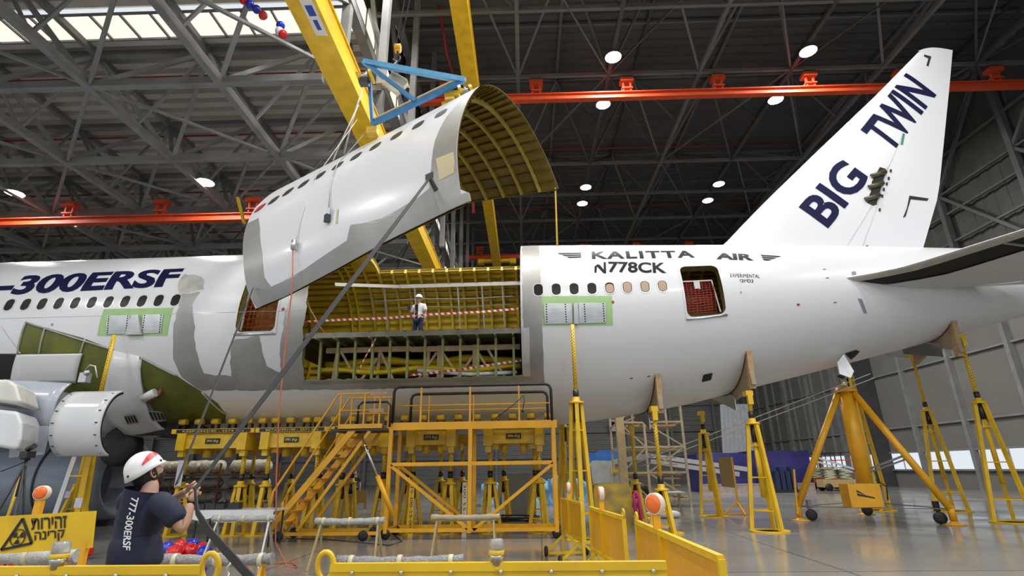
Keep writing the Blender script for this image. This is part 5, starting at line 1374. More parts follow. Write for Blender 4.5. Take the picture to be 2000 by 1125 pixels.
def beacon(c, lab, s=1.0):
    o = thing('warning_beacon', lab, 'warning light', c)
    mb = MB(); mb.lathe(c, [(.036 * s, -.06 * s), (.036 * s, .0)], 16); mb.build('socket', M_yel, o)
    mb = MB(); mb.lathe(c, [(.045 * s, 0), (.045 * s, .045 * s), (.06 * s, .05 * s), (.062 * s, .075 * s)], 18); mb.build('clamp', M_alu, o)
    mb = MB(); mb.lathe(c, [(.062 * s, .076 * s), (.066 * s, .08 * s), (.066 * s, .108 * s), (.06 * s, .112 * s)], 18); mb.build('collar', M_yel, o)
    mb = MB(); mb.lathe(c, [(.060 * s, .112 * s), (.064 * s, .125 * s), (.062 * s, .185 * s), (.05 * s, .20 * s)], 20); mb.build('lens', mat('clear ribbed lens', (.86, .87, .86), .12, trans=.75, bump=.15, bscale=80), o)
    return o
b0 = onY(970, 1112, 3.9); beacon((b0[0], 3.9, pa[2] + .01), 'clear beacon with yellow collar on the middle front barricade', .78)
b1 = onY(110, 1112, 3.7); beacon((b1[0], 3.7, pc[2] + .01), 'clear beacon with yellow collar in front of the radiation sign', .8)

M_ora = mat('orange lens', (.85, .16, .015), .25, coat=.4)
def round_lamp(c, lab, face, r=.10):          # round flashing lamp on a short battery post
    o = thing('warning_lamp', lab, 'warning light', c); d = vv(face).normalized()
    mb = MB(); mb.box((c[0], c[1], c[2] + .06), (.07, .05, .14)); mb.build('battery_box', M_org, o)
    cc_ = vv(c) + Vector((0, 0, .13 + r))
    mb = MB(); mb.lathe(cc_, [(r * .95, -.035), (r, -.03), (r, .03), (r * .95, .035)], 22, d); mb.build('lamp_case', mat('cream case', (.72, .62, .5), .5), o)
    for s in (-1, 1):
        mb = MB(); mb.lathe(cc_ + d * (.034 * s), [(r * .85, 0), (r * .8, .014), (r * .4, .022), (.005, .024)], 22, d * s); mb.build('lamp_lens', M_ora if face[2] >= 0 else M_ora, o)
    return o
def panel_barricade(a, b_, zt, h, lab, hook0=False, hook1=False, wheels=False):
    a, b_ = vv(a), vv(b_); d = (b_ - a).normalized(); n = Vector((-d.y, d.x, 0)); up = Vector((0, 0, 1))
    o = thing('barricade', lab, 'barricade', (a + b_) / 2)
    zt0 = zt
    mb = MB(); mb.prism([a + up * (zt - h), b_ + up * (zt - h), b_ + up * zt, a + up * zt], n * .012); mb.build('sheet', M_org, o)
    mb = MB(); mb.beam(a + up * zt, b_ + up * zt, .05, .05); mb.beam(a + up * (zt - h), b_ + up * (zt - h), .05, .05)
    mb.build('rails', M_yel, o)
    for t in (0, 1):
        p = a.lerp(b_, t); mb = MB(); mb.beam(p + up * .02, p + up * zt, .05, .05, upv=(0, 1, 0)); mb.build('post', M_yel, o)
        q = a.lerp(b_, .12 + .76 * t)
        for s in (-1, 1):
            mb = MB(); mb.beam(q + up * (zt - h) * .9, q + n * (.42 * s) + up * .05, .045, .045); mb.build('foot', M_yel, o)
        mb = MB(); mb.beam(q + n * .42 + up * .05, q - n * .42 + up * .05, .05, .05); mb.build('foot_bar', M_yel, o)
        if wheels:
            for s in (-1, 1):
                w_ = q + n * (.42 * s) + d * .1 + up * .10; mb = MB(); mb.lathe(w_, [(.03, -.025), (.09, -.025), (.10, 0), (.09, .025), (.03, .025)], 16, n); mb.build('wheel', M_black, o)
    p = a.lerp(b_, .42); mb = MB(); mb.beam(p + up * (zt - h) - n * .015, p + up * zt - n * .015, .05, .02, upv=d); mb.build('stiffener', M_yel, o)
    for (f, p) in ((hook0, a), (hook1, b_)):
        if f:
            mb = MB(); mb.tube([p + d * (.05 * sin(t)) + up * (zt + .055 - .05 * cos(t)) for t in np.linspace(0, 2 * pi, 14)], .014, 8, caps=False); mb.build('coupling_eye', M_yel, o)
    return o
def PBar(pxa, pxb, Ya, Yb, lab, h, **k):
    a = onY(*pxa, Ya); b_ = onY(*pxb, Yb); zt = (a[2] + b_[2]) / 2
    o = panel_barricade((a[0], a[1], 0), (b_[0], b_[1], 0), zt, h, lab, **k); return a, b_, zt
zt_ = 1.05
def atz(px, py, z): return onZ(px, py, z)
nA, nB = atz(1244, 1020, zt_), atz(1408, 1092, zt_)
panel_barricade((nA[0], nA[1], 0), (nB[0], nB[1], 0), zt_, .62, 'nearest yellow sheet barricade at the bottom right with orange lamp', hook0=True)
mA, mB = atz(1152, 992, zt_), atz(1218, 1012, zt_)
panel_barricade((mA[0], mA[1], 0), (mB[0], mB[1], 0), zt_, .6, 'middle yellow sheet barricade in front of the yellow weight block', hook1=True, wheels=True)
fA, fB = atz(1096, 975, zt_), atz(1136, 984, zt_)
panel_barricade((fA[0], fA[1], 0), (fB[0], fB[1], 0), zt_, .6, 'farther yellow sheet barricade beside the platform wheel', wheels=True)
def lamp_on(A_, B_, t, lab, r=.1, fc_=(-.75, -.65, 0)):
    p = vv(A_).lerp(vv(B_), t); round_lamp((p.x, p.y, zt_ + .02), lab, (B_[0] - A_[0], B_[1] - A_[1], 0) if False else fc_, r)
lamp_on(nA, nB, .36, 'orange warning lamp on the nearest sheet barricade', .105)
lamp_on(mA, mB, .42, 'warning lamp seen edge-on on the middle sheet barricade', fc_=(-1, -.05, 0))
lamp_on(fA, fB, .42, 'warning lamp on the farther sheet barricade beside the tall jack stand', fc_=(-1, -.05, 0))

# radiation warning sign on a stand
sg = thing('warning_sign', 'yellow radiation warning sign with trefoil and black writing', 'sign', onZ(165, 1112))
sa, sb, sc_ = onY(-60, 1012, 5.6), onY(186, 998, 5.6), onY(-60, 1086, 5.6)
sd = onY(178, 1070, 5.6)
mb = MB(); mb.prism([sa, sb, sd, sc_], (0, .02, 0)); mb.build('sign_board', M_yel, sg)
def onS(px, py): return onY(px, py, 5.592)
def sign_poly(pts, nm, m):
    V, F = poly_tris(pts); mb = MB(); mb.add([onS(*p) for p in V], F); return mb.build(nm, m, sg, fix=False)
def sign_text(body, x0, x1, yt0, yt1, yb0, yb1, nm):
    V, F, _ = text2d(body, .02); mb = MB()
    mb.add([onS(x0 + (x1 - x0) * u, (yb0 + (yb1 - yb0) * u) * (1 - v) + (yt0 + (yt1 - yt0) * u) * v) for u, v in V], F); mb.build(nm, M_num, sg, fix=False)
sign_text('תוריהז', 61, 130, 1013, 1007, 1035, 1031, 'sign_text')
sign_text('הנירק', 67, 126, 1039, 1034, 1062, 1055, 'sign_text')
mb = MB(); tri = [onS(2, 1074), onS(44, 1013), onS(62, 1061)]
for i in range(3): mb.beam(vv(tri[i]), vv(tri[(i + 1) % 3]), .006, .024, upv=(0, 0, 1))
mb.build('triangle_border', M_num, sg)
cx_, cz_ = 35, 1050
mb = MB(); C = onS(cx_, cz_)
mb.tube([(C[0] + .075 * cos(t), C[1] - .002, C[2] + .075 * sin(t)) for t in np.linspace(0, 2 * pi, 28)], .005, 5, caps=False)
for k in range(3):
    t0 = radians(-90 + 120 * k - 30 + 120 * 0); V = [(C[0] + r * cos(t0 + radians(60 * j / 6)), C[1], C[2] + r * sin(t0 + radians(60 * j / 6))) for r in (.018, .062) for j in range(7)]
    mb.add(V, [(j, j + 1, 7 + j + 1, 7 + j) for j in range(6)])
mb.ball((C[0], C[1], C[2]), .011, 8, 6, (1, .2, 1))
mb.build('trefoil', M_num, sg)
bp = onZ(165, 1125); sx, sy = onY(165, 1075, 5.62)[0], 5.62
mb = MB(); mb.beam((sx, sy, .1), (sx, sy, sd[2] + .05), .05, .05, upv=(0, 1, 0)); mb.build('post', M_org, sg)
for (dx, dy) in ((-.35, 0), (.35, .1), (0, -.3), (.1, .4)):
    mb = MB(); mb.beam((sx, sy, .55), (sx + dx, sy + dy, .03), .04, .04); mb.build('foot', M_org, sg)
sx2 = onY(-40, 1075, 5.62)[0]
mb = MB(); mb.beam((sx2, sy, .0), (sx2, sy, sc_[2] + .05), .05, .05, upv=(0, 1, 0)); mb.build('post', M_org, sg)
q = onY(72, 1004, 5.65); round_lamp((q[0], q[1], q[2]), 'orange warning lamp on top of the radiation sign', (.25, -1, 0), .072)

# balloons on the floor behind
bl = [(352, 1068, 'red'), (376, 1066, 'blue'), (340, 1080, 'red'), (372, 1076, 'red'), (399, 1080, 'blue'), (326, 1073, 'blue'), (395, 1074, 'red'),
      (135, 1070, 'blue'), (152, 1072, 'blue'), (165, 1076, 'red'), (100, 1072, 'white'), (60, 1076, 'blue'), (85, 1079, 'blue'), (8, 1106, 'red'), (340, 1108, 'blue'), (390, 1106, 'blue')]
lb = ['red balloon at the top of the pile right of the man', 'blue balloon behind the pile right of the man', 'red balloon beside the man, low left of the pile', 'big red balloon in front of the pile right of the man', 'blue balloon at the right end of the pile', 'blue balloon closest to the man in the pile', 'red balloon tucked behind the right end of the pile',
      'blue balloon behind the right half of the radiation sign', 'blue balloon below the corner of the radiation sign', 'red balloon beside the sign post', 'white balloon below the middle of the radiation sign', 'blue balloon below the trefoil of the sign', 'blue balloon under the sign beside the white one', 'red balloon at the left edge near the floor', 'blue balloon under the mesh trestle right of the man', 'blue balloon at the right under the mesh trestle']
for (px, py, c), l_ in zip(bl, lb):
    Y = 9.4 if py < 1095 else 8.6
    p = onZ(px, py + 12, 0.0) if False else None
    g = onZ(px, py, .17); r = .155 if py < 1095 else .14
    g = onZ(px, py, r * 1.02); balloon(g, r, c, l_, 'balloons on the floor', (random.uniform(-1, 1), random.uniform(-.3, 1), random.uniform(-.3, .2)))
for (px, py) in ((0, 0),): pass

# white table with tools behind the man
tb = thing('work_table', 'table with white cloth behind the man, tools on top', 'table', (-7.5, 14.0, 0))
t0, t1 = onY(378, 1000, 13.6), onY(540, 992, 13.6)
zt2 = t0[2] + .02
mb = MB(); mb.box(((t0[0] + t1[0]) / 2, 13.9, zt2), (t1[0] - t0[0], .75, .04)); mb.build('table_top', M_white, tb)
mb = MB(); V = []
for i in range(13):
    x = t0[0] + (t1[0] - t0[0]) * i / 12; V += [(x, 13.5 + .02 * sin(i * 2), zt2 + .02), (x, 13.48 + .03 * sin(i * 2.4), zt2 - .16 - .05 * sin(i * 1.1))]
mb.add(V, [(2 * i, 2 * i + 2, 2 * i + 3, 2 * i + 1) for i in range(12)], True); mb.build('cloth_edge', mat('white cloth', (.72, .72, .74), .8), tb)
for x in (t0[0] + .1, t1[0] - .1):
    for y in (13.6, 14.2):
        mb = MB(); mb.beam((x, y, 0), (x, y, zt2), .035, .035, upv=(0, 1, 0)); mb.build('leg', M_blacks, tb)
for k, (px, lab) in enumerate(((395, 'black tool case on the left of the white table'), (412, 'dark toolbox on the white table, second from left'), (432, 'flat black tool on the white table'), (458, 'black tool bag at the right on the white table'))):
    x = onY(px, 985, 13.8)[0]; mb = MB(); mb.box((x, 13.85, zt2 + .09), (.22 + .05 * (k % 2), .2, .12 + .04 * (k % 2))); mb.tube([(x - .07, 13.85, zt2 + .15), (x, 13.85, zt2 + .22), (x + .07, 13.85, zt2 + .15)], .012, 5)
    tag(mb.build('tool_case', M_blacks, None, (x, 13.85, zt2)), lab, 'tool case')

# straps pulled by the man
M_strap = mat('black webbing', (.018, .018, .02), .75)
def strap(pts, w, lab, ws=None):
    mb = MB(); P = [vv(p) for p in pts]; V = []
    for i, p in enumerate(P):
        t = (P[min(i + 1, len(P) - 1)] - P[max(i - 1, 0)]).normalized(); n = t.cross(Vector((0.15, 1, 0.1))).normalized(); ww = (ws[i] if ws else w) / 2
        bq = t.cross(n).normalized() * .004
        V += [p + n * ww - bq, p - n * ww - bq, p - n * ww + bq, p + n * ww + bq]
    F = [(i * 4 + k, i * 4 + (k + 1) % 4, (i + 1) * 4 + (k + 1) % 4, (i + 1) * 4 + k) for i in range(len(P) - 1) for k in range(4)] + [(0, 1, 2, 3), (len(V) - 1, len(V) - 2, len(V) - 3, len(V) - 4)]
    mb.add(V, F); return tag(mb.build('strap', M_strap, None, pts[0]), lab, 'strap')
hand = onY(381, 955, 4.15)
P1 = psurf(*onP(838, 352), .03)
strap([P1, vv(P1).lerp(vv(hand), .4), vv(P1).lerp(vv(hand), .8), hand], .06, 'long black strap from the panel fitting down to the man', ws=[.05, .075, .06, .03])
P2 = psurf(*onP(498, 562), .04)
strap([P2, vv(P2).lerp(vv(onY(345, 945, 4.5)), .5), onY(345, 945, 4.5)], .05, 'black strap from the lower left corner of the panel to the man', ws=[.04, .06, .035])
strap([hand, onY(385, 1000, 4.0), onY(410, 1040, 3.7), onY(450, 1085, 3.3), onY(500, 1140, 3.0), onY(540, 1200, 2.7)], .07, 'slack end of black strap falling to the bottom edge', ws=[.02, .04, .055, .055, .05, .05])
# red and white barrier tapes in the cargo opening
M_tape_rw = stripe_mat('red white tape', (.62, .03, .02), (.78, .76, .72), 5.5, 0, .5, .6)
def barrier_tape(pts, lab, w=.07):
    mb = MB(); P = [vv(p) for p in pts]; V = []
    for i, p in enumerate(P):
        tw = .25 * sin(i * 1.3)
        V += [p + Vector((0, -.02 * tw, w / 2)), p + Vector((0, .02 * tw, -w / 2))]
    mb.add(V, [(2 * i, 2 * i + 1, 2 * i + 3, 2 * i + 2) for i in range(len(P) - 1)], True); tag(mb.build('barrier_tape', M_tape_rw, None, pts[0], fix=False), lab, 'barrier tape')
barrier_tape([onY(596, 628, 15.35), onY(680, 624, 15.4), onY(760, 621, 15.4), onY(840, 614, 15.4), onY(940, 609, 15.4), onY(1012, 603, 15.4)], 'red and white tape stretched across the cargo opening in front of the man')
barrier_tape([onY(597, 580, 15.4), onY(605, 602, 15.4), onY(622, 632, 15.35), onY(634, 650, 15.3)], 'red and white tape hanging at the left edge of the opening')
barrier_tape([onY(740, 650, 15.2), onY(728, 672, 15.25), onY(712, 700, 15.4), onY(700, 725, 15.6)], 'red and white tape dangling from the deck edge')
barrier_tape([onY(800, 733, 15.7), onY(900, 722, 15.7), onY(960, 712, 15.7), onY(1018, 704, 15.7)], 'red and white tape low inside the cargo hold')
# tripod with camera
tp = thing('camera_tripod', 'black tripod with video camera at the left edge', 'tripod', onZ(45, 1055))
c0 = onY(50, 905, 8.6)
for (dx, dy) in ((-.42, -.2), (.38, -.25), (0.05, .4)):
    mb = MB(); mb.tube([c0, (c0[0] + dx, c0[1] + dy, 0.0)], .018, 6); mb.build('leg', M_blacks, tp)
mb = MB(); mb.tube([(c0[0], c0[1], c0[2] - .5), (c0[0], c0[1], c0[2] + .06)], .025, 8); mb.build('centre_post', M_blacks, tp)
mb = MB(); q = onY(54, 888, 8.6); mb.box(q, (.13, .16, .1)); mb.box((q[0] - .02, q[1], q[2] - .06), (.08, .1, .05)); cm = mb.build('camera_body', M_blacks, tp)
mb = MB(); mb.tube([(q[0] - .02, q[1], q[2] + .09), (q[0] + .12, q[1] - .05, q[2] + .13)], .045, 10); mb.build('viewfinder', M_blacks, cm)
mb = MB(); mb.tube([(c0[0], c0[1], c0[2] + .03), (c0[0] - .28, c0[1] - .1, c0[2] - .12)], .01, 5); mb.build('pan_handle', M_blacks, tp)
q0 = onZ(8, 1008); mb = MB(); mb.tube([onY(50, 905, 12), (onZ(8, 1015)[0] * 12 / onZ(8, 1015)[1], 12, 0)], .03, 8); tag(mb.build('pole', M_yel2, None, (onY(50, 905, 12)[0], 12, 0)), 'thin yellowish pole leaning behind the camera tripod', 'pole')
# ------------------------------------------------------------------ things standing farther back
def FL(px, py): return onZ(px, py, 0.0)
# concrete / steel weight block
c = FL(1198, 1028); x0, x1 = onY(1162, 1000, 16.9)[0], onY(1236, 1000, 16.9)[0]; zt3 = onY(1200, 945, 16.9)[2]
M_wb = mat('scuffed yellow block', (.62, .42, .02), .5, noise=.75, scale=2.2, col2=(.20, .16, .07))
mb = MB(); r = .07; h0, h1 = .0, zt3
prof = [(x0, h0), (x1, h0), (x1, h1 - r * 2), (x1 - r * .6, h1 - r * .6), (x1 - r * 2, h1), (x0 + r * 2, h1), (x0 + r * .6, h1 - r * .6), (x0, h1 - r * 2)]
mb.prism([(x, 16.9, z) for x, z in prof], (0, 1.2, 0)); o = mb.build('weight_block', M_wb, None, ((x0 + x1) / 2, 17.4, 0)); tag(o, 'scuffed yellow ballast block behind the sheet barricades', 'ballast block')
mb = MB(); xx = onY(1243, 990, 16.8)[0]
mb.tube([(xx - .02, 16.8, .03), (xx - .05, 16.8, zt3 * .75), (xx + .02, 16.8, zt3 * .82), (xx + .09, 16.8, zt3 * .7), (xx + .1, 16.8, .03)], .05, 8); tag(mb.build('lifting_sling', mat('pink sling', (.62, .03, .16), .7), None, (xx, 16.8, 0)), 'pink lifting sling hanging beside the yellow ballast block', 'sling')
mb = MB(); p = FL(1295, 1012)
for i, (dx, dy, r) in enumerate(((0, 0, .28), (.35, .1, .22), (-.25, .3, .2))):
    mb.ball((p[0] + dx, p[1] + dy, r * .5), r, 9, 6, (1.4, 1, .6))
tag(mb.build('plastic_sheet', mat('white plastic', (.72, .74, .78), .35, bump=.6, bscale=8), None, p), 'crumpled white plastic sheet at the foot of the first saddle jack stand', 'plastic sheet')
# scaffold tower
sc = thing('scaffold_tower', 'tall beige scaffold tower with timber posts behind the first saddle', 'scaffold', FL(1275, 990))
M_sc = mat('beige scaffold', (.52, .44, .28), .55, noise=.3, scale=3)
Ys, Yk = 25.5, 28.5
xs1, xs2 = onY(1262, 900, Ys)[0], onY(1340, 900, Ys)[0]; zt4 = onY(1270, 775, Ys)[2]
xs0 = onY(1205, 900, Yk)[0]
cols_ = [(xs1 - 1.1, Ys), (xs1 + .05, Ys), (xs2, Ys), (xs1 - 1.1, Yk), (xs2, Yk), (xs1 + .05, Yk)]
for (x, y) in cols_:
    mb = MB(); mb.beam((x, y, 0), (x, y, zt4), .10, .10, upv=(0, 1, 0)); mb.build('post', M_sc, sc)
nz = 4
for k in range(nz + 1):
    z = .35 + (zt4 - .4) * k / nz
    for a, b_ in ((0, 2), (3, 4), (0, 3), (2, 4), (1, 5)):
        mb = MB(); mb.beam((*cols_[a], z), (*cols_[b_], z), .08, .08); mb.build('ledger', M_sc, sc)
    if k < nz:
        z2 = .35 + (zt4 - .4) * (k + 1) / nz
        for a, b_ in ((0, 1), (1, 2), (3, 4)):
            p, q = (a, b_) if k % 2 else (b_, a)
            mb = MB(); mb.beam((*cols_[p], z), (*cols_[q], z2), .06, .06); mb.build('diagonal_brace', M_sc, sc)
for k in range(1, nz + 1):
    z = .35 + (zt4 - .4) * k / nz
    mb = MB(); mb.box(((xs1 + xs2) / 2 - .4, (Ys + Yk) / 2, z - .1), (xs2 - xs1 + .6, 1.6, .08)); mb.build('scaffold_board', M_wood, sc)
for k in range(7):
    mb = MB(); mb.box((xs2 - .7, Ys + .8, .3 + .3 * k), (.9, .9 - .1 * k, .06)); mb.build('step', M_wood, sc)
mb = MB(); x = onY(1215, 900, Ys - .5)[0]; mb.box((x, Ys - .6, zt4 / 2), (.35, .35, zt4)); tag(mb.build('timber_column', mat('beige timber', (.5, .38, .2), .6, noise=.3), None, (x, Ys - .6, 0)), 'thick beige timber column at the left of the scaffold tower', 'timber column')
# trestle table in front of scaffold
tt = thing('trestle_table', 'low grey table with thin legs right of the first saddle jack stand', 'table', FL(1330, 1005))
ta, tb_ = onZ(1290, 962, .78), onZ(1362, 966, .78)
mb = MB(); mb.box(((ta[0] + tb_[0]) / 2, ta[1], .78), (tb_[0] - ta[0], .8, .05)); mb.build('table_top', mat('grey wrap', (.55, .56, .57), .5), tt)
for x in (ta[0] + .1, tb_[0] - .15):
    for d in (-.25, 0, .28):
        mb = MB(); mb.beam((x, ta[1] + d, .76), (x + d * .6, ta[1] + d * 1.5, 0), .03, .03); mb.build('leg', M_tan, tt)
# boom lift with light grey boom, blue-wrapped things, tarpaulins
bl_ = thing('boom_lift', 'grey boom lift with long shiny boom behind the scaffold', 'boom lift', FL(1190, 965))
g = onY(1190, 915, 31.0); M_gm = mat('grey machine', (.36, .37, .36), .45, noise=.2)
mb = MB(); mb.prism([(g[0] - .95, 31, .9), (g[0] + .9, 31, .9), (g[0] + .95, 31, 1.7), (g[0] + .6, 31, 2.05), (g[0] - .8, 31, 2.1), (g[0] - 1.0, 31, 1.8)], (0, 1.6, 0)); mb.build('turret', M_gm, bl_)
mb = MB(); mb.box((g[0] + .35, 30.98, 1.55), (.5, .03, .4)); mb.build('panel_label', M_yel, bl_)
mb = MB(); mb.box((g[0] + .4, 31.8, .6), (3.2, 1.6, .4)); mb.build('chassis', M_dsteel, bl_)
for dx in (-1.0, 1.6):
    for y in (31.0, 32.4):
        mb = MB(); mb.lathe((g[0] + dx, y, .42), [(.15, -.15), (.42, -.15), (.42, .15), (.15, .15)], 18, (0, 1, 0)); mb.build('wheel', M_black, bl_)
ba, bb = onY(1270, 890, 30), onY(1462, 917, 30.0)
for k, dz_ in enumerate((.0, -.28)):
    mb = MB(); mb.beam((ba[0], 30 + .1 * k, ba[2] + dz_), (bb[0] - .5 * k, 30 + .1 * k, bb[2] + dz_ * .8), .22, .22); mb.build('boom_section', M_alu, bl_)
mb = MB(); mb.beam((g[0] + .3, 30.9, 2.0), (ba[0], 30, ba[2]), .25, .25); mb.build('boom_base', M_gm, bl_)
def soft_block(c, d, m, lab, name, cat, seed, group=None, amp=.12):
    rnd = random.Random(seed); mb = MB(); nx_, nz_ = 12, 6
    ph = [rnd.uniform(0, 6) for _ in range(6)]
    def w(u, v, k): return amp * (sin(7 * u + ph[k]) * .5 + sin(13 * u + 5 * v + ph[k + 1]) * .35 + sin(9 * v + ph[k + 2]) * .4)
    x, y, z = d
    def front(u, v): return (c[0] - x / 2 + x * u, c[1] - y / 2 + w(u, v, 0), z * v * (1 + .0) + (w(u, 0, 1) if v > .9 else 0))
    def backf(u, v): return (c[0] + x / 2 - x * u, c[1] + y / 2 + w(u, v, 1), z * v + (w(1 - u, 0, 1) if v > .9 else 0))
    def topf(u, v): return (c[0] - x / 2 + x * u, c[1] - y / 2 + y * v + w(u, 1, 0) * (1 - v) + w(1 - u, 1, 1) * v, z + w(u, 0, 1) + .3 * amp * sin(3 * v + 8 * u))
    def side(s): return lambda u, v: (c[0] + s * x / 2, c[1] - y / 2 + y * u, z * v)
    mb.grid(front, nx_, nz_); mb.grid(backf, nx_, nz_); mb.grid(topf, nx_, 4); mb.grid(side(-1), 4, nz_); mb.grid(side(1), 4, nz_)
    o = mb.build(name, m, None, (c[0], c[1], 0)); return tag(o, lab, cat, group)
M_tarp = mat('navy tarpaulin', (.028, .028, .17), .45, noise=.25, scale=2, bump=.4, bscale=2.5)
M_bwrap = mat('blue wrap', (.03, .22, .50), .35, noise=.5, scale=3, bump=.5, bscale=7, col2=(.3, .5, .65))
M_foil = mat('clear foil', (.5, .42, .40), .3, noise=.4, scale=4)
def blk(px0, px1, pyt, pyb, Y, dep, m, lab, name, cat, seed, **k):
    a, b_ = onY(px0, pyb, Y), onY(px1, pyb, Y); zt_2 = onY((px0 + px1) / 2, pyt, Y)[2]
    return soft_block(((a[0] + b_[0]) / 2, Y + dep / 2), (b_[0] - a[0], dep, zt_2), m, lab, name, cat, seed, **k)
blk(1368, 1480, 886, 955, 40, 3, M_tarp, 'navy tarpaulin covering a load, left part, behind the middle jack stands', 'tarpaulin_load', 'covered load', 1)
blk(1478, 1592, 881, 955, 42, 3, M_tarp, 'navy tarpaulin covering a load, right part, behind the tripod jack foot', 'tarpaulin_load', 'covered load', 2)
mb = MB(); a, b_ = onY(1368, 944, 39.6), onY(1590, 950, 39.6); mb.box(((a[0] + b_[0]) / 2, 39.7, .25), (b_[0] - a[0], .5, .5)); mb.box(((a[0] + b_[0]) / 2, 39.44, .52), (b_[0] - a[0], .05, .08)); tag(mb.build('pallet_base', M_foil, None, (a[0], 39.7, 0)), 'foil wrapped base with red edge under the navy tarpaulin', 'pallet')
cart = thing('equipment_cart', 'dark blue equipment cart in front of the navy tarpaulin', 'cart', FL(1535, 962))
p = FL(1535, 962)
for k in range(4):
    mb = MB(); mb.box((p[0] - .5 + .35 * k, p[1], .75 + .12 * (k % 2)), (.28, .6, 1.2 + .25 * (k % 2))); mb.build('cylinder_bank', mat('dark blue enamel', (.015, .03, .08), .4), cart)
mb = MB(); mb.box((p[0], p[1], .09), (1.8, .8, .18)); mb.beam((p[0] - .9, p[1], 1.3), (p[0] + .9, p[1], 1.25), .04, .04); mb.build('cart_frame', M_blacks, cart)
blk(1150, 1218, 880, 958, 36, 3, mat('royal blue cover', (.03, .13, .42), .5, noise=.2), 'royal blue cover over the grey boom lift', 'covered_crate', 'covered load', 3)
for i, (a, b_, t, l) in enumerate(((985, 1020, 941, 'pale crumpled wrapped pallet left of the blue wrapped pallets'), (1012, 1072, 937, 'blue wrapped pallet in the middle of the row behind the platform'), (1072, 1100, 935, 'blue wrapped pallet behind the platform corner post'), (1098, 1150, 937, 'blue wrapped pallet behind the tall jack stand legs'), (940, 975, 945, 'blue wrapped pallet at the left end behind the platform'))):
    blk(a, b_, t, 960, 27.5 + 2.4 * (i % 2), 1.9, M_bwrap if i else mat('pale wrap', (.55, .54, .48), .5, noise=.3, bump=.5, bscale=6), l, 'wrapped_pallet', 'wrapped pallet', 10 + i, group='wrapped pallets behind the platform', amp=.14)
# grey cabinet panel on floor behind platform
a, b_ = onY(990, 990, 21.5), onY(1043, 990, 21.5)
mb = MB(); mb.box(((a[0] + b_[0]) / 2, 21.6, .75), (b_[0] - a[0], .35, 1.45)); mb.beam((a[0], 21.4, 1.49), (b_[0], 21.4, 1.49), .05, .05); tag(mb.build('steel_bin', mat('pale grey bin', (.30, .33, .33), .45, noise=.2), None, (a[0], 21.6, 0)), 'pale grey steel bin behind the right half of the platform', 'bin')
mb = MB(); p = FL(1000, 1022); mb.tube([(p[0] + .55 * cos(t) * (1 + .05 * t), p[1] + .4 * sin(t), .04 + .012 * t) for t in np.linspace(0, 15, 60)], .03, 6); tag(mb.build('hose_coil', M_black, None, p), 'coil of black hose on the floor inside the platform', 'hose')
mb = MB(); p = FL(735, 1058); mb.tube([FL(560, 1052), FL(640, 1054), FL(700, 1060), FL(760, 1066), FL(785, 1058), FL(770, 1045)], .02, 6); tag(mb.build('floor_cable', M_black, None, p), 'black cable lying on the floor below the stairs', 'cable')
# brown notice board on a yellow stand
nb = thing('notice_board', 'brown board on a thin yellow stand between the middle jack stands', 'board', FL(1440, 1008))
p = FL(1440, 1006); Yn = p[1]
q0, q1, q2, q3 = onY(1402, 893, Yn + .6), onY(1427, 893, Yn), onY(1434, 953, Yn), onY(1409, 950, Yn + .6)
mb = MB(); mb.prism([q0, q1, (q1[0], q1[1], q2[2]), (q0[0], q0[1], q3[2])], (.02, .03, 0)); mb.build('board', mat('brown board', (.28, .18, .07), .6), nb)
mb = MB(); mb.beam((q1[0] + .03, q1[1], 0.3), (q1[0] + .03, q1[1], q1[2]), .06, .06, upv=(0, 1, 0)); mb.build('stand_post', M_org, nb)
for d in ((-.5, 0), (.5, 0), (0.1, -.4)):
    mb = MB(); mb.beam((q1[0], q1[1], .45), (q1[0] + d[0], q1[1] + d[1], .03), .05, .05); mb.build('foot', M_org, nb)
mb = MB(); mb.beam((q1[0] - .5, q1[1], .04), (q1[0] + .55, q1[1], .04), .06, .06); mb.build('foot_bar', M_org, nb)
# scissor lifts
def scissor(px, pyb, Y, lab, mcol):
    x = onY(px, pyb, Y)[0]; o = thing('scissor_lift', lab, 'scissor lift', (x, Y, 0))
    mb = MB(); mb.box((x, Y, .5), (2.2, 1.0, .5)); mb.build('chassis', mcol, o)
    for s in (-.8, .8):
        for yy3 in (-.5, .5):
            mb = MB(); mb.lathe((x + s, Y + yy3, .25), [(.05, -.08), (.25, -.08), (.25, .08), (.05, .08)], 14, (0, 1, 0)); mb.build('wheel', M_black, o)
    for k in range(3):
        mb = MB(); z = .8 + .22 * k
        mb.beam((x - .9, Y - .4, z), (x + .9, Y - .4, z + .2), .05, .08); mb.beam((x + .9, Y - .4, z), (x - .9, Y - .4, z + .2), .05, .08); mb.build('scissor_arm', mat('cream green', (.55, .58, .35), .5), o)
    mb = MB(); mb.box((x, Y, 1.5), (2.2, 1.0, .12)); mb.build('deck', mcol, o)
    for z in (2.0, 2.5):
        for yy3 in (-.5, .5):
            mb = MB(); mb.beam((x - 1.1, Y + yy3, z), (x + 1.1, Y + yy3, z), .05, .05); mb.build('guard_rail', M_blacks if z > 2.2 else M_rail, o)
    for s in (-1.1, -.3, .4, 1.1):
        mb = MB(); mb.beam((x + s, Y - .5, 1.5), (x + s, Y - .5, 2.5), .05, .05, upv=(0, 1, 0)); mb.build('guard_post', M_blacks, o)
    return o
scissor(1606, 950, 44.0, 'red and tan scissor lift just right of the navy tarpaulin', M_rail)
scissor(1634, 946, 40.0, 'scissor lift with pale arms behind the tripod jack strut', mat('tan machine', (.5, .38, .16), .5))
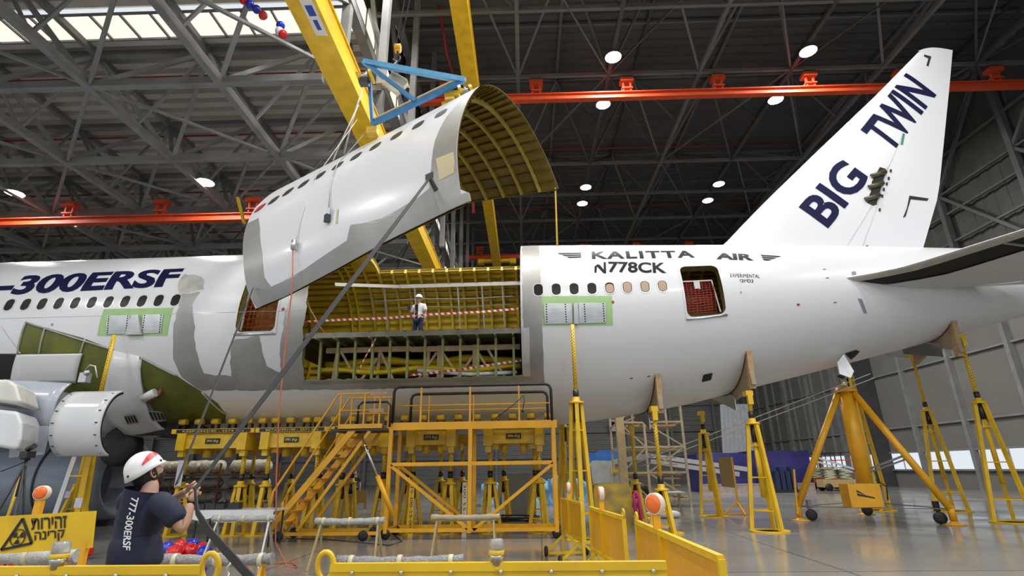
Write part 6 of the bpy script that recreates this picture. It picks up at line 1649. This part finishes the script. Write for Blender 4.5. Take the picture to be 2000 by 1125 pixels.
# translucent stack of light panels leaning on the back wall
mb = profile_sheet((onY(1406, 880, 62)[0], 62, 0), onY(1406, 790, 62), (1, 0, 0), 4.0, .45, .06, (0, -1, 0)); tag(mb.build('cladding_stack', mat('pale cladding', (.62, .66, .72), .4, noise=.2), None, onY(1406, 880, 62)), 'pale ribbed sheet standing near the back right corner', 'cladding sheet')
# steel bracing rods below the tail
for (p, q, l) in (((1240, 905), (1700, 730), 'long thin cable from the scaffold up to the tail, upper'), ((1250, 912), (1708, 738), 'long thin cable from the scaffold up to the tail, lower')):
    rope('tail_cable', [onY(*p, 25), onY(*q, 17.6)], .015, mat('pale cable', (.5, .5, .48), .5), l, 'cable')
# round sign on the back wall
sgn = onY(1197, 831, 74.5); o = thing('wall_sign', 'square white sign with dark round mark on the back wall', 'sign', sgn)
mb = MB(); mb.box(sgn, (1.0, .05, 1.5)); mb.build('board', M_white, o)
mb = MB(); mb.lathe((sgn[0], sgn[1] - .04, sgn[2] + .15), [(.25, 0), (.4, 0), (.4, .02), (.25, .02), (.25, 0)], 20, (0, -1, 0), smooth=False); mb.build('round_mark', M_blacks, o)
# wrapped insulation rolls on racks behind the cradles (left)
M_ins = mat('crumpled beige foil', (.76, .70, .56), .4, noise=.4, scale=5, bump=.9, bscale=7, col2=(.50, .44, .32))
rk = thing('storage_rack', 'rusty rack that carries the crumpled beige bundles on the left', 'rack', FL(380, 985))
Yr = 24.0
for z in (.45, 1.0, 1.62):
    a, b_ = onY(205, 940, Yr), onY(530, 940, Yr)
    mb = MB(); mb.beam((a[0], Yr - .5, z), (b_[0], Yr - .5, z), .06, .08); mb.beam((a[0], Yr + .6, z), (b_[0], Yr + .6, z), .06, .08); mb.box(((a[0] + b_[0]) / 2, Yr, z), (b_[0] - a[0], 1.0, .03)); mb.build('rack_shelf', mat('rusty steel', (.22, .10, .04), .6, noise=.4), rk)
for px in (205, 290, 360, 440, 530):
    x = onY(px, 940, Yr)[0]
    mb = MB(); mb.beam((x, Yr - .5, 0), (x, Yr - .5, 2.1), .07, .07, upv=(0, 1, 0)); mb.beam((x, Yr + .6, 0), (x, Yr + .6, 2.1), .07, .07, upv=(0, 1, 0)); mb.build('rack_post', mat('rusty steel', (.22, .10, .04), .6), rk)
def bundle(x0, x1, z, r, seed, lab):
    rnd = random.Random(seed); mb = MB(); n = 14; pts = []; rr = []
    for i in range(n + 1):
        t = i / n; pts.append((x0 + (x1 - x0) * t, Yr + rnd.uniform(-.05, .05), z + r * 1.1 + rnd.uniform(-.02, .02))); rr.append(r * (rnd.uniform(.86, 1.04) if 0 < i < n else .3))
    mb.tube(pts, rr, 12); tag(mb.build('insulation_bundle', M_ins, None, ((x0 + x1) / 2, Yr, z)), lab, 'bundle', 'beige bundles on the rack')
bx = [onY(px, 940, Yr)[0] for px in (205, 285, 290, 355, 362, 436, 445, 528)]
nmx = ['far left', 'behind the man', 'right of the man', 'right end']
for j, (z, sh) in enumerate(((.48, 'bottom shelf'), (1.03, 'middle shelf'), (1.65, 'top shelf'))):
    for k in range(4): bundle(bx[2 * k], bx[2 * k + 1], z, .29 if z > 1.5 else .235, j * 7 + k, 'crumpled beige bundle on the %s of the rack, %s' % (sh, nmx[k]))
# blue grey rounded cowling behind the tripod
cw = thing('engine_cowling', 'big blue grey cowling standing on the floor behind the camera tripod', 'cowling', (-16.5, 19.0, 0))
mb = MB(); x1c = onY(205, 930, 18.5)[0]
mb.lathe((x1c - 6.5, 19.6, 1.55), [(1.5, 0), (1.56, 1.5), (1.58, 3.0), (1.52, 4.6), (1.38, 6.0), (1.28, 6.5), (1.15, 6.45), (1.1, 5.0)], 40, (1, 0, 0)); mb.build('cowling_skin', mat('slate blue paint', (.22, .25, .31), .35, noise=.1), cw)
for xx_ in (2.2, 4.4):
    mb = MB(); mb.lathe((x1c - 6.5 + xx_, 19.6, 1.55), [(1.565, -.02), (1.59, -.02), (1.59, .02), (1.565, .02)], 40, (1, 0, 0)); mb.build('seam_band', M_dsteel, cw)
mb = MB(); mb.box((x1c - 3.5, 19.6, .1), (5.5, 2.0, .2)); mb.build('cradle_frame', M_dsteel, cw)
# paper sheets on stands
for (px, py, Y, w_, h_, lab) in ((128, 966, 17.25, .32, .2, 'small paper sheet on the short jack stand behind the radiation sign'), (199, 982, None, .2, .24, 'small paper sheet on the leg of the left tall jack stand'), (351, 925, 15.96, .2, .7, 'pale pink sheet hanging behind the man beside the strap')):
    if Y is None:
        zz = onY(px, py, 14.2)[2]; t = zz / Zat(218, 800, 14.55); rr_ = .42 + (.13 - .42) * t
        c = (-12.35 + rr_ * cos(-.6) + .04, 14.55 + rr_ * sin(-.6) - .065, zz)
    else: c = onY(px, py, Y)
    mb = MB(); mb.box(c, (w_, .008, h_)); tag(mb.build('paper_sheet', mat('pale paper', (.62, .58, .66), .7), None, c), lab, 'paper')
# hanging yellow cables / pendants
pe = vv(psurf(6.05, t_far(6.0) - .4, -.03)); pz = onY(1076, 480, pe.y)[2]
mb = MB(); mb.beam(pe, (pe.x - .02, pe.y, pz), .045, .045, upv=(0, 1, 0)); tag(mb.build('hanging_bar', M_yel, None, pe), 'thin yellow bar hanging straight down from the lower right corner of the loose panel', 'hanging bar')
a, b_ = onY(464, 386, 22), onY(477, 436, 22); mb = MB(); mb.beam(a, b_, .16, .1); tag(mb.build('crane_bar', M_yel, None, a), 'short yellow bar at the end of the left orange rail', 'bar')
# ------------------------------------------------------------------ people
def skin_obj(nodes, edges, sub=2, name='body'):
    """continuous surface grown around a joint graph; nodes: (pos, rx, ry), node 0 is the root"""
    me = bpy.data.meshes.new(name); me.from_pydata([tuple(n[0]) for n in nodes], edges, [])
    o = bpy.data.objects.new(name, me); COL.objects.link(o)
    md = o.modifiers.new('s', 'SKIN'); md.use_smooth_shade = True; md.branch_smoothing = .3
    sv = me.skin_vertices[0].data
    for i, n in enumerate(nodes):
        sv[i].radius = (n[1], n[2] if len(n) > 2 else n[1]); sv[i].use_root = (i == 0)
    o.modifiers.new('u', 'SUBSURF').levels = sub
    dg = bpy.context.evaluated_depsgraph_get(); dg.update()
    me2 = bpy.data.meshes.new_from_object(o.evaluated_get(dg))
    bpy.data.objects.remove(o); bpy.data.meshes.remove(me)
    V = [tuple(v.co) for v in me2.vertices]; F = [tuple(p.vertices) for p in me2.polygons]; bpy.data.meshes.remove(me2)
    return V, F
def chain(pts, radii, start=0): return [(p, *(r if isinstance(r, tuple) else (r, r))) for p, r in zip(pts, radii)]
def head_mesh(c, f, up_, s=1.0):
    """head with brow, nose, mouth, chin and ears; f = facing, s = 1 for a 24 cm head"""
    f = vv(f).normalized(); u = (vv(up_) - f * vv(up_).dot(f)).normalized(); l = u.cross(f)
    c = vv(c); mb = MB(); n, m = 28, 20; V = []; F = []
    for i in range(m + 1):
        ph = -pi / 2 + pi * i / m
        for k in range(n):
            th = 2 * pi * k / n
            x, y, z = cos(ph) * cos(th), cos(ph) * sin(th), sin(ph)      # x forward, y left, z up
            rx, ry, rz = .098, .077, .122
            fx = x * rx; fy = y * ry; fz = z * rz
            if z < 0: fy *= 1 - .22 * (-z)**1.3; fx *= 1 + (.05 if x > 0 else -.28) * (-z)
            if x > .55:
                a = math.exp(-((y / .22)**2)); 
                fx += .026 * a * math.exp(-(((z + .12) / .17)**2))        # nose
                fx += .009 * math.exp(-(((z - .14) / .09)**2)) * (1 - abs(y) * .6)   # brow
                fx -= .012 * math.exp(-(((abs(y) - .38) / .16)**2)) * math.exp(-(((z - .02) / .1)**2))  # eye sockets
                fx += .008 * math.exp(-((y / .35)**2)) * math.exp(-(((z + .46) / .07)**2)) - .006 * math.exp(-((y / .4)**2)) * math.exp(-(((z + .54) / .03)**2))
                fx += .012 * math.exp(-((y / .4)**2)) * math.exp(-(((z + .8) / .14)**2))
            V.append(c + (f * fx + l * fy + u * fz) * s)
    for i in range(m):
        for k in range(n): k2 = (k + 1) % n; F.append((i * n + k, i * n + k2, (i + 1) * n + k2, (i + 1) * n + k))
    mb.add(V, F, True)
    for sd in (-1, 1):
        e = c + (l * (.079 * sd) - f * .008 - u * .008) * s
        th = np.linspace(-2.4, 2.0, 12)
        mb.tube([e + (-f * (.018 * cos(t)) + u * (.032 * sin(t)) + l * (sd * (.006 + .006 * cos(t)))) * s for t in th], [.007 * s] * 12, 6)
        mb.ball(e, .014 * s, 8, 6, (.8, .6, 1.3))
    return mb, f, u, l
def helmet(c, f, u, l, s, parent, m, stripe=None):
    mb = MB(); n, m_ = 30, 10; V = []; F = []
    def hp(k, i, off=0):
        th = 2 * pi * k / n; ph = radians(-6) + (pi / 2 - radians(-6)) * i / m_
        x, y, z = cos(ph) * cos(th), cos(ph) * sin(th), sin(ph)
        drop = .03 * max(0, -cos(th)) if i == 0 else 0
        rx, ry, rz = .138 + off, .116 + off, .135 + off
        br = (.012 if i == 0 else 0) + (.010 if i == 0 and cos(th) > .6 else 0)
        return c + (f * (x * (rx + br) - .008) + l * (y * (ry + br)) + u * (z * rz + .035 - drop)) * s
    for i in range(m_ + 1):
        for k in range(n): V.append(hp(k, i))
    for i in range(m_):
        for k in range(n): k2 = (k + 1) % n; F.append((i * n + k, i * n + k2, (i + 1) * n + k2, (i + 1) * n + k))
    mb.add(V, F, True)
    o = mb.build('hard_hat', m, parent, fix=True); md = o.modifiers.new('t', 'SOLIDIFY'); md.thickness = .006; md.offset = 0
    return o, hp
M_sk = mat('skin', (.46, .26, .175), .5, noise=.15, scale=20)
M_hair = mat('dark hair', (.012, .009, .007), .7, noise=.3, scale=60)
M_helm = mat('white hard hat', (.80, .80, .80), .28, coat=.4, noise=.06, scale=12)
M_tee = mat('navy shirt', (.008, .012, .036), .8, bump=.25, bscale=7)
M_jean = mat('dark trousers', (.012, .014, .03), .8, bump=.2, bscale=10)
def lerp(a, b_, t): return vv(a).lerp(vv(b_), t)
def hand_mesh(wrist, knuckle, palm_n, curl_to, s=1.0, side=1):
    """palm and five separate curled fingers; palm_n = palm normal, fingers close round curl_to direction"""
    w_, k = vv(wrist), vv(knuckle); d = (k - w_).normalized(); nrm = vv(palm_n); nrm = (nrm - d * nrm.dot(d)).normalized(); sd = d.cross(nrm) * side
    out = MB()
    V, F = skin_obj([(w_, .026 * s, .022 * s), (lerp(w_, k, .5), .036 * s, .020 * s), (k, .036 * s, .018 * s)], [(0, 1), (1, 2)], 1, 'p'); out.add(V, F, True)
    for j, L_ in enumerate((.92, 1.0, .94, .76)):
        b0 = k + sd * ((1.5 - j) * .019 * s) - d * .01 * s; b1 = b0 + (d * .030 + nrm * .016) * s * L_; b2 = b1 + (d * .002 + nrm * .027) * s * L_; b3 = b2 + (-d * .020 + nrm * .008) * s * L_
        V, F = skin_obj([(b0, .0095 * s), (b1, .009 * s), (b2, .0083 * s), (b3, .0072 * s)], [(0, 1), (1, 2), (2, 3)], 1, 'f'); out.add(V, F, True)
    t0 = lerp(w_, k, .30) + sd * .026 * s; t1 = t0 + (d * .022 + sd * .018 + nrm * .014) * s; t2 = t1 + (d * .024 + nrm * .018 - sd * .006) * s
    V, F = skin_obj([(t0, .013 * s), (t1, .011 * s), (t2, .008 * s)], [(0, 1), (1, 2)], 1, 't'); out.add(V, F, True)
    return out
# ---- the man with the strap
YM = 4.2
pel = vv(onY(266, 1112, YM)); sp1 = vv(onY(264, 1060, YM)); che = vv(onY(272, 1003, YM)); nb = vv(onY(290, 962, YM)); 
rs = vv(onY(331, 985, YM - .12)); ls = vv(onY(238, 976, YM + .10)); re = vv(onY(357, 1038, YM - .12)); rw = vv(onY(372, 981, YM - .05)); rk = vv(onY(381, 962, YM - .02))
le = vv(onY(318, 990, YM + .42)); lw = vv(onY(366, 958, YM + .22)); lk = vv(onY(386, 946, YM + .14))
hc = vv(onY(288, 926, YM + .02))
fc = Vector((.34, .82, .42)).normalized()
man = thing('person', 'man in white helmet and navy T-shirt seen from behind, pulling a black strap', 'person', (pel.x, pel.y, 0))
hipR = pel + Vector((.10, -.05, -.10)); hipL = pel + Vector((-.10, .05, -.10))
def leg_pts(h, dx, dy): return [h, Vector((h.x + dx * .5, h.y + dy * .5 + .03, .50)), Vector((h.x + dx, h.y + dy, .09)), Vector((h.x + dx + .12, h.y + dy + .12, .04))]
lr, ll = leg_pts(hipR, .10, -.12), leg_pts(hipL, -.12, .12)
B = MB()
nodes = [(pel, .10, .08), (sp1, .10, .08), (che, .11, .08), (nb + Vector((0, 0, -.02)), .075), (nb + Vector((.01, .01, .06)), .062), (hc + Vector((0, 0, -.05)), .06),
         (rs, .042), (lerp(rs, re, .55), .05), (re, .046), (lerp(re, rw, .4), .046), (rw, .03),
         (ls, .042), (lerp(ls, le, .55), .048), (le, .045), (lerp(le, lw, .4), .043), (lw, .029),
         (lr[0], .09), (lr[1], .06), (lr[2], .042), (lr[3], .035), (ll[0], .09), (ll[1], .06), (ll[2], .042), (ll[3], .035)]
edges = [(0, 1), (1, 2), (2, 3), (3, 4), (4, 5), (2, 6), (6, 7), (7, 8), (8, 9), (9, 10), (2, 11), (11, 12), (12, 13), (13, 14), (14, 15), (0, 16), (16, 17), (17, 18), (18, 19), (0, 20), (20, 21), (21, 22), (22, 23)]
V, F = skin_obj(nodes, edges, 2); B.add(V, F, True)
hm, hf, hu, hl = head_mesh(hc, fc, (-.28, -.15, 1), 1.0); B.add(hm.v, hm.f, True)
hh = hand_mesh(rw, rk, (-.2, .7, .4), None, 1.1, 1); B.add(hh.v, hh.f, True)
hh = hand_mesh(lw, lk, (.1, -.7, -.3), None, 1.1, -1); B.add(hh.v, hh.f, True)
body = B.build('body', M_sk, man, fix=False)
# hair and beard
mb = MB(); n = 26; V = []
for i in range(9):
    ph = radians(-27 + 80 * i / 8)
    for k in range(n + 1):
        th = radians(78) + radians(204) * k / n
        r_s = 1.05
        V.append(hc + (hf * (.100 * cos(ph) * cos(th)) + hl * (.080 * cos(ph) * sin(th)) + hu * (.122 * sin(ph))) * r_s * 1.06)
mb.add(V, [(i * (n + 1) + k, i * (n + 1) + k + 1, (i + 1) * (n + 1) + k + 1, (i + 1) * (n + 1) + k) for i in range(8) for k in range(n)], True); mb.build('hair', M_hair, man, fix=False)
mb = MB(); V = []
for i in range(7):
    z = -.25 - .70 * i / 6
    for k in range(n + 1):
        th = radians(-75) + radians(150) * k / n
        q = sqrt(max(1 - z * z, 0)); fx = .098 * q * cos(th) * 1.06 + .006 + .02 * (-z) * (.4 if cos(th) > .5 else 0); fy = .077 * q * sin(th) * (1 - .22 * (-z)**1.3) * 1.09
        V.append(hc + (hf * fx + hl * fy + hu * (.122 * z)) * 1.06)
mb.add(V, [(i * (n + 1) + k, i * (n + 1) + k + 1, (i + 1) * (n + 1) + k + 1, (i + 1) * (n + 1) + k) for i in range(6) for k in range(n)], True); mb.build('beard', M_hair, man, fix=False)
hat, hp = helmet(hc + hu * .012, hf, hu, hl, .97, man, M_helm)
mb = MB(); V = []
for k in range(13):                       # curved red stripe over the right side of the helmet
    t = k / 12; kk = 20.3 + 6.6 * t; ii = 1.5 + 3.0 * sin(pi * (.10 + .58 * t)); w_ = .2 + 1.8 * sin(pi * min(1, .05 + t * .9))
    V += [hp(kk, ii - w_ * .5, .009), hp(kk, ii + w_ * .5, .009)]
mb.add(V, [(2 * k, 2 * k + 1, 2 * k + 3, 2 * k + 2) for k in range(12)], True); mb.build('red_stripe', mat('red decal', (.62, .02, .015), .35), hat, fix=False)
for kk, ii in ((16.0, .6), (25.5, 1.2)):
    mb = MB(); mb.ball(hp(kk, ii, .0), .012, 8, 6); mb.build('hat_clip', M_blacks, hat)
# shirt: torso and short sleeves, one surface
sR = lerp(rs, re, .74); sL = lerp(ls, le, .74)
ax = vv((.94, -.32, 0))
nodes = [(che, .205, .145), (sp1 + Vector((0, 0, .02)), .22, .15), (lerp(sp1, pel, .6), .235, .155), (pel + Vector((0, 0, -.04)), .245, .165), (che + Vector((.012, 0, .06)), .18, .13), (nb + Vector((0, 0, -.045)), .095, .09), (nb + Vector((.0, .0, .012)), .068, .066),
         (rs + Vector((-.025, 0, -.012)), .086), (lerp(rs, re, .45), .084), (sR, .086), (ls + Vector((.02, 0, -.012)), .098), (lerp(ls, le, .45), .085), (sL, .078),
         (lerp(nb, rs, .52) + Vector((0, 0, -.02)), .095), (lerp(nb, ls, .52) + Vector((0, 0, -.02)), .095)]
edges = [(0, 1), (1, 2), (2, 3), (0, 4), (4, 5), (5, 6), (4, 13), (13, 7), (7, 8), (8, 9), (4, 14), (14, 10), (10, 11), (11, 12)]
V, F = skin_obj(nodes, edges, 2); mb = MB(); mb.add(V, F, True); shirt = mb.build('t_shirt', M_tee, man, fix=True)
# shirt lettering down the back
from mathutils.bvhtree import BVHTree
bv = BVHTree.FromPolygons([Vector(v) for v in V], F)
def on_shirt(px, py):
    d = Vector(ray(px, py)); h = bv.ray_cast(Vector(EYE), d.normalized())
    if h[0] is None: return None
    return h[0] + h[1] * (-.004 if h[1].dot(d) > 0 else .004)
TV, TF, _ = text2d('777-300ERSF', .02); TV, TF = subdivide2d(TV, TF, np.arange(.04, 1, .04), np.arange(.25, 1, .25))
P = []
for u, v in TV:
    # baseline runs down the back, letter tops towards the right
    bx0, by0 = 257 + (241 - 257) * (u if u < 1 else 1) + (-4) * sin(pi * u * .9), 971 + (1074 - 971) * u
    wx, wy = 14.5, 1.2
    q = on_shirt(bx0 + wx * v, by0 + wy * v); P.append(q if q is not None else vv(onY(bx0, by0, YM - .2)))
mb = MB(); mb.add(P, TF); mb.build('shirt_lettering', mat('white print', (.75, .77, .80), .7), shirt, fix=False)
# trousers and shoes
nodes = [(pel + Vector((0, 0, -.02)), .20, .15), (lr[0] + Vector((0, 0, -.08)), .125), (lr[1], .095), (lr[2] + Vector((0, 0, .02)), .08), (ll[0] + Vector((0, 0, -.08)), .125), (ll[1], .095), (ll[2] + Vector((0, 0, .02)), .08)]
V, F = skin_obj(nodes, [(0, 1), (1, 2), (2, 3), (0, 4), (4, 5), (5, 6)], 2); mb = MB(); mb.add(V, F, True); mb.build('trousers', M_jean, man)
for lg in (lr, ll):
    a = lg[2]; V, F = skin_obj([(Vector((a.x - .03, a.y - .03, .055)), .05), (Vector((a.x + .06, a.y + .06, .05)), .05), (Vector((a.x + .14, a.y + .14, .04)), .04)], [(0, 1), (1, 2)], 2); mb = MB(); mb.add(V, F, True); mb.build('shoe', M_blacks, man)

# ---- standing figures farther away
def figure(base, face, h, lab, shirt_m, trouser_m, jacket=None, hat=True, r_arm='down', l_arm='down', hold=None):
    k = h / 1.78; b0 = vv(base); f = vv((face[0], face[1], 0)).normalized(); r2 = Vector((f.y, -f.x, 0)); Z = Vector((0, 0, 1))
    o = thing('person', lab, 'person', base)
    P = lambda fo, ri, z: b0 + (f * fo + r2 * ri + Z * z) * k
    arms = {}
    for nm, sd, mode in (('r', 1, r_arm), ('l', -1, l_arm)):
        S = P(0, .19 * sd, 1.42)
        if mode == 'down': E_, W, K = P(-.03, .25 * sd, 1.14), P(.04, .27 * sd, .89), P(.05, .27 * sd, .80)
        else: E_, W, K = P(-.02, .27 * sd, 1.14), P(.20, .25 * sd, 1.22), P(.27, .22 * sd, 1.26)
        arms[nm] = (S, E_, W, K)
    nodes = [(P(0, 0, .95), .14 * k, .10 * k), (P(0, 0, 1.12), .13 * k, .095 * k), (P(0, 0, 1.34), .15 * k, .10 * k), (P(0, 0, 1.5), .06 * k), (P(.02, 0, 1.58), .055 * k)]
    edges = [(0, 1), (1, 2), (2, 3), (3, 4)]
    for nm in 'rl':
        S, E_, W, K = arms[nm]; i = len(nodes); nodes += [(S, .055 * k), (E_, .042 * k), (W, .028 * k)]; edges += [(2, i), (i, i + 1), (i + 1, i + 2)]
    lgs = []
    for sd in (1, -1):
        i = len(nodes); L_ = [P(0, .10 * sd, .88), P(.03, .12 * sd, .48), P(-.01, .14 * sd, .08), P(.12, .16 * sd, .04)]; lgs.append(L_)
        nodes += [(L_[0], .085 * k), (L_[1], .055 * k), (L_[2], .04 * k), (L_[3], .033 * k)]; edges += [(0, i), (i, i + 1), (i + 1, i + 2), (i + 2, i + 3)]
    B = MB(); V, F = skin_obj(nodes, edges, 2); B.add(V, F, True)
    hc = P(.03, 0, 1.655); hm, hf, hu, hl = head_mesh(hc, f, (0, 0, 1), k); B.add(hm.v, hm.f, True)
    for nm, sd in (('r', 1), ('l', -1)):
        S, E_, W, K = arms[nm]; hh = hand_mesh(W, K, -r2 * sd + f * .2, None, k, sd); B.add(hh.v, hh.f, True)
    B.build('body', M_sk, o, fix=False)
    def top(m, nm, d, open_=False):
        nodes = [(P(0, 0, 1.30), (.165 + d) * k, (.115 + d) * k), (P(0, 0, 1.12), (.155 + d) * k, (.11 + d) * k), (P(0, 0, .86), (.165 + d) * k, (.12 + d) * k), (P(0, 0, 1.42), (.13 + d) * k, .09 * k), (P(0, 0, 1.5), (.07 + d) * k)]
        edges = [(0, 1), (1, 2), (0, 3), (3, 4)]
        for q in 'rl':
            S, E_, W, K = arms[q]; i = len(nodes); nodes += [(S, (.07 + d) * k), (lerp(S, E_, .8), (.068 + d) * k)]; edges += [(3, i), (i, i + 1)]
        V, F = skin_obj(nodes, edges, 2); mb = MB(); mb.add(V, F, True)
        if open_:   # leave the jacket open in front
            ff = [fa for fa in mb.f if not (lambda c: (c - b0).dot(f) > .04 * k and abs((c - b0).dot(r2) - .02) < .075 * k and (c - b0).z < 1.5 * k)(sum((Vector(mb.v[i]) for i in fa), Vector()) / len(fa))]
            mb.f = ff; mb.sm = [True] * len(ff)
        return mb.build(nm, m, o, fix=not open_)
    top(shirt_m, 'shirt', 0)
    if jacket: top(jacket, 'open_shirt', .022, True)
    nodes = [(P(0, 0, .93), .155 * k, .115 * k)]; edges = []
    for L_ in lgs:
        i = len(nodes); nodes += [(L_[0], .10 * k), (L_[1], .08 * k), (L_[2] + Z * .03 * k, .068 * k)]; edges += [(0, i), (i, i + 1), (i + 1, i + 2)]
    V, F = skin_obj(nodes, edges, 2); mb = MB(); mb.add(V, F, True); mb.build('trousers', trouser_m, o)
    for L_ in lgs:
        V, F = skin_obj([(L_[2] - Z * .02 * k, .05 * k), (lerp(L_[2], L_[3], .6) - Z * .01 * k, .05 * k), (L_[3] + f * .05 * k, .04 * k)], [(0, 1), (1, 2)], 2); mb = MB(); mb.add(V, F, True); mb.build('shoe', M_blacks, o)
    if hat: helmet(hc + hu * .012, hf, hu, hl, 1.0 * k, o, M_helm)
    else:
        mb = MB(); mb.ball(hc + hu * .03 * k - hf * .012 * k, .1 * k, 14, 10, (1.02, .95, 1.05)); mb.build('hair', M_hair, o)
    return o, arms
# find where the man in the opening stands: on the main deck
best_ = min(np.arange(16.5, 20.6, .05), key=lambda Y: abs(onY(818, 575, Y)[2] - (FZ + 1.83)))
cx2 = onY(818, 610, best_)[0]
o, arms = figure((cx2, best_, FZ), (-.35, -1, 0), 1.78, 'man in white helmet and open white shirt standing on the aircraft deck in the opening', mat('black tee', (.01, .01, .012), .8), mat('indigo jeans', (.012, .018, .06), .8), jacket=mat('white shirt', (.78, .80, .84), .75), r_arm='up')
K = arms['r'][3]; mb = MB(); mb.box((K.x, K.y - .03, K.z + .05), (.10, .06, .16)); tag(mb.build('handheld_device', M_blacks, None, K), 'black handheld device held by the man in the cargo opening', 'handheld device')
pb2 = onZ(690, 992); d_ = pb2
figure((pb2[0], pb2[1], 0), (.1, -1, 0), 1.75, 'distant person with dark hair standing behind a low brown screen under the aircraft', mat('dark top', (.02, .02, .025), .8), M_jean, hat=False)
a, b_ = onY(678, 975, pb2[1] - 1), onY(714, 975, pb2[1] - 1); zt5, zb5 = onY(690, 958, pb2[1] - 1)[2], onY(690, 982, pb2[1] - 1)[2]
mb = MB(); mb.box(((a[0] + b_[0]) / 2, pb2[1] - 1, (zt5 + zb5) / 2), (b_[0] - a[0], .1, zt5 - zb5))
for x in (a[0], b_[0]): mb.beam((x, pb2[1] - 1, 0), (x, pb2[1] - 1, zt5), .08, .08, upv=(0, 1, 0))
tag(mb.build('low_screen', mat('brown screen', (.22, .12, .02), .6), None, ((a[0] + b_[0]) / 2, pb2[1] - 1, 0)), 'low brown screen in front of the distant person', 'screen')
